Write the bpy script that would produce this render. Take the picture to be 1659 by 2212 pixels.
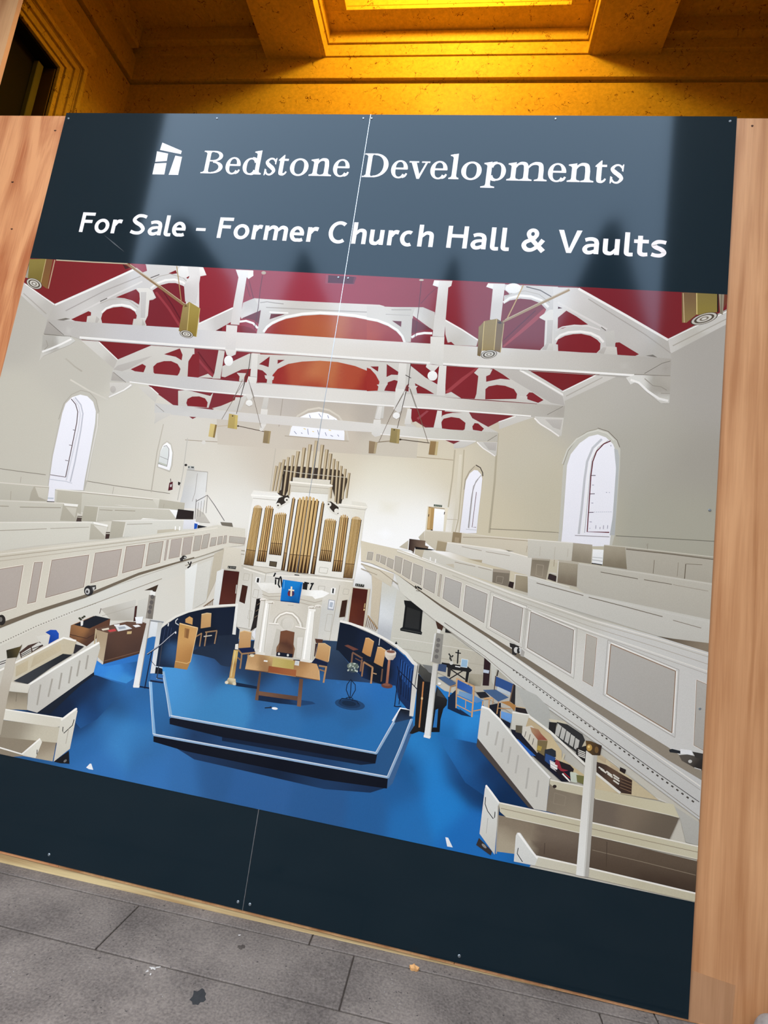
import bpy, bmesh, math, random
import numpy as np
from mathutils import Vector, Matrix
from mathutils.geometry import tessellate_polygon

random.seed(7)
SC = bpy.context.scene
COL = SC.collection
for o in list(bpy.data.objects):
    bpy.data.objects.remove(o)

# ------------------------------------------------------------------ camera
# world: x along the sign, y away from the street, z up; the front of the sign is y = 0
Z0 = 2.66                                     # height of the sign's top edge above the datum
CAM = np.array([1.71856, 1.646186, -1.615887])   # (along, down from the sign's top, out from it)
ROT = np.array([[0.98186324, -0.1382809, 0.12970343],
                [0.11800807, 0.98119353, 0.15275258],
                [-0.14838693, -0.13467609, 0.97971612]])
FPX = 1130.22


def w3(u, v, n):
    return Vector((u, n, Z0 - v))


cam_d = bpy.data.cameras.new('camera')
cam = bpy.data.objects.new('camera', cam_d)
COL.objects.link(cam)
cam_d.sensor_fit = 'VERTICAL'
cam_d.sensor_height = 24.0
cam_d.lens = FPX * 24.0 / 2212.0
cam_d.clip_start = 0.02
cam_d.clip_end = 300
rt = Vector((ROT[0][0], ROT[0][2], -ROT[0][1]))
dn = Vector((ROT[1][0], ROT[1][2], -ROT[1][1]))
fw = Vector((ROT[2][0], ROT[2][2], -ROT[2][1]))
mw = Matrix((rt, -dn, -fw)).transposed().to_4x4()
mw.translation = w3(*CAM)
cam.matrix_world = mw
SC.camera = cam

# ------------------------------------------------------------------ sky, exposure
world = bpy.data.worlds.new('overcast_sky')
SC.world = world
world.use_nodes = True
bgn = world.node_tree.nodes['Background']
bgn.inputs['Color'].default_value = (0.80, 1.0, 1.22, 1)     # even, slightly blue cloud cover
bgn.inputs['Strength'].default_value = 6.6
SC.view_settings.view_transform = 'Standard'
SC.view_settings.look = 'None'
SC.view_settings.gamma = 1.0
SC.view_settings.exposure = 0.0
SC.view_settings.use_curve_mapping = False


# ------------------------------------------------------------------ helpers
def lin(c):
    c = c / 255.0
    return c / 12.92 if c <= 0.04045 else ((c + 0.055) / 1.055) ** 2.4


def rgb(*c):
    return tuple(lin(x) for x in c) + (1.0,)


def new_mat(name):
    m = bpy.data.materials.new(name)
    m.use_nodes = True
    return m, m.node_tree.nodes, m.node_tree.links, m.node_tree.nodes['Principled BSDF']


def plain(name, col, rough=0.6, spec=0.4, metal=0.0, noise=0.0, scale=20.0, bump=0.0, bscale=60.0):
    m, N, L, b = new_mat(name)
    b.inputs['Base Color'].default_value = col
    b.inputs['Roughness'].default_value = rough
    b.inputs['Specular IOR Level'].default_value = spec
    b.inputs['Metallic'].default_value = metal
    tc = N.new('ShaderNodeTexCoord')
    if noise:
        t = N.new('ShaderNodeTexNoise'); t.inputs['Scale'].default_value = scale
        t.inputs['Detail'].default_value = 6
        L.new(tc.outputs['Object'], t.inputs['Vector'])
        mx = N.new('ShaderNodeMix'); mx.data_type = 'RGBA'
        mx.inputs['A'].default_value = tuple(c * (1 - noise) for c in col[:3]) + (1,)
        mx.inputs['B'].default_value = tuple(min(1, c * (1 + noise)) for c in col[:3]) + (1,)
        L.new(t.outputs['Fac'], mx.inputs['Factor'])
        L.new(mx.outputs['Result'], b.inputs['Base Color'])
    if bump:
        t2 = N.new('ShaderNodeTexNoise'); t2.inputs['Scale'].default_value = bscale
        t2.inputs['Detail'].default_value = 8
        L.new(tc.outputs['Object'], t2.inputs['Vector'])
        bp = N.new('ShaderNodeBump'); bp.inputs['Strength'].default_value = bump
        bp.inputs['Distance'].default_value = 0.01
        L.new(t2.outputs['Fac'], bp.inputs['Height'])
        L.new(bp.outputs['Normal'], b.inputs['Normal'])
    return m


def tag(o, label=None, cat=None, group=None, kind=None):
    if label: o['label'] = label
    if cat: o['category'] = cat
    if group: o['group'] = group
    if kind: o['kind'] = kind
    return o


def empty(name, loc, label=None, cat=None, group=None):
    o = bpy.data.objects.new(name, None)
    o.empty_display_size = 0.1
    COL.objects.link(o)
    o.location = loc
    return tag(o, label, cat, group)


def link(name, me, mat, parent=None, loc=None):
    o = bpy.data.objects.new(name, me)
    COL.objects.link(o)
    if mat is not None and not me.materials:
        me.materials.append(mat)
    if loc is not None:
        o.location = loc
    if parent is not None:
        o.parent = parent
        if loc is None:
            w = Vector((0, 0, 0)); p = parent               # mesh is in world coordinates
            while p is not None:
                w += p.location; p = p.parent
            o.location = -w
    return o


def bm_obj(name, bm, mat, parent=None, bevel=0.0, loc=None, smooth=False):
    if bevel:
        bmesh.ops.bevel(bm, geom=bm.edges[:], offset=bevel, segments=1, affect='EDGES', clamp_overlap=True)
    bmesh.ops.recalc_face_normals(bm, faces=bm.faces[:])
    me = bpy.data.meshes.new(name)
    bm.to_mesh(me); bm.free()
    if smooth:
        for p in me.polygons: p.use_smooth = True
    return link(name, me, mat, parent, loc)


def bx(bm, x0, x1, y0, y1, z0, z1):
    vs = [bm.verts.new((x, y, z)) for x in (x0, x1) for y in (y0, y1) for z in (z0, z1)]
    for f in ((0, 1, 3, 2), (4, 6, 7, 5), (0, 4, 5, 1), (2, 3, 7, 6), (0, 2, 6, 4), (1, 5, 7, 3)):
        bm.faces.new([vs[i] for i in f])
    return vs


def box(name, mat, x0, x1, y0, y1, z0, z1, parent=None, bevel=0.0):
    bm = bmesh.new()
    bx(bm, x0, x1, y0, y1, z0, z1)
    return bm_obj(name, bm, mat, parent, bevel)


def prism(bm, pts, axis, a, b):
    """extrude a 2-D outline along an axis ('x','y','z') from a to b"""
    def mk(p, t):
        return {'x': (t, p[0], p[1]), 'y': (p[0], t, p[1]), 'z': (p[0], p[1], t)}[axis]
    A = [bm.verts.new(mk(p, a)) for p in pts]
    B = [bm.verts.new(mk(p, b)) for p in pts]
    bm.faces.new(A); bm.faces.new(B[::-1])
    n = len(pts)
    for i in range(n):
        bm.faces.new((A[i], B[i], B[(i + 1) % n], A[(i + 1) % n]))


def lathe(bm, prof, c, seg=24):
    rings = []
    for r, z in prof:
        rings.append([bm.verts.new((c[0] + r * math.cos(2 * math.pi * k / seg),
                                    c[1] + r * math.sin(2 * math.pi * k / seg), c[2] + z)) for k in range(seg)])
    for a, b in zip(rings, rings[1:]):
        for k in range(seg):
            bm.faces.new((a[k], a[(k + 1) % seg], b[(k + 1) % seg], b[k]))
    bm.faces.new(rings[0][::-1]); bm.faces.new(rings[-1])


def floor_z(x):
    return Z0 - (2.673 - 0.01446 * (x - 0.4264))

# ------------------------------------------------------------------ materials of the place
def paint_mat():
    """old ochre gloss paint on plaster, with fine dark cracks and grime"""
    m, N, L, b = new_mat('ochre_paint')
    tc = N.new('ShaderNodeTexCoord')
    n1 = N.new('ShaderNodeTexNoise'); n1.inputs['Scale'].default_value = 3.0; n1.inputs['Detail'].default_value = 8
    n2 = N.new('ShaderNodeTexNoise'); n2.inputs['Scale'].default_value = 14.0; n2.inputs['Detail'].default_value = 9
    n2.inputs['Roughness'].default_value = 0.7
    wv = N.new('ShaderNodeTexNoise'); wv.inputs['Scale'].default_value = 9.0; wv.inputs['Detail'].default_value = 5
    for t in (n1, n2, wv):
        L.new(tc.outputs['Object'], t.inputs['Vector'])
    # wandering crack lines: where a warped noise crosses its middle, only inside blotches
    ab = N.new('ShaderNodeMath'); ab.operation = 'SUBTRACT'; ab.inputs[1].default_value = 0.5
    L.new(wv.outputs['Fac'], ab.inputs[0])
    ab2 = N.new('ShaderNodeMath'); ab2.operation = 'ABSOLUTE'; L.new(ab.outputs[0], ab2.inputs[0])
    cr = N.new('ShaderNodeMath'); cr.operation = 'LESS_THAN'; cr.inputs[1].default_value = 0.006
    L.new(ab2.outputs[0], cr.inputs[0])
    bl = N.new('ShaderNodeMath'); bl.operation = 'GREATER_THAN'; bl.inputs[1].default_value = 0.535
    L.new(n2.outputs['Fac'], bl.inputs[0])
    mk = N.new('ShaderNodeMath'); mk.operation = 'MULTIPLY'
    L.new(cr.outputs[0], mk.inputs[0]); L.new(bl.outputs[0], mk.inputs[1])
    sp = N.new('ShaderNodeMath'); sp.operation = 'GREATER_THAN'; sp.inputs[1].default_value = 0.70
    L.new(n2.outputs['Fac'], sp.inputs[0])
    mk2 = N.new('ShaderNodeMath'); mk2.operation = 'MAXIMUM'
    L.new(mk.outputs[0], mk2.inputs[0]); L.new(sp.outputs[0], mk2.inputs[1])
    r = N.new('ShaderNodeMix'); r.data_type = 'RGBA'
    r.inputs['A'].default_value = (0.60, 0.365, 0.040, 1); r.inputs['B'].default_value = (0.76, 0.49, 0.060, 1)
    L.new(n1.outputs['Fac'], r.inputs['Factor'])
    r2 = N.new('ShaderNodeMix'); r2.data_type = 'RGBA'
    r2.inputs['B'].default_value = (0.16, 0.06, 0.01, 1)
    L.new(r.outputs['Result'], r2.inputs['A']); L.new(mk2.outputs[0], r2.inputs['Factor'])
    n4 = N.new('ShaderNodeTexNoise'); n4.inputs['Scale'].default_value = 38.0; n4.inputs['Detail'].default_value = 10
    n4.inputs['Roughness'].default_value = 0.75
    L.new(tc.outputs['Object'], n4.inputs['Vector'])
    mr_ = N.new('ShaderNodeMapRange'); mr_.inputs['From Min'].default_value = 0.3; mr_.inputs['From Max'].default_value = 0.7
    mr_.inputs['To Min'].default_value = 0.72; mr_.inputs['To Max'].default_value = 1.12
    L.new(n4.outputs['Fac'], mr_.inputs['Value'])
    sc_ = N.new('ShaderNodeVectorMath'); sc_.operation = 'SCALE'
    L.new(r2.outputs['Result'], sc_.inputs[0]); L.new(mr_.outputs['Result'], sc_.inputs['Scale'])
    L.new(sc_.outputs['Vector'], b.inputs['Base Color'])
    b.inputs['Roughness'].default_value = 0.55
    b.inputs['Specular IOR Level'].default_value = 0.25
    bp = N.new('ShaderNodeBump'); bp.inputs['Strength'].default_value = 0.25; bp.inputs['Distance'].default_value = 0.004
    L.new(n2.outputs['Fac'], bp.inputs['Height']); L.new(bp.outputs['Normal'], b.inputs['Normal'])
    return m


def wood_mat(name, dark, light, seed, vert=True, rough=0.42, spec=0.35, cathedral=0.25, stretch=14.0, lo=0.33, hi=0.62):
    m, N, L, b = new_mat(name)
    tc = N.new('ShaderNodeTexCoord')
    mp = N.new('ShaderNodeMapping')
    mp.inputs['Location'].default_value = (seed, seed * 1.7, seed * 0.6)
    mp.inputs['Scale'].default_value = (stretch, 1, 1.0) if vert else (1.0, 1, stretch)
    L.new(tc.outputs['Object'], mp.inputs['Vector'])
    n = N.new('ShaderNodeTexNoise'); n.inputs['Scale'].default_value = 1.6; n.inputs['Detail'].default_value = 8
    n.inputs['Distortion'].default_value = cathedral
    L.new(mp.outputs['Vector'], n.inputs['Vector'])
    mp2 = N.new('ShaderNodeMapping'); mp2.inputs['Scale'].default_value = (90, 1, 3) if vert else (3, 1, 90)
    L.new(tc.outputs['Object'], mp2.inputs['Vector'])
    n2 = N.new('ShaderNodeTexNoise'); n2.inputs['Scale'].default_value = 2.2; n2.inputs['Detail'].default_value = 6
    L.new(mp2.outputs['Vector'], n2.inputs['Vector'])
    n3 = N.new('ShaderNodeTexNoise'); n3.inputs['Scale'].default_value = 2.5; n3.inputs['Detail'].default_value = 4
    L.new(tc.outputs['Object'], n3.inputs['Vector'])
    rp = N.new('ShaderNodeValToRGB')
    rp.color_ramp.elements[0].position = lo; rp.color_ramp.elements[0].color = dark
    rp.color_ramp.elements[1].position = hi; rp.color_ramp.elements[1].color = light
    ad = N.new('ShaderNodeMath'); ad.operation = 'MULTIPLY_ADD'; ad.inputs[1].default_value = 0.30
    L.new(n2.outputs['Fac'], ad.inputs[0]); L.new(n.outputs['Fac'], ad.inputs[2])
    ad2 = N.new('ShaderNodeMath'); ad2.operation = 'MULTIPLY_ADD'; ad2.inputs[1].default_value = 0.35
    L.new(n3.outputs['Fac'], ad2.inputs[0]); L.new(ad.outputs[0], ad2.inputs[2])
    sb = N.new('ShaderNodeMath'); sb.operation = 'SUBTRACT'; sb.inputs[1].default_value = 0.325
    L.new(ad2.outputs[0], sb.inputs[0])
    L.new(sb.outputs[0], rp.inputs['Fac'])
    L.new(rp.outputs['Color'], b.inputs['Base Color'])
    b.inputs['Roughness'].default_value = rough
    b.inputs['Specular IOR Level'].default_value = spec
    bp = N.new('ShaderNodeBump'); bp.inputs['Strength'].default_value = 0.12; bp.inputs['Distance'].default_value = 0.002
    L.new(n2.outputs['Fac'], bp.inputs['Height']); L.new(bp.outputs['Normal'], b.inputs['Normal'])
    return m


def slab_mat():
    m, N, L, b = new_mat('worn_sandstone')
    tc = N.new('ShaderNodeTexCoord')
    n1 = N.new('ShaderNodeTexNoise'); n1.inputs['Scale'].default_value = 5; n1.inputs['Detail'].default_value = 8
    n2 = N.new('ShaderNodeTexNoise'); n2.inputs['Scale'].default_value = 160; n2.inputs['Detail'].default_value = 6
    n3 = N.new('ShaderNodeTexNoise'); n3.inputs['Scale'].default_value = 95; n3.inputs['Detail'].default_value = 7
    vo = N.new('ShaderNodeTexVoronoi'); vo.inputs['Scale'].default_value = 62
    for t in (n1, n2, n3, vo):
        L.new(tc.outputs['Object'], t.inputs['Vector'])
    r = N.new('ShaderNodeMix'); r.data_type = 'RGBA'
    r.inputs['A'].default_value = rgb(66, 55, 49); r.inputs['B'].default_value = rgb(138, 119, 106)
    f = N.new('ShaderNodeMath'); f.operation = 'MULTIPLY_ADD'; f.inputs[1].default_value = 0.45
    L.new(n2.outputs['Fac'], f.inputs[0])
    f2 = N.new('ShaderNodeMath'); f2.operation = 'MULTIPLY'; f2.inputs[1].default_value = 0.55
    L.new(n1.outputs['Fac'], f2.inputs[0]); L.new(f2.outputs[0], f.inputs[2])
    f3 = N.new('ShaderNodeMapRange'); f3.inputs['From Min'].default_value = 0.28; f3.inputs['From Max'].default_value = 0.72
    L.new(f.outputs[0], f3.inputs['Value']); L.new(f3.outputs['Result'], r.inputs['Factor'])
    # dark pits and pale flecks
    pit = N.new('ShaderNodeMath'); pit.operation = 'GREATER_THAN'; pit.inputs[1].default_value = 0.69
    L.new(n3.outputs['Fac'], pit.inputs[0])
    r2 = N.new('ShaderNodeMix'); r2.data_type = 'RGBA'; r2.inputs['B'].default_value = rgb(66, 56, 50)
    L.new(r.outputs['Result'], r2.inputs['A']); L.new(pit.outputs[0], r2.inputs['Factor'])
    fl = N.new('ShaderNodeMath'); fl.operation = 'LESS_THAN'; fl.inputs[1].default_value = 0.055
    L.new(vo.outputs['Distance'], fl.inputs[0])
    fl2 = N.new('ShaderNodeMath'); fl2.operation = 'GREATER_THAN'; fl2.inputs[1].default_value = 0.56
    L.new(n1.outputs['Fac'], fl2.inputs[0])
    fl3 = N.new('ShaderNodeMath'); fl3.operation = 'MULTIPLY'
    L.new(fl.outputs[0], fl3.inputs[0]); L.new(fl2.outputs[0], fl3.inputs[1])
    r3 = N.new('ShaderNodeMix'); r3.data_type = 'RGBA'; r3.inputs['B'].default_value = rgb(176, 165, 156)
    L.new(r2.outputs['Result'], r3.inputs['A']); L.new(fl3.outputs[0], r3.inputs['Factor'])
    L.new(r3.outputs['Result'], b.inputs['Base Color'])
    b.inputs['Roughness'].default_value = 0.8
    b.inputs['Specular IOR Level'].default_value = 0.25
    bp = N.new('ShaderNodeBump'); bp.inputs['Strength'].default_value = 0.45; bp.inputs['Distance'].default_value = 0.004
    L.new(n3.outputs['Fac'], bp.inputs['Height']); L.new(bp.outputs['Normal'], b.inputs['Normal'])
    return m


PAINT = paint_mat()
SLAB = slab_mat()
GROUT = plain('slab_bedding', rgb(70, 58, 50), 0.9, 0.1, noise=0.2, scale=40)
STONE = plain('facade_stone', rgb(128, 114, 100), 0.85, 0.2, noise=0.25, scale=6, bump=0.3, bscale=30)
DARK = plain('dark_doorway', rgb(26, 19, 12), 0.6, 0.2, noise=0.2, scale=8)
OLIVE = plain('olive_frame', rgb(112, 104, 44), 0.5, 0.3, noise=0.15, scale=12)
ROAD = plain('street_surface', rgb(104, 100, 98), 0.9, 0.1, noise=0.15, scale=3)

# ------------------------------------------------------------------ floor: sloping threshold of stone slabs
fl = bmesh.new()
prism(fl, [(-3.2, floor_z(-3.2) - 0.004), (5.6, floor_z(5.6) - 0.004), (5.6, -0.4), (-3.2, -0.4)], 'y', -3.6, 1.6)
floor = bm_obj('floor', fl, GROUT)
tag(floor, 'dark bedding under the stone slabs at the foot of the hoarding', kind='structure')
J = 0.0018


def slab(x0, x1, y0, y1):
    bm = bmesh.new()
    pts = []
    n = 10
    vs = bx(bm, x0 + J, x1 - J, y0 + J * 1.5, y1 - J * 1.5, -0.06, 0.0)
    for v in bm.verts:
        v.co.z = (floor_z(v.co.x) if v.co.z > -0.03 else floor_z(v.co.x) - 0.06)
    o = bm_obj('slab', bm, SLAB, floor, bevel=0.0016)
    return o


rows = [(-0.035, 0.6, [-3.2, -1.4, 0.28, 1.44, 2.36, 5.6]),
        (-0.229, -0.035, [-3.2, -1.0, -0.36, 0.282, 0.926, 1.569, 2.212, 2.86, 3.5, 5.6]),
        (-0.80, -0.229, [-3.2, -1.3, -0.1, 2.05, 3.3, 5.6]),
        (-1.45, -0.80, [-3.2, -0.7, 0.5, 1.7, 2.7, 4.0, 5.6]),
        (-2.2, -1.45, [-3.2, -1.3, -0.1, 1.1, 2.3, 3.5, 5.6]),
        (-3.6, -2.2, [-3.2, -0.7, 0.6, 1.8, 3.0, 4.2, 5.6])]
for y0, y1, xs in rows:
    for a, b_ in zip(xs, xs[1:]):
        slab(a, b_, y0, y1)
road = box('floor_street', ROAD, -40, 40, -40, -3.6, -0.6, -0.12)
tag(road, 'grey street surface in front of the entrance', kind='structure')

# ------------------------------------------------------------------ porch behind the hoarding
YB = 1.6
XL, XR = -1.21, 3.68
zb = Z0 + 2.070                  # underside of the ceiling beams
zf = Z0 + 1.903
GR = 0.020                       # height of the shadow groove under the frieze
bm = bmesh.new()
bx(bm, XL - 0.3, XR + 0.3, YB, YB + 0.25, -0.4, zf - GR)
bx(bm, XL - 0.3, XR + 0.3, YB + 0.06, YB + 0.25, zf - GR, zf)
bx(bm, XL - 0.3, XR + 0.3, YB, YB + 0.25, zf, zb + 1.2)
back = bm_obj('wall_back', bm, PAINT)
tag(back, 'ochre painted back wall of the lamp-lit porch above the hoarding', kind='structure')
# frieze: shallow projecting band right round, its underside a dark shadow line
bm = bmesh.new()
bx(bm, XL, XR, YB - 0.026, YB, zf, zb + 0.02)
fr = bm_obj('trim_frieze_back', bm, PAINT, bevel=0.002)
tag(fr, 'ochre frieze band along the top of the back wall', kind='structure')
bm = bmesh.new()
bx(bm, XL, XL + 0.026, 0.12, YB - 0.026, zf, zb + 0.02)
fr2 = bm_obj('trim_frieze_side', bm, PAINT, bevel=0.002)
tag(fr2, 'ochre frieze band running above the side doorway', kind='structure')

# side wall with a doorway, its architrave and hood
DN0, DN1 = -0.05, 0.998          # doorway along y
DTOP = Z0 + 1.352
bm = bmesh.new()
bx(bm, XL - 0.25, XL, DN1, YB, -0.4, zf - GR)
bx(bm, XL - 0.25, XL, DN0, DN1, DTOP, zf - GR)
bx(bm, XL - 0.25, XL - 0.05, DN0, YB, zf - GR, zf)
bx(bm, XL - 0.25, XL, DN0, YB, zf, zb + 1.2)
wl = bm_obj('wall_side', bm, PAINT)
tag(wl, 'ochre painted side wall of the porch with a dark doorway', kind='structure')
wr = box('wall_far_side', PAINT, XR, XR + 0.25, 0.0, YB, -0.4, zb + 1.2)
tag(wr, 'ochre painted porch wall opposite the dark doorway', kind='structure')
d = empty('door_1', (XL, 0.5, 0))
tag(d, 'dark doorway in the side wall with moulded ochre architrave', kind='structure')
prof = [(0.0, 0.022), (0.028, 0.012), (0.036, 0.030), (0.078, 0.030), (0.084, 0.046), (0.120, 0.052), (0.128, 0.070),
        (0.158, 0.070)]         # distance from the opening, projection
for k in range(len(prof) - 1):
    a, pr = prof[k]; b_ = prof[k + 1][0]
    bm = bmesh.new()
    bx(bm, XL - 0.01, XL + pr, DN1 + a, DN1 + b_, -0.1, DTOP + a)
    bx(bm, XL - 0.01, XL + pr, DN0, DN1 + b_, DTOP + a, DTOP + b_)
    bm_obj('architrave_moulding', bm, PAINT, d, bevel=0.0015)
bm = bmesh.new()
prism(bm, [(XL, DTOP + 0.185), (XL + 0.03, DTOP + 0.19), (XL + 0.035, DTOP + 0.235), (XL + 0.075, DTOP + 0.275),
           (XL + 0.08, DTOP + 0.305), (XL, DTOP + 0.315)], 'y', DN0, DN1 + 0.185)
bm_obj('hood_moulding', bm, PAINT, d)
box('door_reveal', plain('brown_reveal', rgb(94, 66, 20), 0.6, 0.2, noise=0.15, scale=9), XL - 0.10, XL - 0.012, DN1 - 0.004, DN1 + 0.02, -0.1, DTOP, d)
box('door_leaf', DARK, XL - 0.16, XL - 0.10, DN0 - 0.1, DN1 - 0.005, -0.1, DTOP - 0.002, d)
box('door_frame', OLIVE, XL - 0.10, XL - 0.062, DN1 - 0.075, DN1 - 0.032, -0.1, DTOP - 0.03, d, bevel=0.004)
box('door_soffit', DARK, XL - 0.10, XL - 0.005, DN0, DN1, DTOP - 0.012, DTOP, d)

# coffered ceiling
ce = empty('ceiling', (1.26, 0.8, zb))
tag(ce, 'coffered ochre porch ceiling with a bright central panel', kind='structure')
Y0 = 0.10
YC = YB - 0.036                  # back face of the central coffer


def cbox(name, *a, bevel=0.002):
    return box(name, PAINT, *a, parent=ce, bevel=bevel)


for xa, xb in ((-0.119, 0.310), (2.214, 2.648)):                        # the two beams
    cbox('beam', xa, xb, Y0, YB - 0.0, zb, zb + 0.7)
# central coffer: two vertical fascias, a border soffit, an inner raised panel
xa, xb = 0.310, 2.214
z1, z2, z3 = zb + 0.108, zb + 0.200, zb + 0.44


def ring(name, x0, x1, y0, y1, t, za, zc):
    """four-sided rim, thickness t inward of the rectangle"""
    bm = bmesh.new()
    bx(bm, x0, x1, y1 - t, y1, za, zc)
    bx(bm, x0, x1, y0, y0 + t, za, zc)
    bx(bm, x0, x0 + t, y0 + t, y1 - t, za, zc)
    bx(bm, x1 - t, x1, y0 + t, y1 - t, za, zc)
    return bm_obj(name, bm, PAINT, ce, bevel=0.0015)


ring('coffer_fascia', xa - 0.004, xb + 0.004, Y0, YB, YB - YC, zb + 0.008, z1 - 0.007)
ring('coffer_fascia', xa - 0.004, xb + 0.004, Y0, YB, YB - YC + 0.010, z1, z2)
ring('coffer_border', xa, xb, Y0, YB, 0.19, z2, z2 + 0.03)
ring('inner_fascia', xa + 0.10, xb - 0.10, Y0 + 0.05, YB - 0.16, 0.032, z2 + 0.03, z2 + 0.12)
ring('inner_moulding', xa + 0.10, xb - 0.10, Y0 + 0.05, YB - 0.16, 0.050, z2 + 0.12, z2 + 0.17)
cbox('coffer_panel', xa, xb, Y0, YB, z3 + 0.2, z3 + 0.25)
bm = bmesh.new()
bx(bm, xa + 0.05, xa + 0.11, Y0, YB, z2 + 0.03, z3 + 0.2)
bx(bm, xb - 0.11, xb - 0.05, Y0, YB, z2 + 0.03, z3 + 0.2)
bx(bm, xa, xb, YB - 0.17, YB - 0.1, z2 + 0.03, z3 + 0.2)
bx(bm, xa, xb, Y0, Y0 + 0.06, z2 + 0.03, z3 + 0.2)
bm_obj('coffer_well', bm, PAINT, ce)
# side bays: plainer recesses
for x0, x1 in ((XL, -0.119), (2.648, XR)):
    cbox('bay_soffit', x0, x1, Y0, YB, zb + 0.20, zb + 0.25)
    cbox('bay_fascia', x0, x1, YB - 0.10, YB, zb + 0.09, zb + 0.20)
    cbox('bay_fascia', x0, x1, YB - 0.05, YB, zb + 0.02, zb + 0.09)
    s0, s1 = (x0, x0 + 0.09) if x0 == XL else (x1 - 0.09, x1)
    cbox('bay_fascia', s0, s1, Y0, YB - 0.10, zb + 0.02, zb + 0.20)
cbox('ceiling_slab', XL - 0.25, XR + 0.25, Y0, YB + 0.25, zb + 0.70, zb + 0.95)

# the porch lamp: bare amber bulb on a short rod in the middle coffer
lamp = empty('porch_lamp', (1.26, 0.55, zb + 0.46), 'amber bulb lamp hanging in the middle ceiling coffer', 'lamp')
bm = bmesh.new()
lathe(bm, [(0.05, 0.165), (0.055, 0.175), (0.02, 0.18)], (1.26, 0.55, zb + 0.46))
lathe(bm, [(0.008, 0.15), (0.008, 0.17)], (1.26, 0.55, zb + 0.46), 12)
lathe(bm, [(0.05, 0.142), (0.052, 0.15), (0.02, 0.16)], (1.26, 0.55, zb + 0.46))
bm_obj('lamp_holder', bm, plain('lamp_brass', rgb(120, 90, 40), 0.4, 0.5, metal=0.8), lamp)
ld = bpy.data.lights.new('bulb', 'POINT')
ld.color = (1.0, 0.70, 0.12)
ld.energy = 98
ld.shadow_soft_size = 0.14
lo = bpy.data.objects.new('bulb', ld)
COL.objects.link(lo); lo.parent = lamp

# outer wall: piers either side of the opening and the lintel over it
pl = box('wall_left_pier', STONE, -3.4, -0.605, -1.29, 0.0, -0.4, 7.2)
tag(pl, 'grey stone pier flanking the opening beside the tall plywood', kind='structure')
pl2 = box('wall_left_rear', STONE, -3.4, -0.605, 0.06, 0.12, -0.4, 7.2)
tag(pl2, 'inner face of the stone front wall', kind='structure')
pr_ = box('wall_right_pier', STONE, 2.80, 5.6, -1.70, 0.0, -0.4, 7.2)
tag(pr_, 'grey stone pier flanking the opening beside the pale plywood', kind='structure')
pr2 = box('wall_right_rear', STONE, 2.96, 5.6, 0.06, 0.12, -0.4, 7.2)
tag(pr2, 'inner face of the stone front wall by the pale plywood', kind='structure')
li = box('wall_lintel', STONE, -3.4, 5.6, -0.30, 0.10, 3.46, 7.2)  # out of view; lowered to keep sky light out of the porch
tag(li, 'unseen stone lintel above the porch opening, set low to cut the sky light', kind='structure')

# ------------------------------------------------------------------ houses across the street (mirrored in the glossy sign)
HOUSE = plain('house_render', rgb(70, 66, 64), 0.9, 0.1, noise=0.2, scale=2)
ROOF = plain('house_slate', rgb(48, 50, 56), 0.8, 0.2, noise=0.2, scale=4)
PANE = plain('house_window', rgb(30, 36, 44), 0.15, 0.5)
SASH = plain('house_sash', rgb(170, 168, 160), 0.6, 0.3)


def house(x0, x1, eave, gable_x, gable_w, gable_h, label):
    h = empty('town_house', ((x0 + x1) / 2, -18, -0.12), label, 'house', 'houses across the street')
    yf = -14.0
    box('house_wall', HOUSE, x0, x1, -21, yf, -0.12, eave, h)
    bm = bmesh.new()
    prism(bm, [(-21.3, eave), (yf + 0.3, eave), (-17.5, eave + 1.3)], 'x', x0, x1)
    bm_obj('roof', bm, ROOF, h)
    bm = bmesh.new()
    prism(bm, [(gable_x - gable_w / 2, eave - 0.4), (gable_x + gable_w / 2, eave - 0.4), (gable_x + gable_w * 0.06, gable_h),
               (gable_x - gable_w * 0.06, gable_h)], 'y', yf - 3.5, yf + 0.25)
    bm_obj('gable', bm, ROOF, h)
    nx = max(2, int((x1 - x0) / 2.2))
    for i in range(nx):
        for j in range(3):
            cx = x0 + (i + 0.5) * (x1 - x0) / nx
            cz = 1.6 + j * (eave - 1.2) / 3
            w = box('window', SASH, cx - 0.55, cx + 0.55, yf, yf + 0.06, cz, cz + 1.7, h)
            box('pane', PANE, cx - 0.47, cx + 0.47, yf + 0.06, yf + 0.075, cz + 0.08, cz + 1.62, w)


house(-16.5, -6.8, 8.3, -9.1, 4.2, 12.5, 'dark house across the street with the broad gable')
house(-6.8, -1.9, 8.4, -4.5, 1.7, 11.5, 'dark house across the street with a narrow gable beside the broad one')
house(-1.9, 2.6, 8.4, 0.5, 1.7, 11.5, 'dark house across the street between a narrow gable and the tallest gable')
house(2.6, 12.5, 8.6, 5.2, 3.4, 13.0, 'dark house across the street with the tallest gable')

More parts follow.
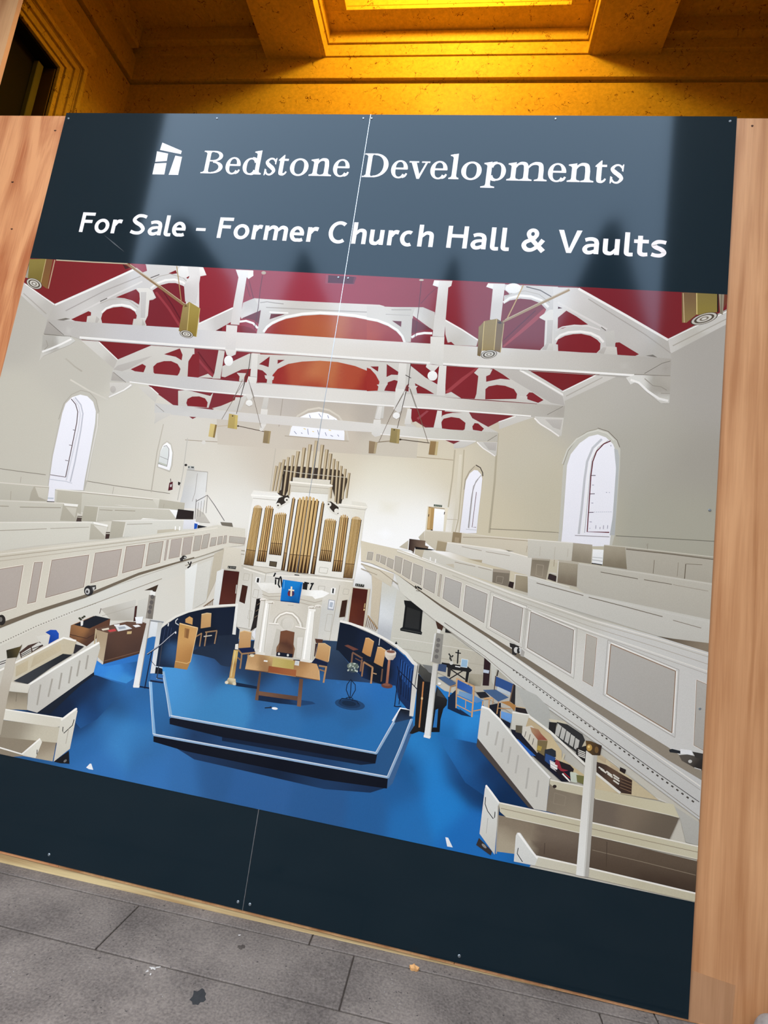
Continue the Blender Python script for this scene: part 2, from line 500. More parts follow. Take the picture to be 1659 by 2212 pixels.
# ------------------------------------------------------------------ plywood hoarding
PLY_A = wood_mat('plywood_red', rgb(172, 92, 50), rgb(220, 146, 94), 3.1, cathedral=1.2, stretch=6.0, rough=0.30, spec=0.62)
PLY_B = wood_mat('plywood_pale', rgb(174, 112, 68), rgb(208, 146, 98), 8.4, cathedral=0.35, stretch=26.0, rough=0.30, spec=0.75, lo=0.28, hi=0.70)
PLY_C = wood_mat('plywood_tan', rgb(172, 112, 68), rgb(206, 148, 98), 5.7, cathedral=0.3, stretch=12.0)
PLYE = wood_mat('plywood_edge', rgb(150, 100, 66), rgb(206, 150, 106), 1.2, vert=False, cathedral=0.1, stretch=60)
PINE = wood_mat('pine_batten', rgb(166, 124, 78), rgb(214, 180, 128), 2.2, vert=False, cathedral=0.2, stretch=30)
KNOT = plain('dark_knot', rgb(70, 38, 22), 0.7, 0.2)
PT = 0.018
YP = 0.0045                                   # ply face, just behind the sign panels


def ply(mat, x0, x1, ztop, label, name='plywood_sheet'):
    bm = bmesh.new()
    xs = sorted({x0, x1, min(max(x0, 2.28), x1)})
    pts = [(x, max(floor_z(x) + 0.001, Z0 - 2.645)) for x in xs] + [(x1, ztop), (x0, ztop)]
    prism(bm, pts, 'y', YP, YP + PT)
    o = bm_obj(name, bm, mat)
    o.location.y = 0
    return tag(o, label, 'plywood sheet', 'plywood sheets of the hoarding')


sh_l = ply(PLY_A, -0.36, 0.62, Z0 - 0.0095, 'reddish plywood sheet with flame grain beside the FOR of the sign heading')
sh_m = ply(PLY_C, 0.622, 1.84, Z0 - 0.012, 'plywood sheet hidden behind the middle of the sign, only its foot showing')
sh_r = ply(PLY_B, 1.842, 2.799, Z0 - 0.002, 'pale straight-grained plywood sheet beside the word VAULTS of the sign')
sh_t = ply(PLY_C, -0.604, -0.362, Z0 + 0.78, 'tall narrow plywood strip rising above the hoarding in front of the dark doorway')


def spot(parent, u, v, r, name='knot', mat=KNOT, sx=1.0):
    bm = bmesh.new()
    vs = [bm.verts.new((u + sx * r * math.cos(a) * (1 + .25 * math.sin(3 * a)), YP - 0.0004, Z0 - v + r * math.sin(a)))
          for a in [2 * math.pi * k / 12 for k in range(12)]]
    bm.faces.new(vs)
    g = bmesh.ops.extrude_face_region(bm, geom=bm.faces[:])
    for e in g['geom']:
        if isinstance(e, bmesh.types.BMVert): e.co.y += 0.0004
    return bm_obj(name, bm, mat, parent)


spot(sh_r, 2.489, 0.030, 0.0036)
spot(sh_l, -0.035, 0.075, 0.003, sx=1.8)
spot(sh_l, -0.165, 0.305, 0.0035, sx=1.6)
spot(sh_l, -0.205, 0.425, 0.0035, sx=1.9)
spot(sh_l, -0.115, 0.505, 0.003, sx=1.6)
# a scuffed pale rectangle where a notice was peeled off
WORN = wood_mat('plywood_worn', rgb(166, 114, 76), rgb(184, 130, 90), 8.4, cathedral=0.3, stretch=16.0, rough=0.7)
bm = bmesh.new()
prism(bm, [(2.441, Z0 - 2.640), (2.545, Z0 - 2.636), (2.549, Z0 - 2.534), (2.441, Z0 - 2.522)], 'y', YP - 0.0004, YP)
tag(bm_obj('worn_patch', bm, WORN, sh_r), 'paler scuffed rectangle')

# pine batten (sole plate) on the slabs under the sheets
bm = bmesh.new()
prism(bm, [(-0.60, floor_z(-0.60)), (2.28, floor_z(2.28)), (2.28, Z0 - 2.6455), (-0.60, Z0 - 2.6455)], 'y', YP + 0.004, YP + 0.06)
bat = bm_obj('timber_batten', bm, PINE)
tag(bat, 'pale pine batten lying on the slabs along the foot of the hoarding', 'batten')

# ------------------------------------------------------------------ litter and marks on the slabs
LEAF = plain('dry_leaf', rgb(196, 138, 84), 0.7, 0.2, noise=0.25, scale=60)
def on_floor(x, y, dz=0.0): return Vector((x, y, floor_z(x) + dz))
bm = bmesh.new()
c = on_floor(1.735, -0.036, 0.006)
pts = [(-0.014, -0.001), (-0.010, 0.007), (-0.002, 0.009), (0.007, 0.005), (0.013, -0.001), (0.008, -0.006), (0.0, -0.009), (-0.009, -0.007)]
top = [bm.verts.new((c.x + a, c.y + b_, c.z + 0.003 * math.cos(3 * i))) for i, (a, b_) in enumerate(pts)]
mid = bm.verts.new((c.x, c.y, c.z + 0.005))
for i in range(len(top)):
    bm.faces.new((top[i], top[(i + 1) % len(top)], mid))
g = bmesh.ops.extrude_face_region(bm, geom=bm.faces[:])
for e in g['geom']:
    if isinstance(e, bmesh.types.BMVert): e.co.z -= 0.006
tag(bm_obj('dry_leaf', bm, LEAF), 'small curled tan leaf on the slabs close to the batten', 'leaf')

GUM = plain('gum_black', rgb(52, 48, 46), 0.85, 0.15, noise=0.2, scale=80)
CHALK = plain('white_scrape', rgb(188, 172, 160), 0.9, 0.1, noise=0.15, scale=90)
RUST = plain('brown_stain', rgb(78, 66, 58), 0.9, 0.1, noise=0.2, scale=60)


def blot(name, mat, x, y, r, label, cat, squash=1.0, seed=1, ang=0.0, jag=0.25):
    rnd = random.Random(seed)
    bm = bmesh.new()
    ring_ = []
    for k in range(18):
        a = 2 * math.pi * k / 18
        rr = r * (1 + rnd.uniform(-jag, jag))
        px, py = rr * math.cos(a), rr * squash * math.sin(a)
        qx, qy = px * math.cos(ang) - py * math.sin(ang), px * math.sin(ang) + py * math.cos(ang)
        ring_.append(bm.verts.new((x + qx, y + qy, floor_z(x + qx) + 0.0004)))
    cc = bm.verts.new((x, y, floor_z(x) + 0.0016))
    for k in range(18):
        bm.faces.new((ring_[k], ring_[(k + 1) % 18], cc))
    bm.faces.new(ring_[::-1])
    return tag(bm_obj(name, bm, mat), label, cat)


blot('chewing_gum', GUM, 1.2415, -0.290, 0.0165, 'flattened black blob of chewing gum on the slab', 'gum', 1.45, 3, 0.3)
blot('brown_stain', RUST, 1.270, -0.105, 0.009, 'small brown stain on the slab below the sign joint', 'stain', 1.0, 5, 0, 0.35)
SCR = ('largest white scrape on the slab between the gum and a joint', 'white scrape touching the largest one on its sign side', 'white scrape touching the largest one on its street side', 'smallest white scrape beside the largest one')
for i, (x, y, r) in enumerate(((1.094, -0.243, .0075), (1.106, -0.236, .005), (1.088, -0.256, .005), (1.101, -0.262, .0035))):
    blot('white_scrape', CHALK, x, y, r, SCR[i], 'scrape', 0.55, 11 + i, 0.6 * i, 0.5)['group'] = 'white scrape flecks'
blot('white_scrape', CHALK, 1.247, -0.062, 0.0045, 'white speck on the slab beside the brown stain', 'scrape', 0.5, 21, 0.8, 0.5)

# mottled stone lump at the foot of the pale sheet
LUMP, N, L, b = new_mat('mottled_stone')
tc = N.new('ShaderNodeTexCoord')
vo = N.new('ShaderNodeTexVoronoi'); vo.inputs['Scale'].default_value = 30
ns = N.new('ShaderNodeTexNoise'); ns.inputs['Scale'].default_value = 45; ns.inputs['Detail'].default_value = 8
L.new(tc.outputs['Object'], vo.inputs['Vector']); L.new(tc.outputs['Object'], ns.inputs['Vector'])
rp = N.new('ShaderNodeValToRGB')
rp.color_ramp.elements[0].color = rgb(84, 70, 62); rp.color_ramp.elements[0].position = 0.25
rp.color_ramp.elements[1].color = rgb(182, 164, 150); rp.color_ramp.elements[1].position = 0.75
sp = N.new('ShaderNodeSeparateColor'); L.new(vo.outputs['Color'], sp.inputs['Color'])
md = N.new('ShaderNodeMix'); md.inputs['Factor'].default_value = 0.45
L.new(sp.outputs['Red'], md.inputs['A']); L.new(ns.outputs['Fac'], md.inputs['B'])
L.new(md.outputs['Result'], rp.inputs['Fac']); L.new(rp.outputs['Color'], b.inputs['Base Color'])
b.inputs['Roughness'].default_value = 0.75
bm = bmesh.new()
bmesh.ops.create_icosphere(bm, subdivisions=4, radius=1.0)
rnd = random.Random(4)
dirs = [Vector((rnd.gauss(0, 1), rnd.gauss(0, 1), rnd.gauss(0, 1))).normalized() for _ in range(9)]
for v in bm.verts:
    s = 1.0
    for d_ in dirs:
        s -= 0.10 * max(0.0, v.co.normalized().dot(d_) - 0.62) / 0.38
    v.co = Vector((v.co.x * 0.060, v.co.y * 0.052, v.co.z * 0.052)) * s
lump = bm_obj('stone_lump', bm, LUMP, loc=on_floor(2.625, -0.062, 0.046), smooth=True)
tag(lump, 'mottled grey stone lump lying at the foot of the pale plywood', 'stone')

# ------------------------------------------------------------------ the sign
SW = 2.44                         # width; two panels of 1.22
VA, VB, VC = 0.6245, 2.3572, 2.6356    # foot of the heading band, foot of the photograph, foot of the sign
sign = empty('sale_sign', w3(1.22, VC, 0.0),
             'large navy For Sale sign carrying a printed photograph of a church hall', 'sign')
NAVY, N, L, b = new_mat('navy_laminate')
b.inputs['Base Color'].default_value = (0.0080, 0.0138, 0.0170, 1)
b.inputs['Roughness'].default_value = 0.085
b.inputs['Specular IOR Level'].default_value = 0.215
b.inputs['Specular Tint'].default_value = (0.72, 0.86, 1.0, 1)
PRINT, N, L, b = new_mat('glossy_print')
at = N.new('ShaderNodeAttribute'); at.attribute_name = 'ink'
tc = N.new('ShaderNodeTexCoord')
gn = N.new('ShaderNodeTexNoise'); gn.inputs['Scale'].default_value = 420; gn.inputs['Detail'].default_value = 3
L.new(tc.outputs['Object'], gn.inputs['Vector'])
mr = N.new('ShaderNodeMapRange'); mr.inputs['To Min'].default_value = 0.90; mr.inputs['To Max'].default_value = 1.10
L.new(gn.outputs['Fac'], mr.inputs['Value'])
mu = N.new('ShaderNodeVectorMath'); mu.operation = 'SCALE'
L.new(at.outputs['Color'], mu.inputs[0]); L.new(mr.outputs['Result'], mu.inputs['Scale'])
L.new(mu.outputs['Vector'], b.inputs['Base Color'])
b.inputs['Roughness'].default_value = 0.085
b.inputs['Specular IOR Level'].default_value = 0.215
b.inputs['Specular Tint'].default_value = (0.72, 0.86, 1.0, 1)
CORE = plain('bare_panel_edge', rgb(178, 180, 184), 0.28, 0.5, metal=0.92)
STEEL = plain('screw_steel', rgb(150, 150, 150), 0.4, 0.5, metal=0.6)

PTH = 0.004
for u0, u1 in ((0.0, 1.2242), (1.2266, SW)):
    pn = box('sign_panel', NAVY, u0, u1, 0.0, PTH, Z0 - VC, Z0, sign, bevel=0.0)
    if u0 == 0.0:
        first_panel = pn
tag(box('panel_edge', CORE, 1.2242, 1.2258, -0.0009, PTH, Z0 - VC, Z0, first_panel), 'bare bright edge where the two panels meet')

# --- print layout.  Artwork points are measured on tracing tiles of the sign and turned
#     into metres on the sign's face by the plane-to-plane map below.
INK_GAIN = (1.10, 1.30, 1.52)


def to_board(px, py):
    d = ROT.T @ np.array([(px - 829.5) / FPX, (py - 1106.0) / FPX, 1.0])
    k = -CAM[2] / d[2]
    return CAM[0] + k * d[0], CAM[1] + k * d[1]


TILE = [0.0, 0.0, 1.0]


def T(ox, oy, s):
    TILE[:] = [ox, oy, s]


def F(): T(0, 0, 1)


def pts_of(s):
    out = []
    for w in s.split():
        x, y = w.split(',')
        out.append((TILE[0] + float(x) / TILE[2], TILE[1] + float(y) / TILE[2]))
    return out


GROUPS = {}
ORDER = []
CUR = [None]
LABELS = {}


def G(name, label=None, new=True):
    """start (or go back to) a printed element; each becomes an object of its own"""
    if name == 'base':
        CUR[0] = 'base'
        GROUPS.setdefault('base', [])
        if 'base' not in ORDER: ORDER.append('base')
        return
    key = (name, len(ORDER))
    GROUPS[key] = []
    ORDER.append(key)
    LABELS[key] = label
    CUR[0] = key
    return key


def back_to(key): CUR[0] = key


CELL = 0.006
GRID = np.zeros((int(1.80 / CELL) + 4, int(SW / CELL) + 4), dtype=np.int16)


def clip_rect(poly):
    def clip(poly, f, inter):
        out = []
        for i in range(len(poly)):
            a, b_ = poly[i - 1], poly[i]
            fa, fb = f(a), f(b_)
            if fb:
                if not fa: out.append(inter(a, b_))
                out.append(b_)
            elif fa:
                out.append(inter(a, b_))
        return out
    e = 0.0
    for ax, lim, sgn in ((0, 0.0, 1), (0, SW, -1), (1, VA, 1), (1, VB, -1)):
        def f(p): return sgn * (p[ax] - lim) >= 0
        def inter(a, b_):
            t = (lim - a[ax]) / (b_[ax] - a[ax])
            return tuple(a[k] + t * (b_[k] - a[k]) for k in (0, 1))
        poly = clip(poly, f, inter)
        if len(poly) < 3: return []
    return poly


def cells(poly):
    P = np.array(poly)
    x0, y0 = P.min(0); x1, y1 = P.max(0)
    i0, i1 = int(x0 / CELL), int(x1 / CELL) + 1
    j0, j1 = int((y0 - VA) / CELL), int((y1 - VA) / CELL) + 1
    xs = (np.arange(i0, i1 + 1) + 0.5) * CELL
    ys = (np.arange(j0, j1 + 1) + 0.5) * CELL + VA
    X, Y = np.meshgrid(xs, ys)
    ins = np.zeros(X.shape, bool)
    n = len(P)
    for k in range(n):
        ax, ay = P[k - 1]; bx_, by = P[k]
        if ay == by: continue
        c = ((ay > Y) != (by > Y)) & (X < (bx_ - ax) * (Y - ay) / (by - ay) + ax)
        ins ^= c
    jj, ii = np.nonzero(ins)
    S = set(zip((jj + j0).tolist(), (ii + i0).tolist()))
    for k in range(n):
        a, b_ = P[k - 1], P[k]
        m = max(1, int(np.hypot(*(b_ - a)) / (CELL * 0.5)))
        for t in range(m + 1):
            q = a + (b_ - a) * t / m
            S.add((int((q[1] - VA) / CELL), int(q[0] / CELL)))
    S = np.array(sorted(S))
    return S[:, 0], S[:, 1]


def tone(c):
    """press tone curve: the mid-lights print a little heavier than the paper white"""
    m = sum(c) / 3
    f = 1.0 if (m < 70 or max(c) - min(c) > 80) else 1.0 - 0.125 * min(1.0, (m - 70) / 90.0)
    if m > 218: f += (1.0 - f) * min(1.0, (m - 218) / 26.0)
    return tuple(lin(x) * f for x in c)


def ink(c):
    return tuple(min(0.92, x / g) for x, g in zip(tone(c), INK_GAIN))


def put(col, pix, cps=None, step=0.035):
    """lay one flat colour (or a blend of control colours cps) on the sign"""
    poly = clip_rect([to_board(*p) for p in pix])
    if len(poly) < 3: return
    jj, ii = cells(poly)
    lay = int(GRID[jj, ii].max()) + 1
    GRID[jj, ii] = lay
    GROUPS[CUR[0]].append((poly, lay, col, cps, step))


def P(col, s, cps=None, step=0.035):
    put(col, pts_of(s), [(pts_of('%g,%g' % (a, b_))[0], c) for a, b_, c in cps] if cps else None, step)


def stroke_poly(pts, w):
    if isinstance(w, (int, float)): w = [w] * len(pts)
    Lf, Rt = [], []
    n = len(pts)
    for i in range(n):
        a = pts[max(0, i - 1)]; c = pts[min(n - 1, i + 1)]
        dx, dy = c[0] - a[0], c[1] - a[1]
        l = math.hypot(dx, dy) or 1
        nx, ny = -dy / l, dx / l
        Lf.append((pts[i][0] + nx * w[i] / 2, pts[i][1] + ny * w[i] / 2))
        Rt.append((pts[i][0] - nx * w[i] / 2, pts[i][1] - ny * w[i] / 2))
    return Lf + Rt[::-1]


def S(col, s, w):
    put(col, stroke_poly(pts_of(s), w))


def dashes(col, s, w, n, duty=0.5, w1=None):
    pts = pts_of(s)
    seg = [math.dist(a, b_) for a, b_ in zip(pts, pts[1:])]
    tot = sum(seg)
    def at_(t):
        for (a, b_), l in zip(zip(pts, pts[1:]), seg):
            if t <= l: return (a[0] + (b_[0] - a[0]) * t / l, a[1] + (b_[1] - a[1]) * t / l)
            t -= l
        return pts[-1]
    w1 = w1 or w
    r = (w1 / w)
    for i in range(n):
        # pitch grows towards the near end
        f0, f1 = i / n, (i + duty) / n
        g = lambda f: tot * (f * f * (r - 1) + 2 * f) / (r + 1)
        put(col, stroke_poly([at_(g(f0)), at_(g(f1))], w + (w1 - w) * f0))


def E(col, cx, cy, rx, ry, rot=0, a0=0, a1=360, n=22, cps=None):
    o = []
    for k in range(n if a1 - a0 >= 360 else n + 1):
        a = math.radians(a0 + (a1 - a0) * k / n)
        x, y = rx * math.cos(a), ry * math.sin(a)
        r = math.radians(rot)
        o.append((TILE[0] + (cx + x * math.cos(r) - y * math.sin(r)) / TILE[2],
                  TILE[1] + (cy + x * math.sin(r) + y * math.cos(r)) / TILE[2]))
    put(col, o, cps)


def outline(col, s, w):
    p = pts_of(s)
    for a, b_ in zip(p, p[1:] + p[:1]):
        put(col, stroke_poly([a, b_], w))


def blend(c1, c2, t): return tuple(a + (b_ - a) * t for a, b_ in zip(c1, c2))


def LER(a, b_, t): return (a[0] + (b_[0] - a[0]) * t, a[1] + (b_[1] - a[1]) * t)


def flush_print():
    """turn every printed element into a mesh of flat, colour-carrying facets just proud of the panel"""
    base = None
    for key in ORDER:
        verts, faces, cols = [], [], []
        for poly, lay, col, cps, step in GROUPS[key]:
            y = -0.00006 - lay * 0.00002
            tris = tessellate_polygon([[Vector((p[0], p[1], 0)) for p in poly]])
            if cps is None:
                c = ink(col) + (1.0,)
                b0 = len(verts)
                verts += [(p[0], y, Z0 - p[1]) for p in poly]
                zs = [p[1] for p in poly]; xs_ = [p[0] for p in poly]
                hh = max(zs) - min(zs); ww = max(xs_) - min(xs_)
                soft = 0.11 if (sum(col) > 330 and hh > 0.018 and ww > 0.012) else 0.0
                cv = [tuple(min(0.92, q * (1.035 - soft * (p[1] - min(zs)) / hh)) for q in c[:3]) + (1.0,) if soft else c for p in poly]
                for t in tris:
                    faces.append([b0 + k for k in t]); cols += [cv[k] for k in t]
            else:
                C = np.array([to_board(*q) for q, _ in cps])
                V = np.array([tone(c) for _, c in cps])
                if len(C) > 1:
                    dd = np.sqrt(((C[:, None] - C[None]) ** 2).sum(2)); np.fill_diagonal(dd, 9)
                    sg = np.full(len(C), np.clip(np.median(dd.min(1)) * 0.5, 0.006, 0.2))
                else:
                    sg = np.array([1.0])
                def shade(p):
                    d2 = ((C - p) ** 2).sum(1)
                    w = np.exp(-d2 / (2 * sg ** 2)) + 2e-3 * (sg ** 2 / (d2 + 1e-6)) ** 1.5
                    c = (w[:, None] * V).sum(0) / w.sum()
                    return tuple(min(0.92, c[k] / INK_GAIN[k]) for k in range(3)) + (1.0,)
                stack = [tuple(np.array(poly[k]) for k in t) for t in tris]
                while stack:
                    a, b_, c_ = stack.pop()
                    e = [math.dist(a, b_), math.dist(b_, c_), math.dist(c_, a)]
                    if max(e) > step:
                        k = e.index(max(e))
                        if k == 0: m = (a + b_) / 2; stack += [(a, m, c_), (m, b_, c_)]
                        elif k == 1: m = (b_ + c_) / 2; stack += [(a, b_, m), (a, m, c_)]
                        else: m = (c_ + a) / 2; stack += [(a, b_, m), (m, b_, c_)]
                        continue
                    b0 = len(verts)
                    verts += [(p[0], y, Z0 - p[1]) for p in (a, b_, c_)]
                    faces.append([b0, b0 + 1, b0 + 2])
                    cols += [shade(a), shade(b_), shade(c_)]
        if not faces: continue
        # face the street
        ff, cc = [], []
        for i, f in enumerate(faces):
            a, b_, c_ = (verts[k] for k in f)
            ny = (b_[2] - a[2]) * (c_[0] - a[0]) - (b_[0] - a[0]) * (c_[2] - a[2])
            if ny > 0: f = f[::-1]; q = cols[3 * i:3 * i + 3][::-1]
            else: q = cols[3 * i:3 * i + 3]
            ff.append(f); cc += q
        nm = 'printed_photograph' if key == 'base' else key[0]
        me = bpy.data.meshes.new(nm)
        me.from_pydata(verts, [], ff)
        at_ = me.color_attributes.new('ink', 'FLOAT_COLOR', 'CORNER')
        at_.data.foreach_set('color', np.array(cc, dtype=np.float32).ravel())
        o = link(nm, me, PRINT, sign if base is None else base)
        if base is None:
            base = o
            tag(o, 'colour photograph of a galleried church hall printed on the sign')
        elif LABELS[key]:
            tag(o, LABELS[key])
    return base

# ================================================================== artwork: church hall photograph
RD = (124, 37, 41)
W0, W1, W2, W3_ = (228, 224, 218), (214, 209, 202), (196, 190, 183), (240, 238, 235)
C1 = (0, 540, 3.95); C2 = (400, 540, 3.95); C3 = (800, 560, 3.95); C4 = (1200, 580, 3.95)
C5 = (0, 820, 3.95); C6 = (400, 820, 3.95); C7 = (800, 840, 3.95); C8 = (1200, 860, 3.95)
D1 = (0, 1000, 3.95); D2 = (400, 1120, 3.95); D3 = (800, 1120, 3.95); D4 = (1150, 1120, 3.95)
D5 = (0, 1290, 3.95); D6 = (300, 1290, 5.184); D7 = (480, 1230, 5.184); D8 = (700, 1230, 5.184)
E1 = (820, 1280, 3.95); E2 = (1020, 1480, 3.318); E3 = (1150, 1380, 3.95)

# ---- walls
G('base'); F()
P((210, 205, 192), '-700,450 1700,500 1700,2100 -900,1900', [
    (60, 690, (196, 191, 181)), (-200, 900, (200, 195, 183)), (40, 900, (208, 203, 190)), (150, 780, (202, 197, 186)), (270, 950, (214, 209, 197)),
    (330, 1000, (222, 216, 203)), (400, 930, (222, 216, 206)), (470, 1010, (226, 219, 206)), (560, 960, (214, 203, 188)), (470, 1090, (236, 233, 226)),
    (700, 1000, (224, 213, 192)), (780, 900, (206, 194, 178)), (900, 930, (216, 204, 184)), (860, 1040, (232, 224, 203)), (840, 1100, (238, 233, 218)),
    (880, 1130, (250, 250, 252)), (830, 1150, (250, 250, 252)), (960, 1000, (224, 213, 190)), (1050, 900, (208, 198, 178)), (1120, 1000, (206, 198, 179)),
    (1180, 1080, (202, 194, 172)), (1060, 1120, (214, 203, 178)), (1250, 860, (194, 189, 178)), (1400, 950, (184, 180, 168)), (1500, 1000, (172, 167, 157)),
    (1520, 850, (180, 175, 168)), (1380, 860, (190, 185, 176)), (1480, 1120, (178, 175, 160)), (1300, 800, (196, 191, 183)),
    (350, 1280, (224, 220, 210)), (450, 1240, (222, 215, 202)), (850, 1330, (222, 220, 214)), (900, 1400, (206, 202, 188)), (1100, 1450, (190, 187, 178))], 0.05)
# back wall lower strips
T(*C6)
S((168, 155, 134), '0,515 400,540 780,560 1200,592 1659,632', 1.3)
S((206, 197, 182), '825,180 800,400 770,600 725,950', 2.2)
T(*C7)
S((168, 152, 126), '60,555 400,582 715,608', 1.3)
S((196, 184, 160), '722,520 700,760 665,1010', 3.0)
S((228, 219, 200), '770,560 735,1010 700,1240', 6.0)
S((190, 178, 152), '800,520 780,800 752,1110 720,1240', 2.0)
S((186, 176, 152), '1088,380 1060,800 1015,1230', 4.2)
S((200, 189, 168), '650,1112 755,1118', 1.3)
S((130, 122, 104), '1020,1195 1300,1208 1600,1226', 1.4)
T(*C8)
S((112, 108, 96), '515,1175 800,1190 1360,1222', 1.5)
S((150, 144, 128), '0,1145 30,1150', 1.3)
S((160, 154, 140), '780,1245 778,1264', 1.2)
T(*C5)
S((128, 122, 110), '0,760 200,788 390,812', 1.3)
S((128, 122, 110), '735,865 980,905 1450,972', 1.3)
S((222, 217, 206), '600,0 760,95 920,170', 3.5)
S((190, 184, 172), '560,-180 640,-110 700,-70', 3.0)
S((198, 190, 176), '1395,380 1340,620 1290,960', 2.5)
S((202, 197, 188), '1600,500 1560,800 1515,1030', 2.2)
S((180, 172, 160), '180,830 174,880', 1.0)
S((180, 172, 160), '970,915 960,975', 1.0)

# ---- red ceiling
G('printed_ceiling', 'crimson ceiling in the printed photograph'); F()
P(RD, '30,500 30,598 118,656 178,737 254,777 325,836 342,852 416,905 470,880 560,842 560,800 872,800 890,905 960,950 980,959 1000,950 1077,911 1105,900 1215,845 1290,812 1443,732 1570,668 1640,630 1640,560 800,500', [
    (120, 590, (120, 36, 39)), (240, 620, (128, 36, 42)), (470, 620, (140, 42, 50)), (600, 620, (150, 50, 62)), (700, 625, (150, 52, 66)), (830, 620, (148, 48, 60)),
    (900, 640, (138, 44, 52)), (1000, 650, (132, 36, 44)), (1000, 720, (126, 36, 40)), (1150, 720, (120, 40, 44)), (1400, 680, (118, 34, 40)), (1350, 640, (120, 34, 40)),
    (300, 700, (124, 42, 46)), (230, 790, (112, 30, 34)), (400, 780, (122, 46, 52)), (1250, 820, (118, 30, 32)), (700, 820, (160, 60, 45)), (1000, 830, (122, 48, 52))], 0.06)
T(*C1)
S((148, 58, 64), '1310,350 1420,500 1530,660', 4)
S((96, 30, 36), '1360,330 1480,480 1545,590', 3)
T(*C2)
S((145, 58, 66), '70,880 150,980 235,1075', 5)
S((100, 34, 40), '110,870 190,980 255,1060', 3)
S((100, 32, 42), '545,260 585,420', 1.5)
S((100, 32, 42), '520,290 555,400', 1.2)
T(*C3)
S((155, 62, 66), '1130,730 1300,580 1470,420', 5.5)
S((98, 34, 40), '1140,690 1290,545 1400,440', 2)
S((98, 34, 40), '1150,745 1320,610 1480,470', 2)
S((150, 60, 64), '640,1140 780,1020 910,925', 5)
S((98, 34, 40), '640,1100 750,1000 830,935', 2)
S((110, 36, 46), '430,380 500,300 570,240', 1.5)
G('printed_vent', 'dark vent in the printed ceiling')
T(*C2)
P((150, 70, 84), '1200,212 1462,228 1440,296 1195,286')
P((84, 34, 48), '1222,215 1455,230 1432,290 1217,280')
P((108, 44, 60), '1440,232 1462,232 1440,292 1430,290')

# ---- gable wall and half-round window
G('printed_gable_wall'); F()
P((204, 195, 184), '468,905 515,868 560,842 560,800 872,800 872,850 880,890 905,930 900,990 470,960', [
    (600, 860, (198, 189, 180)), (560, 900, (206, 197, 186)), (700, 870, (196, 186, 174)), (830, 880, (190, 180, 168)), (860, 940, (212, 202, 186)), (560, 930, (214, 203, 188)), (700, 920, (210, 198, 182))])
T(*C6)
S((170, 160, 148), '835,150 820,260 800,400', 1.3)
G('printed_lunette_window', 'half-round stained window in the printed gable')
S((220, 211, 197), '885,480 905,400 960,310 1050,258 1140,242 1230,262 1310,312 1370,400 1392,520', 4)
P((244, 244, 250), '888,477 905,410 960,330 1050,287 1140,274 1220,292 1290,332 1345,400 1360,450 1358,520')
S((176, 165, 146), '850,480 1100,500 1395,525', 1.3)
for q in ('1140,290 1160,320', '1060,300 1070,330', '1215,305 1225,330', '1270,340 1278,352', '930,440 950,465', '1045,420 1052,470', '1130,430 1140,470', '1195,450 1205,480', '1300,470 1312,485', '990,452 1000,462', '1240,475 1262,485'):
    S((120, 122, 150), q, 1.2)
for q in ('1010,418 1030,424', '1225,430 1245,436', '1085,440 1100,446'):
    S((226, 200, 120), q, 1.6)

# ---- far truss (third)
G('printed_roof_truss', 'farthest white roof truss in the printed photograph')
T(*C6)
P(W1, '-60,95 0,90 60,100 215,140 240,110 200,240 0,236 -60,230')
P(RD, '10,200 20,165 60,145 120,143 170,160 192,195 185,238 20,225')
P(RD, '-250,40 -195,20 -180,60 -200,75 -260,65')
P(W1, '228,245 380,205 420,190 510,130 530,140 470,265 300,262')
for q in ('430,150 482,152 462,262 402,262', '672,150 715,150 698,250 650,248', '1640,225 1700,228 1690,330 1615,330'):
    P(W1, q)
P(W0, '648,250 705,255 690,390 650,380 640,320')
P(W0, '640,380 690,385 660,440 635,440')
P(W1, '-260,200 0,228 270,262 700,300 1310,346 1659,380 1659,452 1300,432 1000,402 640,370 0,312 -262,285', [
    (0, 240, (206, 203, 200)), (0, 300, (216, 213, 210)), (500, 300, (222, 217, 212)), (1000, 350, (224, 218, 212)), (1600, 410, (226, 222, 216))])
T(*C7)
P(W1, '1090,372 960,300 870,250 830,180 640,180 610,240 560,330 400,330 330,290 290,250 300,320 85,300 85,380 500,430 1085,450')
P(RD, '605,285 625,255 690,240 760,250 812,290 805,345 780,360 612,338')
P(RD, '870,320 890,292 920,295 970,340 950,362 875,350')
P(RD, '350,175 560,185 558,280 530,325 470,310 400,275 360,285 345,240')
P(RD, '610,190 790,205 700,205 650,215 610,230')
P((150, 70, 76), '395,250 480,185 500,190 410,265')
P(W1, '85,298 400,330 1090,372 1085,452 500,430 85,390', [(100, 340, (226, 222, 216)), (600, 390, (214, 210, 200)), (1060, 410, (196, 190, 178))])
S(W3_, '85,386 500,426 900,448', 2.0)
for q in ('72,150 100,150 85,262 40,255', '318,170 352,172 345,300 290,300', '572,185 610,188 605,335 540,330'):
    P(W0, q)
P(W0, '30,262 90,265 85,400 40,410 10,385')
P(W1, '905,450 1085,455 1075,570 1040,570 990,520 930,490')
P(W2, '960,455 1080,458 1070,530 1010,520')
S(W3_, '910,455 960,505 1030,550 1065,575', 2.5)
S((120, 112, 102), '1000,445 1080,395', 1.0)
T(*C5)
P(W1, '1330,280 1465,290 1440,310 1360,350 1315,380')
S((150, 144, 136), '1330,215 1400,275', 1.1)
G('base')
G('printed_cornice')
T(*C5)
P(W1, '1180,60 1285,65 1352,125 1325,195 1260,140')
S(W3_, '1285,65 1352,125', 2.0)
G('printed_cornice'); T(*C7)
P(W1, '1095,282 1240,232 1400,240 1250,290 1100,345')
S(W3_, '1095,282 1240,234', 2)
G('printed_cornice'); P(W1, '712,470 770,445 905,450 800,500 712,510')

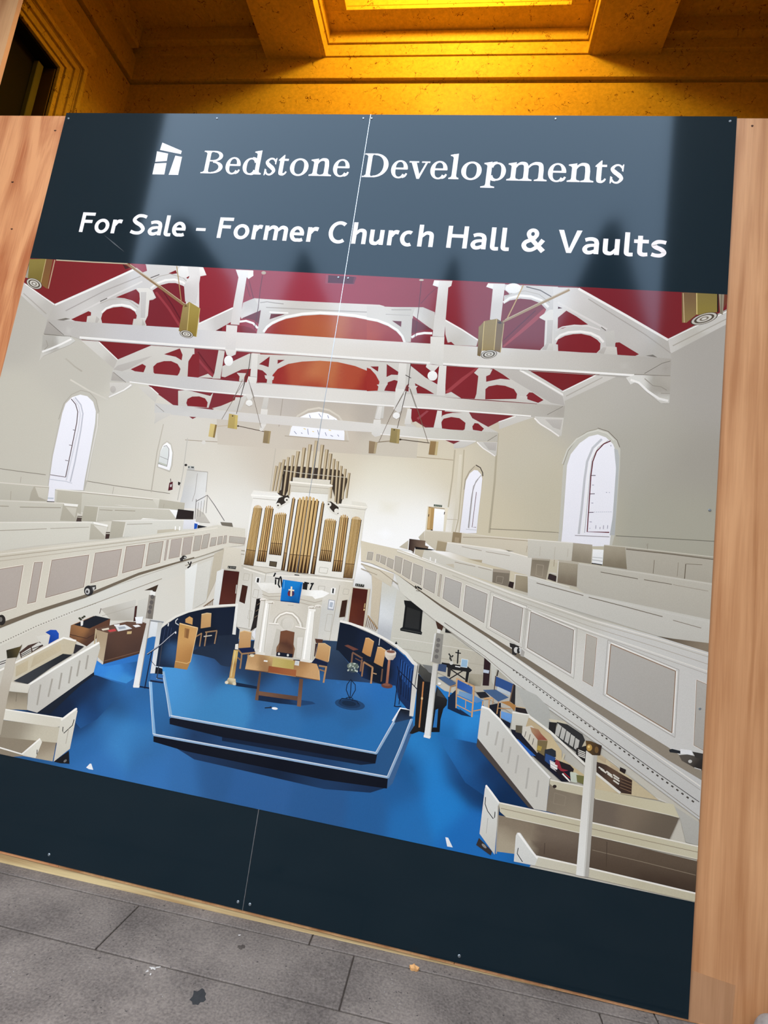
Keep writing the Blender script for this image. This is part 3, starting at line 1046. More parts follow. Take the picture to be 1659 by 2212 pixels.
# ---- middle truss
G('printed_roof_truss', 'middle white roof truss in the printed photograph')
T(*C1)
P(W1, '960,1030 1005,935 1290,815 1530,832 1659,840 1659,1095 1400,1080')
P(RD, '1115,1018 1215,972 1245,990 1240,1008 1225,1044 1150,1035')
P(RD, '1310,1045 1308,995 1340,965 1400,948 1460,948 1515,972 1540,1015 1530,1050 1515,1072 1320,1055')
P(RD, '1400,890 1535,840 1558,895 1550,942 1500,912')
P(RD, '1598,1080 1608,950 1645,890 1700,885 1700,1090')
P(W2, '965,1020 1005,985 1250,915 1300,905 1100,1015 1040,1035')
T(*C2)
P(W1, '20,840 70,880 30,905 20,1085 0,1085 0,840')
P(W1, '285,855 338,862 300,1100 232,1096 250,1050')
P(W1, '110,1088 195,1056 240,1092')
P(W1, '318,992 545,885 580,880 640,885 610,1010 480,1020 340,1086 310,1080')
P(W0, '572,880 640,886 612,1120 555,1080')
P(RD, '342,1086 470,1030 462,1112 420,1095 380,1085')
P(RD, '515,1082 545,1022 562,1015 552,1080 535,1125 505,1115')
P(W1, '440,1048 520,1052 505,1085 500,1125 460,1120 465,1080')
P(W1, '610,1135 620,890 900,900 1659,945 1659,1212')
P(RD, '630,975 722,908 712,1000 660,982')
P(RD, '618,1018 660,1028 695,1060 705,1135 612,1132')
P(RD, '790,938 850,938 788,972')
P(RD, '1580,985 1652,992 1650,1035')
P((158, 60, 44), '742,1140 745,1068 790,1015 880,972 1000,952 1150,945 1300,956 1450,990 1580,1042 1650,1100 1655,1207', [
    (1100, 1050, (186, 112, 72)), (1200, 1060, (180, 104, 66)), (950, 1060, (168, 80, 56)), (800, 1080, (146, 46, 42)), (1400, 1080, (166, 74, 50)), (1600, 1150, (146, 44, 38)), (1100, 1150, (158, 62, 42)), (1000, 975, (166, 84, 60))], 0.03)
P(W1, '678,1068 760,1080 752,1108 722,1120 718,1145 695,1140 700,1105 684,1095')
P(W0, '540,1078 612,1085 600,1205 585,1258 520,1245 520,1150')
S((178, 172, 164), '545,1080 610,1084', 1.0)
T(*C3)
P(W1, '0,870 330,888 600,905 1050,925 1345,945 1650,1125 1659,1250 1000,1200 0,1138')
P((150, 48, 40), '-30,925 0,935 45,985 78,1045 62,1122 -30,1126')
P(RD, '0,915 70,915 65,960')
P(RD, '140,895 240,962 235,988 180,985 138,1005')
P(RD, '150,1050 205,1030 240,1040 215,1130 118,1122')
P(RD, '345,890 500,898 592,912 575,1070 470,1010 345,910')
P(RD, '380,1058 480,1110 545,1150 400,1145')
P(RD, '310,1075 330,1060 325,1130 290,1120')
P(RD, '640,910 925,926 888,970 922,992 905,1150 890,1192 775,1186 690,1132 640,1150')
P((152, 62, 66), '640,1128 780,1010 905,925 925,928 790,1040 660,1148')
P(RD, '988,945 1050,930 1120,975 1195,1028 1110,1020 988,1046')
P(RD, '978,1112 1010,1085 1080,1072 1150,1080 1225,1108 1252,1150 1245,1192 980,1196')
P(RD, '1330,1165 1355,1136 1385,1138 1478,1202 1432,1226 1342,1196')
P((116, 32, 34), '1358,950 1700,966 1700,1110 1640,1122')
P(W0, '245,885 310,890 295,1110 215,1108 232,1050')
P(W0, '588,905 650,908 635,1165 565,1160 572,1060')
P(W1, '885,970 922,930 1042,940 1020,985 985,1000 980,1190 890,1190 915,1150 925,1000')
P(W2, '1050,935 1270,945 1640,1170 1659,1250 1540,1225')
S(W3_, '1275,945 1480,1060 1650,1160', 4)
P(W1, '1270,1165 1340,1170 1335,1215 1232,1210 1260,1190')
P(W1, '640,1150 690,1134 770,1186')
P(W1, '55,1070 150,1062 125,1100 115,1135 75,1135 80,1100')
P(W1, '320,1080 405,1082 375,1120 370,1150 340,1150 345,1110')
F()
P(W1, '243,801 420,815 554,828 820,847 876,851 1028,864 1220,877 1218,902 1147,901 927,884 820,877 552,857 400,843 278,826 239,823', [
    (280, 815, (204, 200, 194)), (400, 830, (206, 203, 202)), (560, 842, (224, 219, 214)), (700, 852, (228, 223, 216)), (900, 868, (222, 217, 210)), (1100, 882, (206, 200, 191)), (1210, 890, (178, 172, 162))])
S(W3_, '280,825 400,841 552,855 820,875 927,882 1147,899', 2.6)
P((186, 180, 172), '243,803 270,824 240,822')
S((130, 124, 116), '245,804 272,826', 1.1)
S((130, 124, 116), '1182,896 1216,878', 1.1)
T(*C1)
P(W1, '935,1130 1110,1135 1135,1155 1105,1180 1000,1225 925,1264 940,1200')
S(W3_, '1120,1150 1060,1195 985,1230 930,1255', 3)
E(W2, 965, 1190, 25, 30)
T(*C7)
P(W0, '215,120 290,50 270,185 240,205 195,170')
P(W1, '1400,235 1650,248 1630,400 1600,405 1540,350 1420,290')
P(W2, '1490,260 1640,262 1620,350 1560,330')
S(W3_, '1400,250 1450,300 1540,355 1610,405', 3)
T(*C3)
P(W0, '215,1105 290,1110 300,1180 255,1264 205,1250')
G('printed_globe_lamp', 'white globe lamp under the middle truss')
T(*C6); E((238, 236, 232), 546, 202, 29, 29); S((170, 160, 145), '520,215 545,232 570,220', 1.2)
P(W0, '515,120 590,130 560,170 535,172')
G('printed_globe_lamp', 'white globe lamp under the middle truss')
T(*C7); E((240, 238, 236), 222, 230, 30, 30); S((170, 160, 145), '195,245 222,262 250,245', 1.2)

# ---- cornices of the nearer bays
G('printed_cornice')
T(*C1)
P(W1, '150,240 215,285 465,462 400,592 180,385 100,330', [(300, 370, (220, 216, 212)), (200, 320, (214, 210, 206)), (380, 520, (196, 191, 184)), (300, 440, (204, 199, 192))])
S(W3_, '215,290 465,468', 2.2)
S((184, 178, 170), '200,370 395,545', 2.2)
G('printed_cornice'); P(W1, '690,770 840,780 1005,937 970,1012', [(850, 830, (216, 212, 205)), (980, 980, (196, 190, 182)), (750, 790, (220, 216, 210))])
S(W3_, '845,785 1005,938', 2)
G('printed_cornice'); T(*C4)
P(W1, '960,600 1480,355 1480,465 990,722 950,690', [(1000, 640, (214, 210, 205)), (1400, 420, (212, 208, 202)), (1100, 640, (200, 195, 186))])
S(W3_, '965,603 1470,363', 2.2)
S((178, 172, 162), '1000,660 1240,540 1460,430', 2)
G('printed_cornice'); P(W1, '60,1047 345,906 520,922 75,1132')
S(W3_, '60,1050 345,910', 2.4)
S((186, 180, 170), '90,1090 400,930', 2)

# ---- nearest truss
G('printed_roof_truss', 'nearest white roof truss in the printed photograph')
T(*C1)
P(W1, '405,595 465,462 1130,165 1250,120 1700,130 1700,690 1520,668', [
    (600, 480, (206, 201, 198)), (900, 330, (204, 199, 196)), (1200, 230, (214, 209, 207)), (700, 560, (216, 212, 208)), (1350, 200, (222, 218, 216)), (1200, 500, (214, 210, 207)), (450, 570, (192, 187, 180)), (1640, 400, (226, 222, 220))], 0.03)
P((150, 62, 74), '1110,115 1245,125 1255,178 1218,192 1150,140')
S(W3_, '470,468 800,325 1140,168', 4.2)
S((178, 172, 168), '560,520 900,345 1200,225', 2.0)
S((226, 222, 219), '690,530 960,390 1215,268', 3.5)
P(RD, '608,592 755,522 778,532 776,560 745,566 738,617 640,606')
P(RD, '862,585 875,540 910,508 970,490 1040,484 1110,500 1150,525 1168,560 1162,590 1130,640 872,625')
P(RD, '988,405 1160,335 1192,370 1196,402 1186,467 1130,432 1060,412')
P((118, 38, 44), '1250,650 1238,610 1262,560 1272,430 1305,425 1332,408 1302,345 1370,300 1440,282 1500,282 1560,305 1605,335 1585,460 1545,665')
S((146, 56, 62), '1330,360 1440,500 1535,650', 5)
S((92, 30, 36), '1370,320 1470,470 1545,600', 2.5)
P(RD, '1438,200 1500,172 1512,200 1470,206')
P(RD, '1590,240 1622,200 1618,252')
S(W3_, '868,535 905,500 965,475 1040,468 1110,482 1160,520', 4.5)
S(W2, '855,455 930,425 1010,415 1100,430 1180,490', 2.5)
S((100, 94, 90), '855,440 915,412', 2.0)
S((100, 94, 90), '1285,238 1360,210', 2.0)
S(W3_, '1285,330 1340,285 1410,258 1490,252 1560,275 1612,320', 4.5)
S(W2, '1280,270 1360,225 1450,205 1560,235 1610,285', 2)
P(W0, '1165,325 1265,325 1300,350 1325,405 1275,425 1262,560 1240,600 1200,590 1195,440 1190,370')
P((206, 201, 198), '1200,360 1250,360 1238,580 1200,580')
P(W1, '748,565 830,562 870,612 870,625 745,618'); P(W2, '822,565 850,590 830,622 812,622')
P(W1, '1140,588 1222,586 1250,640 1245,650 1130,643'); P(W2, '1215,590 1240,640 1210,646')
P((120, 114, 106), '485,597 560,580 600,588 540,603')
E((238, 236, 234), 1572, 185, 58, 52)
T(*C2)
P(W0, '20,140 150,145 182,215 130,225 92,460 0,440 -10,300 35,230', [(60, 200, (232, 228, 226)), (60, 350, (214, 208, 206)), (110, 300, (226, 220, 218))])
P(W3_, '120,150 155,150 182,215 128,222')
P(W1, '108,632 410,490 396,612 255,692 108,682', [(150, 640, (226, 222, 220)), (300, 600, (206, 201, 198)), (390, 540, (212, 206, 203))])
S(W3_, '112,632 408,494', 3)
P((92, 36, 38), '265,688 318,662 312,690')
P(W1, '495,450 555,425 590,412 660,470 640,520 480,588 470,560', [(560, 460, (206, 200, 196)), (500, 560, (222, 217, 214)), (620, 450, (210, 205, 200))])
P(W1, '590,412 700,420 1000,438 1659,468 1700,480 1700,790 1200,755 610,712 625,640 645,515', [
    (700, 440, (224, 219, 214)), (660, 600, (206, 200, 195)), (1200, 500, (222, 216, 210)), (1000, 500, (212, 206, 200)), (1600, 560, (226, 220, 214))])
S((186, 180, 174), '690,490 1000,505 1300,520 1659,535', 2.4)
S((160, 154, 148), '640,450 700,442 760,452 840,460', 1.6)
S(W3_, '720,530 880,538', 3)
P((104, 38, 40), '720,592 732,545 852,548 785,570')
P((104, 38, 40), '485,582 646,514 628,632 590,600 540,588')
P(RD, '465,650 500,648 560,665 600,692 612,708 470,702')
S(W3_, '462,612 520,605 580,625 620,668', 4.5)
P((164, 66, 48), '675,710 700,672 740,640 800,610 860,588 1000,562 1150,552 1300,560 1450,576 1600,605 1700,632 1700,778', [
    (1100, 660, (176, 98, 62)), (1250, 680, (178, 104, 68)), (900, 660, (164, 76, 54)), (750, 680, (148, 50, 44)), (1500, 700, (160, 68, 50)), (1650, 720, (150, 50, 44)), (1150, 575, (168, 84, 58)), (1100, 730, (166, 78, 48))], 0.03)
S(W3_, '668,700 700,655 745,622 860,572 1000,545 1150,536 1300,544 1450,560 1600,590 1700,615', 5.5)
P(W0, '432,168 580,175 582,220 542,248 525,232 490,450 462,640 388,634 415,450 455,235', [(500, 190, (234, 231, 229)), (470, 400, (222, 216, 212)), (430, 600, (222, 215, 212))])
P(W3_, '540,178 582,178 580,222 535,246')
T(*C3)
P(W1, '-30,398 200,408 455,410 365,478 345,706 -30,722', [(0, 440, (220, 214, 208)), (300, 430, (208, 202, 194)), (320, 620, (208, 203, 196)), (100, 480, (224, 219, 212))])
P((160, 60, 46), '-30,518 60,535 150,570 220,615 262,660 282,708 -30,704', [(0, 600, (166, 70, 50)), (200, 660, (146, 44, 40)), (100, 560, (154, 56, 46))])
S(W3_, '-30,505 60,522 150,555 230,605 275,660 292,708', 5)
P((104, 38, 40), '185,525 266,530 262,578')
S(W2, '130,470 340,480', 2.0)
S((164, 158, 150), '180,432 350,432', 1.5)
P(W1, '360,478 380,420 455,412 550,452 550,610 525,600', [(450, 470, (204, 198, 192)), (380, 500, (226, 222, 216)), (530, 540, (206, 200, 194))])
P((104, 36, 40), '358,505 528,598 440,605 350,635')
P(RD, '345,695 390,670 450,660 530,662 520,720 370,712')
S(W3_, '350,668 400,640 460,630 528,632', 5)
P(W1, '636,515 780,595 920,688 905,742 720,732 690,705 660,712 640,640', [(700, 580, (222, 218, 214)), (750, 660, (204, 199, 192)), (880, 700, (206, 201, 194))])
S(W3_, '640,520 780,600 918,690', 3)
P(W0, '545,180 700,185 690,228 665,242 632,640 630,662 530,655 578,238 532,222', [(620, 210, (232, 229, 226)), (610, 400, (220, 215, 211)), (580, 600, (224, 220, 216))])
P(W3_, '545,182 585,184 580,236 532,222')
P(W1, '1150,215 1600,235 1660,300 1700,290 1700,790 1120,762 1130,545 1145,240', [
    (1400, 300, (216, 211, 207)), (1560, 300, (224, 219, 216)), (1550, 450, (208, 203, 199)), (1540, 620, (216, 212, 208)), (1640, 360, (206, 201, 197))], 0.03)
P((118, 40, 44), '1128,388 1190,352 1280,336 1370,345 1450,375 1500,428 1440,500 1492,525 1482,740 1448,776 1125,756')
P((152, 60, 64), '1128,742 1300,585 1480,420 1500,432 1480,470 1330,600 1140,752')
S((90, 30, 36), '1140,690 1290,548 1410,438', 2)
P((98, 34, 40), '1600,235 1660,240 1660,275 1620,270')
P(RD, '1140,260 1165,275 1190,300 1140,310')
P(W0, '1005,205 1150,210 1146,242 1112,530 1020,515 1045,252 988,235', [(1080, 230, (232, 229, 226)), (1080, 400, (214, 208, 204)), (1100, 300, (226, 221, 218))])
P(W3_, '1005,208 1050,212 1045,255 988,235')
S(W3_, '1135,370 1190,330 1280,310 1370,318 1460,350 1520,410', 5)
S(W2, '1150,320 1220,285 1320,270 1440,300 1530,370', 2.0)
S((104, 98, 94), '1330,235 1450,265 1545,320', 2.2)
E((240, 239, 237), 1220, 248, 68, 42)
P(W0, '1440,495 1530,430 1650,430 1610,480 1600,520 1590,730 1598,782 1450,775 1490,735 1495,525')
P((204, 198, 193), '1510,520 1560,520 1550,720 1500,735')
P(W1, '1510,718 1600,722 1596,782 1495,775'); P(W2, '1500,720 1525,720 1500,775 1460,772')
P(W0, '610,888 515,880 528,662 632,664 622,820')
T(*C4)
P(W1, '-20,160 190,165 960,602 990,770 850,762 -20,716', [
    (200, 230, (220, 215, 212)), (400, 420, (204, 199, 195)), (700, 560, (202, 197, 192)), (300, 380, (212, 208, 204)), (900, 680, (190, 185, 178)), (200, 600, (216, 212, 208)), (50, 260, (226, 222, 219))], 0.03)
S(W3_, '195,172 600,400 960,610', 5)
S((178, 172, 166), '280,260 500,400 760,560 980,720', 2.0)
S((228, 224, 221), '20,290 200,390 440,520', 4.5)
P(RD, '18,525 20,420 92,360 180,410 278,478 130,490')
P(RD, '2,645 22,605 80,575 150,560 220,557 300,575 355,608 384,640 380,690 350,722 22,708 20,650')
P(RD, '500,655 515,632 545,630 712,732 680,746 528,740 522,680')
S(W3_, '0,610 40,570 110,545 210,538 300,552 370,585 410,630', 5)
S((226, 222, 219), '0,530 60,500 160,485 280,492 380,525', 3)
P((120, 114, 106), '770,745 830,735 870,760')
S((120, 114, 106), '390,500 430,530', 2)
P((206, 202, 196), '420,540 500,530 510,660 430,665')
P(W1, '430,668 522,672 522,740 352,722 380,690'); P(W2, '405,672 435,675 412,730 360,722')
P((80, 34, 36), '22,325 60,340 20,345')
F()
P(W1, '102,690 157,694 385,708 428,712 514,718 820,736 957,744 1104,754 1220,759 1415,772 1450,775 1448,812 1370,814 1220,804 820,780 420,751 177,734 152,726 96,722', [
    (110, 710, (178, 172, 165)), (150, 715, (204, 200, 196)), (300, 725, (206, 203, 204)), (400, 732, (216, 214, 216)), (520, 740, (228, 222, 218)), (700, 748, (228, 222, 215)),
    (860, 765, (226, 220, 213)), (1000, 775, (222, 217, 210)), (1200, 785, (210, 205, 198)), (1350, 792, (200, 195, 187)), (1440, 795, (172, 166, 158))], 0.03)
S(W3_, '172,729 300,739 420,748 514,755 820,777 1000,789 1220,801 1370,811', 4.5)
S((186, 180, 174), '170,733 420,752 820,781 1220,806 1370,816', 1.0)
P((176, 170, 163), '104,692 136,724 94,722')
S((112, 106, 98), '106,696 138,724', 1.2)
S((124, 118, 108), '96,722 154,727', 1.2)
S((118, 112, 102), '1392,807 1430,785 1448,780', 1.2)
S((120, 112, 102), '1370,809 1448,812', 1.2)
P(W1, '490,702 512,704 508,762 487,757')
P((228, 222, 219), '489,702 513,704 508,758 487,755')
S(W2, '489,702 513,704', 1.2)
P(W0, '930,727 960,728 957,790 929,786')
S(W2, '934,727 960,728', 1.2)
P(W0, '486,754 511,757 509,766 500,770 490,767')
P(W0, '922,786 949,790 938,802 930,801 920,793')
T(*C1)
P(W1, '365,728 600,738 645,775 600,810 520,840 430,880 370,905 335,945 350,890 362,800', [(400, 770, (186, 182, 174)), (560, 770, (216, 213, 207)), (400, 900, (214, 210, 203)), (420, 820, (172, 167, 158))], 0.02)
S(W3_, '610,760 520,805 440,840 360,870', 4)
S((166, 160, 150), '395,770 410,820 380,850', 2)
T(*C4)
P(W1, '600,932 680,908 985,918 970,1150 900,1152 760,1040 690,965 640,990', [(950, 960, (186, 180, 170)), (850, 980, (178, 173, 163)), (720, 970, (228, 225, 219)), (900, 1120, (216, 212, 205)), (900, 1040, (170, 164, 154))], 0.02)
S(W3_, '640,950 710,975 790,1050 880,1110 960,1130', 5)
S((160, 154, 144), '760,940 830,1000 900,1010 950,1040', 2)
S((150, 144, 134), '900,1065 975,1068', 1.2)
G('printed_globe_lamp', 'white globe lamp under the nearest truss')
T(*C2); E((240, 239, 237), 371, 946, 38, 44)
G('printed_globe_lamp', 'white globe lamp under the nearest truss')
T(*C3); E((240, 239, 237), 530, 995, 42, 42)

# ---- hanging lamps
def coil(cx, cy, rx, ry, rot):
    E((64, 54, 46), cx, cy, rx, ry, rot)
    for f, c in ((0.92, (206, 200, 190)), (0.74, (84, 74, 64)), (0.56, (216, 211, 202)), (0.34, (120, 110, 98)), (0.2, (222, 218, 210))):
        E(c, cx, cy, rx * f, ry * f, rot)


G('printed_pendant_lamp', 'brass hexagonal lamp at the corner of the printed ceiling'); T(*C1)
P((176, 166, 150), '215,235 262,75 250,80 240,240')
P((138, 120, 66), '252,78 395,75 345,292 238,236', [(300, 120, (142, 126, 66)), (300, 240, (120, 104, 50))])
P((112, 74, 46), '395,75 452,82 402,332 345,292', [(410, 120, (122, 84, 54)), (380, 290, (128, 92, 50))])
S((190, 160, 130), '468,85 412,330', 2.2)
S((206, 186, 130), '393,78 347,288', 1.2)
coil(292, 288, 72, 42, 24)
G('printed_pendant_lamp', 'brass hexagonal lamp hanging from rods before the nearest truss')
S((206, 192, 164), '480,86 800,104 1090,118', 2.4)
P((70, 34, 30), '1045,120 1110,150 1070,165')
S((150, 120, 84), '1085,120 1330,295 1580,478', 4.2)
S((212, 196, 164), '1110,122 1340,285 1580,462', 1.4)
S((176, 146, 98), '1508,138 1530,300 1548,445', 2.0)
F()
P((150, 128, 78), '395,662 409,652 403,722 386,715', [(400, 670, (158, 138, 88)), (392, 705, (138, 116, 66))])
P((152, 130, 62), '409,652 432,666 424,728 403,722', [(418, 670, (158, 138, 70)), (414, 715, (138, 116, 52))])
S((206, 186, 120), '410,654 404,720', 1.2)
S((196, 176, 110), '432,666 424,728', 1.4)
P((110, 90, 50), '400,657 406,662 398,664')
coil(403, 722, 15, 8, 14)
G('printed_pendant_lamp', 'brass hexagonal lamp hanging by the right half of the nearest truss'); T(*C3)
S((166, 140, 104), '1130,535 1400,405 1700,262', 4.2)
S((208, 192, 164), '1150,515 1400,392 1700,248', 1.3)
S((186, 156, 104), '1168,505 1235,370 1305,222', 2.4)
P((134, 112, 64), '972,528 945,560 925,578 912,822 938,830 952,775', [(940, 620, (140, 118, 66)), (930, 780, (112, 90, 48))])
P((146, 124, 62), '972,528 1080,508 1054,778 952,782', [(1020, 560, (148, 126, 70)), (1000, 720, (142, 118, 58))])
P((110, 86, 54), '1080,508 1142,545 1108,798 1054,778', [(1110, 560, (116, 92, 60)), (1090, 740, (122, 98, 58))])
P((70, 52, 40), '1085,535 1115,530 1120,550 1095,552')
S((206, 184, 120), '972,530 953,780', 1.3); S((206, 184, 120), '1078,510 1055,776', 1.3); S((196, 172, 120), '1140,548 1110,796', 1.6)
coil(1012, 812, 70, 36, -10)
G('printed_pendant_lamp', 'brass hexagonal lamp at the printed cornice beside the pale plywood'); T(*C4)
P((128, 106, 74), '1078,205 1205,205 1205,392 1118,462 1080,462', [(1140, 240, (118, 92, 66)), (1130, 430, (142, 120, 74))])
P((138, 122, 62), '1205,205 1378,208 1378,372 1208,396', [(1290, 240, (134, 118, 66)), (1290, 360, (142, 126, 62))])
S((216, 196, 130), '1204,210 1206,392', 2.0)
S((206, 180, 140), '1090,210 1098,462', 1.8)
P((42, 30, 24), '1378,208 1392,208 1392,372 1378,372')
P((154, 144, 124), '1392,208 1440,210 1428,396 1404,384')
S((112, 100, 84), '1418,215 1412,388', 1.6)
P((112, 60, 44), '1440,210 1470,210 1460,300 1432,340')
coil(1268, 428, 122, 44, -17)


def small_lamp(tile, q, c, c2):
    T(*tile); P(c, q)
    p = pts_of(q)
    put(c2, [LER(p[0], p[1], 0.72), p[1], p[2], LER(p[3], p[2], 0.72)])


G('printed_chandelier', 'three-lamp brass hanging fitting near the printed left wall'); T(*C6)
S((108, 92, 74), '490,0 400,190 312,340', 1.0); S((88, 76, 64), '512,0 475,150 438,292', 1.2); S((120, 106, 90), '540,0 595,200 652,425', 1.0)
S((86, 70, 56), '450,395 690,447', 1.5); S((196, 178, 150), '275,398 370,392', 1.2)
small_lamp(C6, '215,375 272,386 252,497 198,485', (206, 184, 122), (136, 112, 68))
small_lamp(C6, '375,290 450,305 442,424 362,412', (178, 156, 94), (196, 174, 104))
small_lamp(C6, '675,435 732,440 718,547 662,540', (146, 126, 94), (168, 148, 108))
E((70, 60, 46), 405, 310, 6, 6); E((74, 60, 46), 452, 396, 9, 7); E(W0, 650, 425, 16, 14)
E((226, 222, 216), 158, 536, 18, 16)
G('printed_chandelier', 'three-lamp brass hanging fitting near the printed right wall'); T(*C7)
S((108, 92, 74), '285,40 170,240 72,455', 1.0); S((88, 76, 64), '302,30 270,170 230,335', 1.2); S((112, 98, 80), '340,0 410,200 492,456', 1.2)
S((86, 70, 56), '262,432 505,462', 1.6); S((140, 122, 98), '60,456 168,444', 1.4)
small_lamp(C7, '-10,443 62,456 44,552 -15,550', (148, 126, 98), (184, 166, 132))
small_lamp(C7, '178,335 254,346 244,468 164,456', (152, 134, 88), (172, 152, 100))
small_lamp(C7, '512,445 582,450 568,567 496,560', (150, 122, 82), (206, 186, 140))
E((70, 60, 46), 204, 350, 6, 6); E((74, 60, 46), 256, 432, 10, 8)

G('printed_wire'); T(*C2)
S((84, 40, 44), '660,215 640,340 625,480 590,680', 1.3); S((70, 60, 56), '560,880 545,1000 510,1130 470,1264', 1.4); E((186, 170, 150), 670, 195, 20, 14)
S((120, 112, 106), '500,1130 455,1200 410,1264', 1.0); S((120, 112, 106), '545,1130 570,1200 590,1264', 1.0)
G('printed_wire'); T(*C3)
S((84, 40, 44), '436,180 415,400 380,672', 1.3); S((70, 60, 56), '345,890 325,1060 300,1150 272,1264', 1.4); E((206, 196, 180), 436, 178, 20, 8)
S((120, 112, 106), '305,1100 260,1180 215,1264', 1.0); S((120, 112, 106), '330,1090 360,1180 388,1264', 1.0); S((60, 50, 48), '300,988 348,1015', 1.5)

# ---- windows in the side walls
LIL = (238, 237, 245)
G('printed_arched_window', 'tall arched window in the printed left wall'); T(*C5)
P((200, 195, 184), '395,1045 408,900 440,650 520,280 545,200 610,125 690,88 765,105 822,168 848,275 842,380 790,640 745,870 720,950 470,945 465,1045')
P(LIL, '402,1040 416,900 452,650 532,285 560,205 615,150 685,128 745,142 795,190 818,270 812,370 772,600 722,860 710,945 470,935 464,1040')
S((176, 170, 158), '500,340 545,205 610,128 690,92 765,110 820,170 845,275', 1.2)
S((226, 222, 214), '835,290 830,400 780,640 738,860', 3.0)
S((206, 205, 214), '640,152 690,215 708,290 690,430 640,700 600,872', 3)
S((226, 225, 232), '625,160 672,225 686,300 668,430 565,860', 3)
S((92, 72, 68), '608,165 645,210 664,275 655,370 610,590 560,832', 1.8)
S((112, 96, 92), '428,812 560,832', 1.4)
S((206, 205, 214), '418,850 560,868 615,885', 1.6)
for q in ('622,428 642,432', '590,558 612,562', '556,688 582,694'): S((92, 72, 68), q, 1.2)
P((62, 56, 52), '400,1036 465,1040 464,1046 400,1044'); P((200, 206, 216), '408,1005 460,1008 455,1020 405,1018')
G('printed_arched_window', 'small arched window beside the printed back wall')
P((206, 200, 188), '1340,748 1362,610 1385,550 1425,520 1462,545 1482,620 1474,730 1450,792')
P((244, 244, 246), '1348,742 1370,610 1392,560 1425,535 1455,558 1470,625 1460,730 1446,775')
P((226, 228, 226), '1350,714 1374,605 1396,570 1420,562 1440,590 1442,635 1424,740')
P((198, 200, 188), '1352,700 1425,725 1422,740 1350,714')
S((132, 126, 122), '1396,570 1422,562 1442,592 1440,650 1424,742 1350,716', 1.2)
S((150, 146, 142), '1365,655 1432,682', 1.0)
G('printed_fire_extinguisher')
P((84, 30, 36), '1445,880 1475,870 1472,940 1434,948'); P((206, 200, 200), '1452,895 1468,893 1464,915 1450,917')
S((50, 40, 40), '1455,845 1458,875', 1.4); P((46, 40, 38), '1520,870 1542,880 1530,905 1518,895')
E((50, 46, 44), 1586, 729, 12, 10); P((196, 196, 192), '1602,735 1659,740 1659,775 1602,768'); P((70, 72, 70), '1608,740 1618,741 1616,755 1606,752'); P((70, 72, 70), '1632,742 1655,744 1653,756 1630,752')
G('printed_back_door', 'white door at the end of the printed left gallery'); T(*C6)
P((222, 220, 216), '15,770 195,790 170,1000 150,1100 -60,1100 -30,1000', [(50, 820, (212, 209, 203)), (140, 900, (230, 229, 227)), (0, 1000, (206, 206, 206)), (90, 1060, (232, 231, 230))])
S((176, 170, 162), '15,770 195,790', 1.5); S((182, 178, 172), '105,800 85,960 60,1040', 1.3); S((188, 182, 172), '192,792 178,960', 1.4)
G('printed_arched_window', 'slim arched window beside the printed right pilaster'); T(*C7)
P((206, 194, 170), '752,1235 770,1090 795,860 806,770 840,700 890,652 925,655 955,700 962,770 945,900 920,1110 908,1235')
P(LIL, '762,1232 780,1090 805,860 816,785 848,722 885,692 915,696 944,728 955,765 944,880 918,1100 906,1232')
S((64, 52, 46), '900,650 938,672 958,715 960,745', 2.0)
S((150, 140, 126), '800,860 810,775 845,708 890,660', 1.2)
S((188, 184, 182), '945,738 900,790 875,870 840,1190', 2.0)
S((150, 140, 138), '920,770 880,830 862,930 835,1185', 1.2)
S((118, 84, 80), '905,880 890,1000 868,1180 902,1182', 1.3)
S((206, 204, 206), '815,1198 905,1205', 1.3)
G('printed_back_door', 'open white door in the printed back wall')
P((236, 226, 204), '488,1000 665,1018 640,1218 468,1212')
P((178, 144, 92), '497,1010 547,1018 532,1205 482,1202')
P((200, 168, 118), '500,1015 520,1018 505,1195 486,1190')
P((248, 248, 250), '548,1022 634,1032 622,1216 534,1210')
S((120, 92, 60), '497,1008 635,1024', 1.1); S((60, 48, 42), '500,1070 496,1090', 1.6); S((60, 48, 42), '634,1050 630,1072', 1.8); S((46, 40, 36), '515,1203 532,1206', 1.8)
P((130, 136, 124), '542,984 614,992 612,1010 540,1003')
for q in ('545,987 551,1000', '566,990 572,1003', '582,992 590,1004', '600,994 606,1008'): S((74, 82, 72), q, 1.6)
G('printed_arched_window', 'broad arched window in the printed right wall'); T(*C8)
P((206, 203, 192), '20,1225 30,1130 65,575 108,450 190,335 275,280 365,258 450,285 525,360 553,440 548,600 505,1170 480,1264 0,1264')
P(LIL, '45,1264 60,1120 98,575 130,478 205,385 285,328 360,310 430,335 490,392 520,470 515,620 488,1000 460,1264')
P((192, 194, 194), '500,430 530,440 545,500 505,1170 462,1170 490,1000 516,600')
S((124, 114, 102), '360,256 450,285 525,360 548,420', 1.6)
S((150, 144, 130), '66,570 108,450 190,338 275,284 360,262', 1.2)
S((222, 220, 210), '58,560 102,440 180,350 270,298 360,276 440,300 500,360', 3.0)
S((206, 206, 210), '395,350 318,425 270,540 248,690 222,960 198,1160', 5)
S((240, 240, 242), '430,360 345,430 295,540 278,660 255,950 230,1150', 4)
S((196, 194, 192), '450,362 365,420 312,520 296,640 248,1150', 1.5)
S((98, 40, 46), '470,365 410,392 350,455 318,540 302,660 270,1140 458,1146', 2.4)
for q in ('302,660 342,660', '290,818 335,816', '282,975 325,974'): S((70, 48, 52), q, 1.4)
for q in ('312,742 328,742', '305,895 322,895', '290,1055 310,1056', '470,400 474,412', '430,805 440,806', '455,805 462,806', '290,1110 296,1112', '345,1085 343,1115', '380,1100 378,1118', '410,1085 408,1118', '445,1085 442,1115'):
    S((136, 132, 146), q, 1.2)
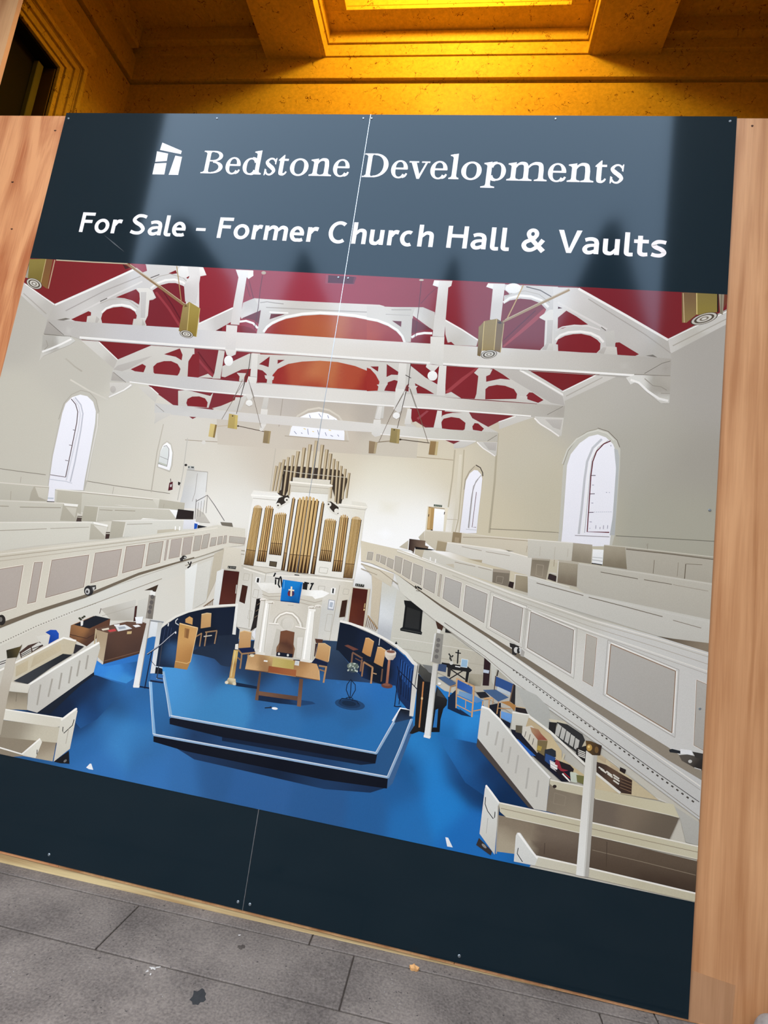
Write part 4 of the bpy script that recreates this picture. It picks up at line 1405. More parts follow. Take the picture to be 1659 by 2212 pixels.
dashes((160, 158, 172), '330,972 485,971', 1.0, 9)
S((150, 144, 140), '165,1172 460,1184', 1.5)

# ---- upper pews, left gallery
def pew(col, q, label=None):
    G('printed_pew', label); P(col, q)


T(*D1)
pew((200, 195, 181), '-900,100 0,170 420,205 402,328 0,322 -900,300')
S((226, 221, 209), '-900,85 0,168 420,203', 2.6)
P((186, 179, 163), '290,200 420,208 404,326 250,322 265,250'); P((212, 206, 192), '300,206 415,214 404,322 330,290')
S((170, 162, 146), '95,240 90,318', 1.0)
pew((210, 205, 191), '485,222 1360,310 1575,340 1560,475 1500,482 700,420 466,345')
S((234, 230, 220), '480,224 800,255 1360,312', 2.4); S((150, 142, 124), '490,232 800,264 1360,320', 1.0)
P((192, 186, 170), '1362,310 1578,342 1560,475 1500,480 1350,395'); P((220, 215, 202), '1300,305 1362,312 1350,388')
S((176, 168, 150), '1400,350 1395,385', 1.0); P((196, 190, 174), '600,240 700,255 690,440 480,335 492,230')
P((230, 226, 218), '975,355 1150,372 1050,368')
pew((206, 201, 188), '-900,240 0,322 668,352 652,502 0,505 -900,480')
S((224, 219, 207), '-900,240 0,320 545,345', 3); S((140, 132, 116), '0,368 75,370', 1.2); S((140, 132, 116), '170,377 520,382', 1.2)
P((188, 182, 166), '540,352 668,360 650,500 512,492'); P((208, 202, 188), '560,375 655,385 640,470'); P((240, 238, 232), '545,343 668,354 662,374 550,364')
P((74, 60, 54), '662,452 702,455 696,502 650,500'); S((196, 188, 172), '662,462 702,465', 2)
pew((206, 201, 187), '720,365 840,372 1515,396 1508,485 1200,478 820,502 696,496')
S((226, 222, 211), '725,366 1450,396', 2.4); P((186, 180, 162), '722,365 842,376 822,502 694,492'); S((226, 221, 210), '842,376 822,500', 1.6)
S((150, 142, 124), '850,400 960,405', 1.1); S((150, 142, 124), '980,404 1155,410', 1.1); P((242, 242, 242), '1445,396 1518,405 1508,482 1482,445')
P((240, 238, 232), '1220,470 1360,482 1200,484')
pew((220, 216, 204), '-900,420 0,505 800,502 925,542 895,655 300,710 0,752 -900,800')
S((232, 228, 218), '-900,420 0,508 790,506', 3); S((150, 142, 124), '0,578 400,562', 1.2); S((160, 152, 136), '430,560 760,548', 1.0)
P((192, 186, 170), '775,520 925,545 892,652 762,655'); P((224, 219, 208), '800,530 918,548 900,630'); P((242, 240, 235), '795,502 922,528 918,546 802,520')
P((66, 50, 46), '905,590 942,590 930,646 898,648'); S((200, 194, 180), '905,602 940,602', 2)
pew((224, 221, 211), '955,492 1610,486 1700,498 1700,580 1050,635 940,645')
S((236, 233, 225), '960,494 1610,488', 2.2); P((188, 182, 166), '955,494 1078,505 1052,632 932,645'); S((230, 226, 216), '1076,505 1050,630', 1.8)
S((150, 142, 124), '1085,525 1300,518', 1.0); P((206, 197, 178), '1345,572 1500,562 1570,582 1340,605'); S((246, 246, 246), '1498,540 1496,572', 2.4); S((246, 246, 246), '1535,542 1532,575', 2.4)
P((238, 238, 244), '1610,488 1700,500 1700,560 1650,555')
G('printed_stair_rail'); T(*C6)
P((44, 36, 34), '-60,1105 75,1122 70,1192 -80,1190'); P((206, 200, 190), '100,1100 160,1140 215,1225 90,1215')
S((116, 110, 106), '92,1040 190,986 250,1070 335,1205', 1.6); S((130, 124, 120), '95,1020 84,1190', 1.4); S((140, 134, 130), '190,986 178,1140', 1.2)
for q in ('115,1045 105,1170', '140,1035 128,1170', '165,1030 152,1150'): S((160, 156, 152), q, 0.9)
P((228, 228, 234), '-10,1195 85,1198 78,1275 -20,1275'); P((36, 84, 178), '80,1225 108,1232 100,1275 76,1275'); P((40, 38, 42), '108,1240 220,1262 215,1275 104,1275')
P((120, 112, 100), '300,1215 400,1222 410,1264 360,1270 310,1240'); E((232, 228, 220), 258, 1250, 30, 22)

# ---- left gallery
G('printed_gallery', 'panelled white gallery on the printed left side'); F()
P((226, 223, 214), '-300,1330 0,1352 420,1206 488,1180 492,1210 350,1256 260,1290 100,1346 0,1396 -300,1500', [(60, 1345, (226, 222, 210)), (250, 1270, (224, 222, 214)), (420, 1215, (220, 215, 204))])
P((222, 215, 200), '-300,1225 0,1190 228,1166 420,1143 470,1134 530,1142 528,1178 488,1182 420,1206 185,1287 78,1322 0,1350 -300,1460', [
    (20, 1210, (214, 206, 190)), (60, 1280, (222, 215, 200)), (200, 1200, (222, 216, 202)), (300, 1220, (222, 217, 205)), (440, 1160, (226, 219, 204)), (400, 1190, (226, 221, 210))])
S((180, 170, 150), '-300,1240 0,1203 228,1176 420,1152', 1.6); S((232, 226, 212), '-300,1234 0,1197 228,1171 420,1148 470,1140', 2.4)
S((190, 181, 163), '-300,1250 0,1212 228,1183 420,1157', 1.2)
P((112, 100, 84), '-300,1446 0,1346 78,1318 185,1284 300,1237 420,1203 420,1206 300,1243 185,1291 78,1326 0,1357 -300,1466')
S((176, 168, 150), '420,1206 488,1184 530,1190', 1.8); S((166, 156, 138), '400,1222 486,1192 530,1198', 1.8)
dashes((112, 104, 92), '-10,1394 80,1352 160,1320 210,1302', 1.6, 40, 0.5)
S((150, 140, 122), '160,1320 260,1283 350,1250', 1.4)
PAN = (188, 177, 168)
for tile, lst in ((D1, ('-260,950 200,875 140,1230 -330,1370', '295,850 365,845 305,1185 235,1200', '445,830 760,785 715,1060 390,1150', '815,770 1040,735 1000,965 775,1025',
                        '1080,715 1240,695 1210,895 1045,940', '1275,685 1395,668 1365,850 1245,880', '1425,660 1441,657 1415,830 1400,832', '1465,655 1553,643 1530,800 1440,818',
                        '1570,640 1645,630 1625,775 1550,790')),
                  (D2, ('85,150 145,145 125,270 65,280', '160,140 213,130 190,250 135,262', '225,165 270,160 260,230 210,240', '285,155 320,150 315,215 275,225', '335,148 357,145 350,210 322,215', '380,150 515,165 505,220 375,205'))):
    T(*tile)
    for i, q in enumerate(lst):
        big = tile is D1 and i < 6
        outline((234, 229, 217), q, 4.5 if big else 2.2)
        P(PAN if tile is D1 and i != 5 else (188, 181, 170), q)
        outline((152, 128, 112), q, 1.2 if big else 0.8)
G('printed_spot_lamp', 'black spot lamp clipped to the printed left gallery'); T(*D1)
E((40, 37, 36), 758, 1090, 40, 44); E((200, 198, 195), 748, 1096, 20, 26); E((50, 46, 46), 745, 1098, 9, 12); P((60, 56, 54), '770,1048 820,1042 822,1075 785,1098'); P((206, 204, 200), '790,1062 812,1058 806,1082 795,1085')
G('printed_spot_lamp', 'black spot lamp clipped to the far end of the printed left gallery')
E((44, 40, 40), 1572, 806, 22, 16); E((186, 184, 180), 1580, 808, 10, 8); P((56, 52, 50), '1535,815 1560,800 1565,835 1540,840')
S((36, 32, 32), '1605,845 1618,870 1632,842', 3.0); S((36, 32, 32), '1632,842 1620,880 1600,898', 3.0)
G('printed_spot_lamp'); T(*D5)
E((44, 40, 38), 15, 195, 34, 45); E((120, 116, 110), 8, 190, 14, 20)

# ---- under the left gallery
G('base'); T(*D5)
P((206, 202, 192), '860,100 1160,20 1150,200 950,200', [(900, 150, (196, 190, 178)), (1100, 60, (214, 210, 202)), (1050, 180, (184, 178, 166))])
P((216, 213, 204), '1180,30 1260,0 1240,185 1160,180'); S((186, 180, 168), '870,160 1140,80', 1.2)
P((66, 36, 30), '1152,78 1172,72 1158,204 1138,206'); S((72, 44, 36), '862,95 850,140', 1.4)
P((226, 229, 232), '1270,188 1402,206 1345,335 1270,338'); P((150, 152, 154), '1280,192 1400,208 1392,222 1278,205')
T(*D2)
P((224, 216, 200), '330,235 480,260 470,450 318,430'); P((202, 192, 172), '250,300 335,260 300,450 180,700')
P((232, 232, 228), '0,440 105,380 60,780 0,790'); P((222, 219, 210), '105,400 230,350 180,710 70,770')
G('printed_door', 'brown door at the left of the printed organ')
P((228, 228, 225), '272,452 330,428 292,742 238,745'); P((70, 32, 26), '332,440 470,455 432,742 288,740', [(400, 480, (66, 30, 26)), (340, 700, (84, 40, 30)), (440, 600, (74, 36, 28))])
S((222, 214, 200), '470,452 432,745', 3); P((60, 58, 54), '365,404 437,408 432,434 363,426')
for x in (372, 392, 410, 424): S((196, 196, 186), '%d,412 %d,424' % (x, x - 1), 1.0)
P((200, 196, 186), '436,565 446,566 436,640 428,640'); S((120, 92, 66), '155,755 245,688', 2.0)
for k in range(5): S((112, 86, 64), '%d,%d %d,%d' % (180 + 14 * k, 742 - 11 * k, 176 + 14 * k, 762 - 4 * k), 1.0)

# ---- organ
G('printed_organ', 'white pipe organ with gilded pipes in the printed photograph'); T(*C6)
P((60, 50, 42), '785,975 845,735 1000,742 1310,770 1388,850 1330,1065 1290,1060 1245,890 905,890 850,1005')
P((196, 186, 166), '820,940 835,800 850,760 790,960')
for i, (x0, y0, x1, y1) in enumerate(((780, 735, 745, 950), (813, 705, 770, 950), (845, 680, 795, 965), (883, 660, 840, 985), (922, 645, 880, 985), (965, 610, 930, 832),
                                      (1017, 580, 985, 836), (1068, 552, 1030, 842), (1122, 520, 1080, 850), (1172, 555, 1135, 850), (1210, 595, 1180, 850), (1242, 630, 1215, 860),
                                      (1272, 675, 1240, 1012), (1302, 695, 1280, 1044), (1333, 735, 1305, 1060), (1367, 760, 1342, 1020), (1400, 795, 1375, 1010))):
    w = 30 if 4 < i < 12 else 22
    a, b_ = (x0, y0), (x1, y1)
    q = '%g,%g %g,%g %g,%g %g,%g' % (x0 - w * .5, y0, x0 + w * .5, y0 + 3, x1 + w * .36, y1 + 3, x1 - w * .36, y1)
    P((172, 150, 116), q)
    S((212, 194, 160), '%g,%g %g,%g' % (x0 - w * .12, y0 + 3, x1 - w * .1, y1), w * 0.10)
    S((112, 94, 70), '%g,%g %g,%g' % (x0 + w * .4, y0 + 3, x1 + w * .3, y1), w * 0.06)
S((206, 198, 180), '840,775 1000,800 1380,835', 1.4)
CASE = (234, 229, 218)
P(CASE, '585,945 785,965 815,998 775,1060 790,1092 850,1062 890,1012 905,955 1220,975 1215,1045 1240,1110 1300,1152 1310,1060 1420,1065 1420,1035 1538,1052 1558,1088 1535,1112 1500,1400 1442,1710 1110,1665 820,1622 700,1602 495,1577 555,1130 578,1020 560,985', [
    (700, 1020, (238, 234, 226)), (600, 1200, (240, 238, 234)), (880, 1200, (240, 238, 234)), (1160, 1200, (238, 236, 230)), (1480, 1120, (234, 228, 214)), (1400, 1500, (236, 232, 222)), (700, 1560, (232, 228, 218))])
P((228, 221, 206), '920,833 1240,858 1235,890 1262,905 1222,928 1218,978 905,957 905,910 888,870 918,868')
S((244, 240, 230), '892,872 1258,908', 3.0); S((196, 186, 168), '905,905 1222,930', 1.3); S((206, 197, 180), '905,955 1218,977', 1.2)
S((198, 189, 172), '578,1012 780,1030', 1.3); S((246, 244, 238), '562,985 815,1002', 2.4); S((198, 189, 172), '1312,1085 1540,1112', 1.3); S((244, 240, 230), '1310,1062 1555,1090', 2.2)
P((52, 44, 38), '775,1060 800,1010 880,985 890,1010 850,1058 800,1092 780,1090')
E(CASE, 868, 1025, 22, 20); E(CASE, 795, 1072, 22, 20); E((60, 50, 44), 868, 1027, 8, 7); E((60, 50, 44), 793, 1074, 8, 7)
S(CASE, '790,1100 830,1075 890,1040', 4)
P((52, 44, 38), '1215,1045 1245,1040 1310,1090 1308,1148 1270,1135 1235,1095')
E(CASE, 1226, 1066, 22, 20); E(CASE, 1292, 1122, 20, 22); E((60, 50, 44), 1224, 1064, 8, 7); S(CASE, '1215,1085 1250,1130 1300,1155', 4)
for x, y in ((825, 1062), (845, 1050), (1245, 1085), (1262, 1100)): E((60, 50, 44), x, y, 5, 9)


def field(tl, tr, br, bl, n, foot, arch, g0=(184, 148, 92)):
    P((62, 42, 26), '%g,%g %g,%g %g,%g %g,%g' % (tl[0] - 4, tl[1] + 8, tr[0] + 4, tr[1] + 8, br[0] + 3, br[1], bl[0] - 3, bl[1]))
    for k in range(n):
        a0, a1 = (k + 0.13) / n, (k + 0.87) / n
        am = (k + 0.5) / n
        rise = arch * (1 - (2 * am - 1) ** 2)
        A, B = LER(tl, tr, a0), LER(tl, tr, a1)
        Cq, D = LER(bl, br, a0), LER(bl, br, a1)
        M0, M1 = LER(A, Cq, foot), LER(B, D, foot)
        Fm = LER(bl, br, am)
        up = -rise
        c = blend(g0, (206, 172, 116), 0.5 + 0.5 * math.sin(2.1 * k))
        hw = (B[0] - A[0])
        P(c, '%g,%g %g,%g %g,%g %g,%g %g,%g %g,%g' % (A[0], A[1] + up + hw * .5, A[0] + hw * .3, A[1] + up, B[0] - hw * .3, B[1] + up, B[0], B[1] + up + hw * .5, M1[0], M1[1], M0[0], M0[1]))
        P(blend(c, (226, 200, 150), 0.55), '%g,%g %g,%g %g,%g %g,%g' % (A[0] + hw * .28, A[1] + up + hw * .3, A[0] + hw * .5, A[1] + up + hw * .3, LER(M0, M1, .5)[0], M0[1], LER(M0, M1, .28)[0], M0[1]))
        P(blend(c, (120, 90, 60), 0.25), '%g,%g %g,%g %g,%g %g,%g' % (M0[0], M0[1] + 3, M1[0], M1[1] + 3, Fm[0] + hw * .16, Fm[1] - 4, Fm[0] - hw * .16, Fm[1] - 4))
        S((70, 48, 30), '%g,%g %g,%g' % (M0[0], M0[1], M1[0], M1[1]), 0.8)


field((588, 1085), (656, 1090), (580, 1590), (503, 1577), 7, 0.74, 18)
field((688, 1085), (752, 1095), (686, 1558), (613, 1551), 4, 0.80, 16, (164, 124, 72))
field((768, 1145), (862, 1142), (816, 1502), (718, 1491), 6, 0.72, 10)
field((918, 1005), (938, 1010), (846, 1630), (821, 1626), 1, 0.76, 4, (150, 116, 76))
field((966, 1015), (1140, 1028), (1048, 1656), (868, 1640), 6, 0.76, 26, (190, 154, 98))
field((1168, 1045), (1186, 1050), (1102, 1662), (1070, 1656), 1, 0.76, 8, (140, 106, 70))
field((1196, 1190), (1288, 1200), (1242, 1556), (1144, 1545), 6, 0.74, 10)
field((1325, 1165), (1392, 1172), (1332, 1642), (1255, 1636), 4, 0.80, 18, (164, 124, 72))
field((1424, 1180), (1502, 1190), (1424, 1698), (1350, 1692), 7, 0.76, 18)
T(*D2)
G('printed_organ_base', 'white panelled case below the printed organ pipes')
P((220, 215, 205), '482,402 690,465 820,445 1110,485 1440,522 1425,600 1300,1055 1160,1030 560,945 445,925 430,745 470,452', [
    (520, 500, (214, 208, 196)), (500, 850, (224, 220, 212)), (600, 600, (226, 222, 214)), (1250, 560, (228, 223, 213)), (1200, 900, (214, 212, 206)), (1380, 600, (220, 212, 196)), (1270, 1020, (226, 222, 212))])
S((190, 182, 166), '482,402 690,466 820,448 1110,488 1440,524', 1.6); S((240, 236, 226), '500,425 690,482 1110,505 1430,540', 2.4); S((196, 188, 172), '690,470 680,540', 1.4)
S((190, 182, 166), '1320,570 1230,1050', 1.4); S((190, 182, 166), '575,470 545,930', 1.4)
for q in ('505,470 550,475 540,530 495,525', '590,605 630,610 618,680 575,672', '1150,415 1220,425 1210,470 1142,460', '1355,600 1400,605 1390,650 1345,645', '1215,815 1260,820 1240,965 1190,958', '1140,575 1195,580 1185,620 1135,615', '545,785 575,790 560,860 535,855'):
    outline((190, 184, 170), q, 0.9)
P((60, 50, 40), '722,362 786,370 778,415 716,405'); P((86, 76, 60), '728,368 780,374 774,408 722,400')
P((62, 34, 26), '488,565 536,578 510,728 462,708'); P((58, 36, 26), '1338,700 1388,692 1366,840 1312,846'); outline((200, 190, 170), '1338,700 1388,692 1366,840 1312,846', 1.0)
P((240, 240, 238), '1246,592 1286,592 1278,650 1240,646'); P((40, 38, 38), '1258,596 1272,598 1266,640 1254,636')
P((238, 238, 236), '605,500 645,505 635,552 598,545'); P((34, 32, 32), '616,508 634,510 628,548 610,544')
P((176, 180, 190), '1226,690 1280,700 1266,785 1214,776'); P((236, 238, 242), '1232,698 1274,705 1262,772 1222,766'); P((186, 194, 206), '1238,712 1264,716 1256,760 1230,754')
G('printed_door', 'brown door at the right of the printed organ'); T(*D7)
P((214, 203, 182), '1450,195 1660,220 1600,660 1400,600'); P((82, 38, 28), '1465,206 1632,226 1580,640 1416,592', [(1550, 260, (74, 32, 24)), (1480, 500, (92, 44, 30)), (1560, 500, (80, 36, 26))])
S((200, 170, 120), '1600,380 1592,430', 2.2); S((234, 206, 150), '1592,440 1588,462', 2.6)
P((52, 52, 48), '1494,156 1592,170 1586,198 1490,184')
for x in (1508, 1530, 1550, 1575): S((190, 190, 178), '%d,164 %d,182' % (x, x - 2), 1.2)
G('printed_stairs'); T(*D8)
S((176, 148, 112), '490,515 545,590 602,665', 3.0)
for k in range(7): S((120, 92, 66), '%g,%g %g,%g' % (492 + 16 * k, 530 + 20 * k, 468 + 18 * k, 640 + 8 * k), 1.2)

# ---- under the right gallery
G('base'); T(*D8)
P((214, 201, 178), '530,0 690,90 655,100 600,650 520,520 540,200')
P((222, 224, 226), '655,90 822,222 745,800 600,722', [(700, 200, (216, 214, 204)), (680, 500, (226, 229, 232)), (640, 700, (190, 192, 196)), (760, 400, (216, 218, 216))])
F()
P((204, 200, 187), '843,1385 858,1272 940,1352 1060,1430 1200,1550 1290,1640 1200,1600 1040,1500 900,1430', [(880, 1320, (214, 211, 200)), (900, 1400, (206, 203, 190)), (1000, 1430, (200, 195, 180)), (1130, 1520, (192, 190, 182)), (1050, 1460, (186, 180, 166)), (1000, 1470, (190, 180, 160))])
T(*E1)
S((226, 224, 216), '110,385 300,410 480,440', 1.2); S((222, 219, 208), '530,450 720,480 830,505', 1.2); S((176, 170, 156), '140,470 330,500 450,520', 1.2); S((180, 174, 158), '520,560 760,600 890,620', 1.4)
G('printed_wall_tablet', 'black memorial tablet on the printed wall'); T(*D8)
P((26, 26, 26), '895,345 985,355 1106,452 1086,690 1100,706 1092,732 855,686 852,662 880,645 908,410 900,380')
P((44, 44, 43), '930,420 1080,470 1060,672 902,645'); S((70, 70, 66), '862,668 1090,712', 1.2)
G('printed_wall_tablet'); P((36, 34, 32), '1360,660 1400,650 1450,715 1355,705')

# ---- blue carpet
G('printed_carpet', 'bright blue carpet in the printed photograph'); F()
P((45, 105, 165), '-500,1560 80,1530 210,1420 330,1375 520,1380 760,1400 868,1400 905,1452 960,1492 1040,1515 1065,1560 1215,1730 1100,1960 -600,1850', [
    (240, 1440, (40, 110, 192)), (240, 1464, (56, 132, 208)), (215, 1455, (56, 132, 212)), (275, 1478, (45, 105, 170)), (180, 1500, (22, 46, 80)), (130, 1530, (18, 36, 64)), (240, 1482, (32, 70, 112)), (220, 1505, (26, 54, 92)),
    (300, 1500, (42, 95, 150)), (300, 1530, (44, 105, 168)), (262, 1530, (36, 82, 132)), (270, 1575, (58, 128, 190)), (230, 1570, (50, 112, 172)), (190, 1550, (24, 54, 96)), (205, 1600, (44, 102, 164)), (250, 1610, (62, 130, 192)), (300, 1600, (54, 118, 178)), (225, 1645, (52, 112, 178)), (400, 1665, (52, 106, 166)), (320, 1630, (50, 104, 160)),
    (330, 1660, (54, 112, 176)), (450, 1655, (44, 88, 140)), (560, 1690, (46, 92, 148)), (700, 1725, (42, 88, 142)), (800, 1745, (38, 92, 150)), (880, 1760, (36, 108, 176)), (960, 1740, (34, 124, 200)), (930, 1660, (36, 128, 204)), (915, 1620, (40, 126, 196)), (890, 1660, (28, 84, 140)),
    (985, 1650, (28, 78, 134)), (1020, 1690, (22, 60, 108)), (1000, 1615, (30, 84, 142)), (1080, 1700, (14, 44, 84)), (1010, 1800, (30, 106, 182)), (985, 1560, (40, 132, 208)), (965, 1535, (36, 118, 192)), (1020, 1580, (38, 124, 200)), (950, 1590, (32, 108, 172)), (860, 1710, (34, 92, 152)), (-300, 1700, (50, 105, 165))], 0.022)
T(*D5)
P((22, 46, 80), '330,990 806,662 830,668 1040,742 1080,765 960,900 830,1040 690,1120 640,1060 540,1035', [(700, 790, (19, 40, 72)), (850, 720, (22, 48, 84)), (1040, 760, (42, 102, 162)), (960, 800, (32, 76, 126)), (900, 900, (32, 78, 130)), (760, 1010, (28, 66, 116)), (700, 1100, (34, 82, 138)), (560, 980, (17, 33, 60)), (430, 990, (16, 30, 54)), (800, 900, (24, 54, 96))], 0.02)
P((54, 130, 206), '815,655 840,575 900,590 1190,545 1150,690 1080,735 1000,715', [(860, 620, (52, 130, 212)), (1000, 640, (54, 132, 210)), (1100, 600, (44, 110, 182)), (1150, 570, (34, 84, 140)), (1050, 710, (62, 140, 206)), (960, 690, (60, 142, 216))], 0.02)
F()
P((28, 76, 130), '942,1588 1033,1606 1075,1660 1130,1740 1080,1742 1005,1690 968,1630', [(955, 1600, (34, 106, 172)), (1020, 1622, (25, 70, 122)), (1060, 1680, (17, 50, 94)), (995, 1660, (30, 88, 150)), (1090, 1725, (13, 42, 80)), (1030, 1700, (26, 74, 130)), (975, 1635, (34, 108, 176))], 0.02)
P((36, 122, 196), '955,1535 1035,1545 1032,1604 945,1588', [(965, 1550, (38, 122, 194)), (1015, 1570, (42, 134, 208)), (960, 1580, (30, 104, 168)), (1025, 1598, (34, 112, 184))], 0.02)
P((44, 108, 168), '350,1441 371,1546 812,1628 866,1530 882,1490 862,1420 730,1385 640,1380 520,1385 420,1390 395,1440', [
    (420, 1480, (66, 136, 192)), (400, 1462, (72, 146, 208)), (440, 1460, (52, 96, 148)), (500, 1505, (60, 130, 186)), (600, 1565, (48, 108, 166)), (470, 1540, (60, 128, 182)), (700, 1590, (42, 104, 164)), (800, 1605, (40, 108, 172)), (842, 1540, (40, 108, 174)), (770, 1530, (42, 98, 154)), (820, 1500, (40, 106, 176)),
    (450, 1430, (46, 84, 134)), (480, 1405, (30, 44, 66)), (560, 1400, (26, 40, 60)), (660, 1420, (28, 42, 64)), (500, 1440, (36, 58, 92)), (690, 1500, (40, 86, 136)), (590, 1500, (46, 96, 150)), (740, 1450, (36, 60, 92)), (730, 1475, (46, 108, 172)), (770, 1480, (50, 114, 184)), (560, 1455, (30, 50, 80)), (690, 1400, (34, 50, 74)), (720, 1390, (48, 68, 94))], 0.022)
T(*D6)
P((29, 39, 57), '890,425 1060,420 1095,330 1130,360 1110,560 1060,690 1030,780 960,772 920,760 850,690 720,655 610,635 600,580 700,560 870,520', [(1000, 500, (28, 36, 52)), (700, 600, (30, 40, 58)), (1000, 720, (34, 48, 72)), (850, 640, (28, 40, 60))], 0.02)
T(*D8)
P((34, 48, 70), '0,1040 60,870 140,830 165,910 300,1080 420,1200 640,1280 300,1250 0,1225', [(80, 900, (50, 70, 96)), (100, 1000, (36, 48, 68)), (250, 1150, (34, 46, 66)), (500, 1240, (40, 62, 96)), (60, 1190, (40, 60, 92))], 0.02)

# ---- stepped platform
G('printed_platform', 'two-step blue carpeted platform in the printed photograph'); F()
P((24, 38, 62), '372,1610 500,1638 838,1700 800,1712 700,1704 560,1672 420,1640', [(420, 1622, (30, 52, 86)), (600, 1668, (18, 30, 52)), (800, 1704, (24, 44, 76)), (700, 1700, (30, 58, 96)), (520, 1650, (24, 42, 70))])
P((42, 92, 146), '326,1468 352,1445 367,1552 812,1632 872,1530 892,1550 840,1682 333,1588', [(345, 1500, (46, 104, 160)), (350, 1575, (44, 96, 150)), (500, 1605, (34, 66, 108)), (700, 1640, (32, 62, 104)), (820, 1660, (40, 84, 132)), (860, 1600, (40, 84, 130)), (420, 1590, (28, 52, 88)), (780, 1660, (38, 78, 124))], 0.02)
P((13, 17, 30), '367,1552 372,1548 600,1590 815,1629 811,1649 600,1612 480,1592 367,1564')
P((18, 32, 56), '480,1592 600,1612 811,1649 780,1652 640,1628 480,1600')
P((11, 14, 26), '332,1588 838,1680 836,1703 700,1684 545,1652 400,1622 332,1602')
P((60, 96, 140), '838,1682 892,1556 894,1572 848,1692 836,1703')
S((140, 182, 220), '353,1450 362,1500 370,1546', 6.0); S((206, 222, 236), '351,1450 360,1500 367,1548', 1.6)
S((150, 180, 212), '369,1547 600,1588 814,1627', 5.0); S((222, 232, 240), '369,1545 600,1586 812,1625', 1.6)
S((150, 182, 214), '813,1627 840,1580 868,1531', 5.0); S((214, 226, 238), '811,1626 838,1578 866,1530', 1.5)
S((132, 176, 216), '326,1472 329,1530 334,1586', 6.0); S((200, 220, 236), '323,1472 327,1530 331,1586', 1.6)
S((150, 180, 214), '332,1587 580,1632 838,1679', 5.0); S((226, 234, 242), '332,1585 580,1630 838,1677', 1.6)
S((150, 180, 212), '838,1680 866,1615 890,1552', 5.0); S((212, 224, 236), '836,1678 864,1613 888,1551', 1.5)
T(*D6)
P((16, 18, 26), '175,772 265,790 270,862 160,852'); P((52, 104, 166), '145,852 275,868 276,962 128,942'); P((24, 34, 60), '130,925 276,945 276,965 128,945')
S((206, 222, 236), '180,770 268,792', 2.4); S((206, 222, 236), '200,905 270,915', 2.4)
T(*E1)
P((24, 28, 36), '175,990 265,1000 275,1075 125,1110', [(200, 1020, (18, 20, 26)), (200, 1090, (40, 60, 90))]); S((236, 240, 244), '110,1095 178,985 270,1000', 3.0)

# ---- curtain rails
NV = (17, 23, 40)
G('printed_curtain', 'navy curtain on a white rail at the left of the printed platform'); T(*D6)
P(NV, '262,340 420,232 560,172 760,128 1092,105 1060,420 890,430 870,520 700,560 600,600 440,600 400,790 178,770 205,560 238,400', [
    (300, 380, (22, 30, 52)), (400, 400, (18, 26, 46)), (700, 300, (15, 20, 36)), (1000, 250, (17, 24, 42)), (330, 650, (44, 74, 112)), (300, 720, (20, 30, 50)), (380, 620, (46, 78, 118)), (240, 600, (12, 16, 30))], 0.02)
for x in (300, 340, 370): S((46, 56, 84), '%d,340 %d,500' % (x, x - 30), 1.2)
S((234, 230, 221), '250,335 330,270 420,215 560,158 760,112 920,96 1110,86', 5.0)
P((234, 232, 226), '1088,70 1115,72 1086,420 1048,416'); P((216, 216, 213), '215,300 262,300 182,852 130,852', [(230, 330, (206, 205, 200)), (180, 700, (226, 228, 230))])
S((206, 204, 198), '215,300 240,290 268,300', 4); S((214, 214, 214), '440,240 415,265 415,290 450,312', 2); S((230, 230, 230), '335,290 330,325', 2.4)
G('printed_curtain', 'navy curtain on a white rail at the right of the printed platform'); T(*D8)
P(NV, '180,585 300,622 560,735 640,775 800,882 920,985 1012,1085 992,1250 975,1575 930,1562 830,1440 800,1300 640,1285 430,1212 165,910 135,900', [
    (250, 750, (14, 20, 36)), (500, 800, (18, 26, 48)), (750, 1100, (12, 16, 28)), (800, 950, (14, 22, 44)), (900, 1100, (28, 66, 128)), (960, 1200, (26, 58, 112)), (880, 1350, (20, 44, 88)), (940, 1480, (20, 42, 82)), (870, 1000, (24, 56, 112))], 0.02)
for k in range(6): S((12, 22, 50), '%d,%d %d,%d' % (860 + 26 * k, 1000 + 26 * k, 835 + 26 * k, 1380 + 22 * k), 1.4)
for k in range(5): S((44, 92, 164), '%d,%d %d,%d' % (872 + 27 * k, 1010 + 26 * k, 850 + 26 * k, 1200 + 30 * k), 1.4)
S((238, 235, 228), '180,578 300,608 450,662 620,745 800,850 920,942 1000,1042 1030,1060', [5, 5, 5.5, 6, 6.5, 7, 7.5, 8])
S((170, 162, 150), '640,772 720,815 800,868 900,955', 1.2); S((220, 220, 220), '625,770 615,850', 1.5)
P((214, 211, 203), '1012,1065 1072,1075 1046,1280 1000,1645 955,1640 990,1250', [(1050, 1100, (206, 202, 192)), (1000, 1500, (222, 220, 214))])
P((232, 229, 222), '1005,1045 1075,1065 1072,1085 1005,1070'); E((30, 28, 28), 808, 828, 14, 10); S((30, 28, 28), '808,808 812,830', 2.0)

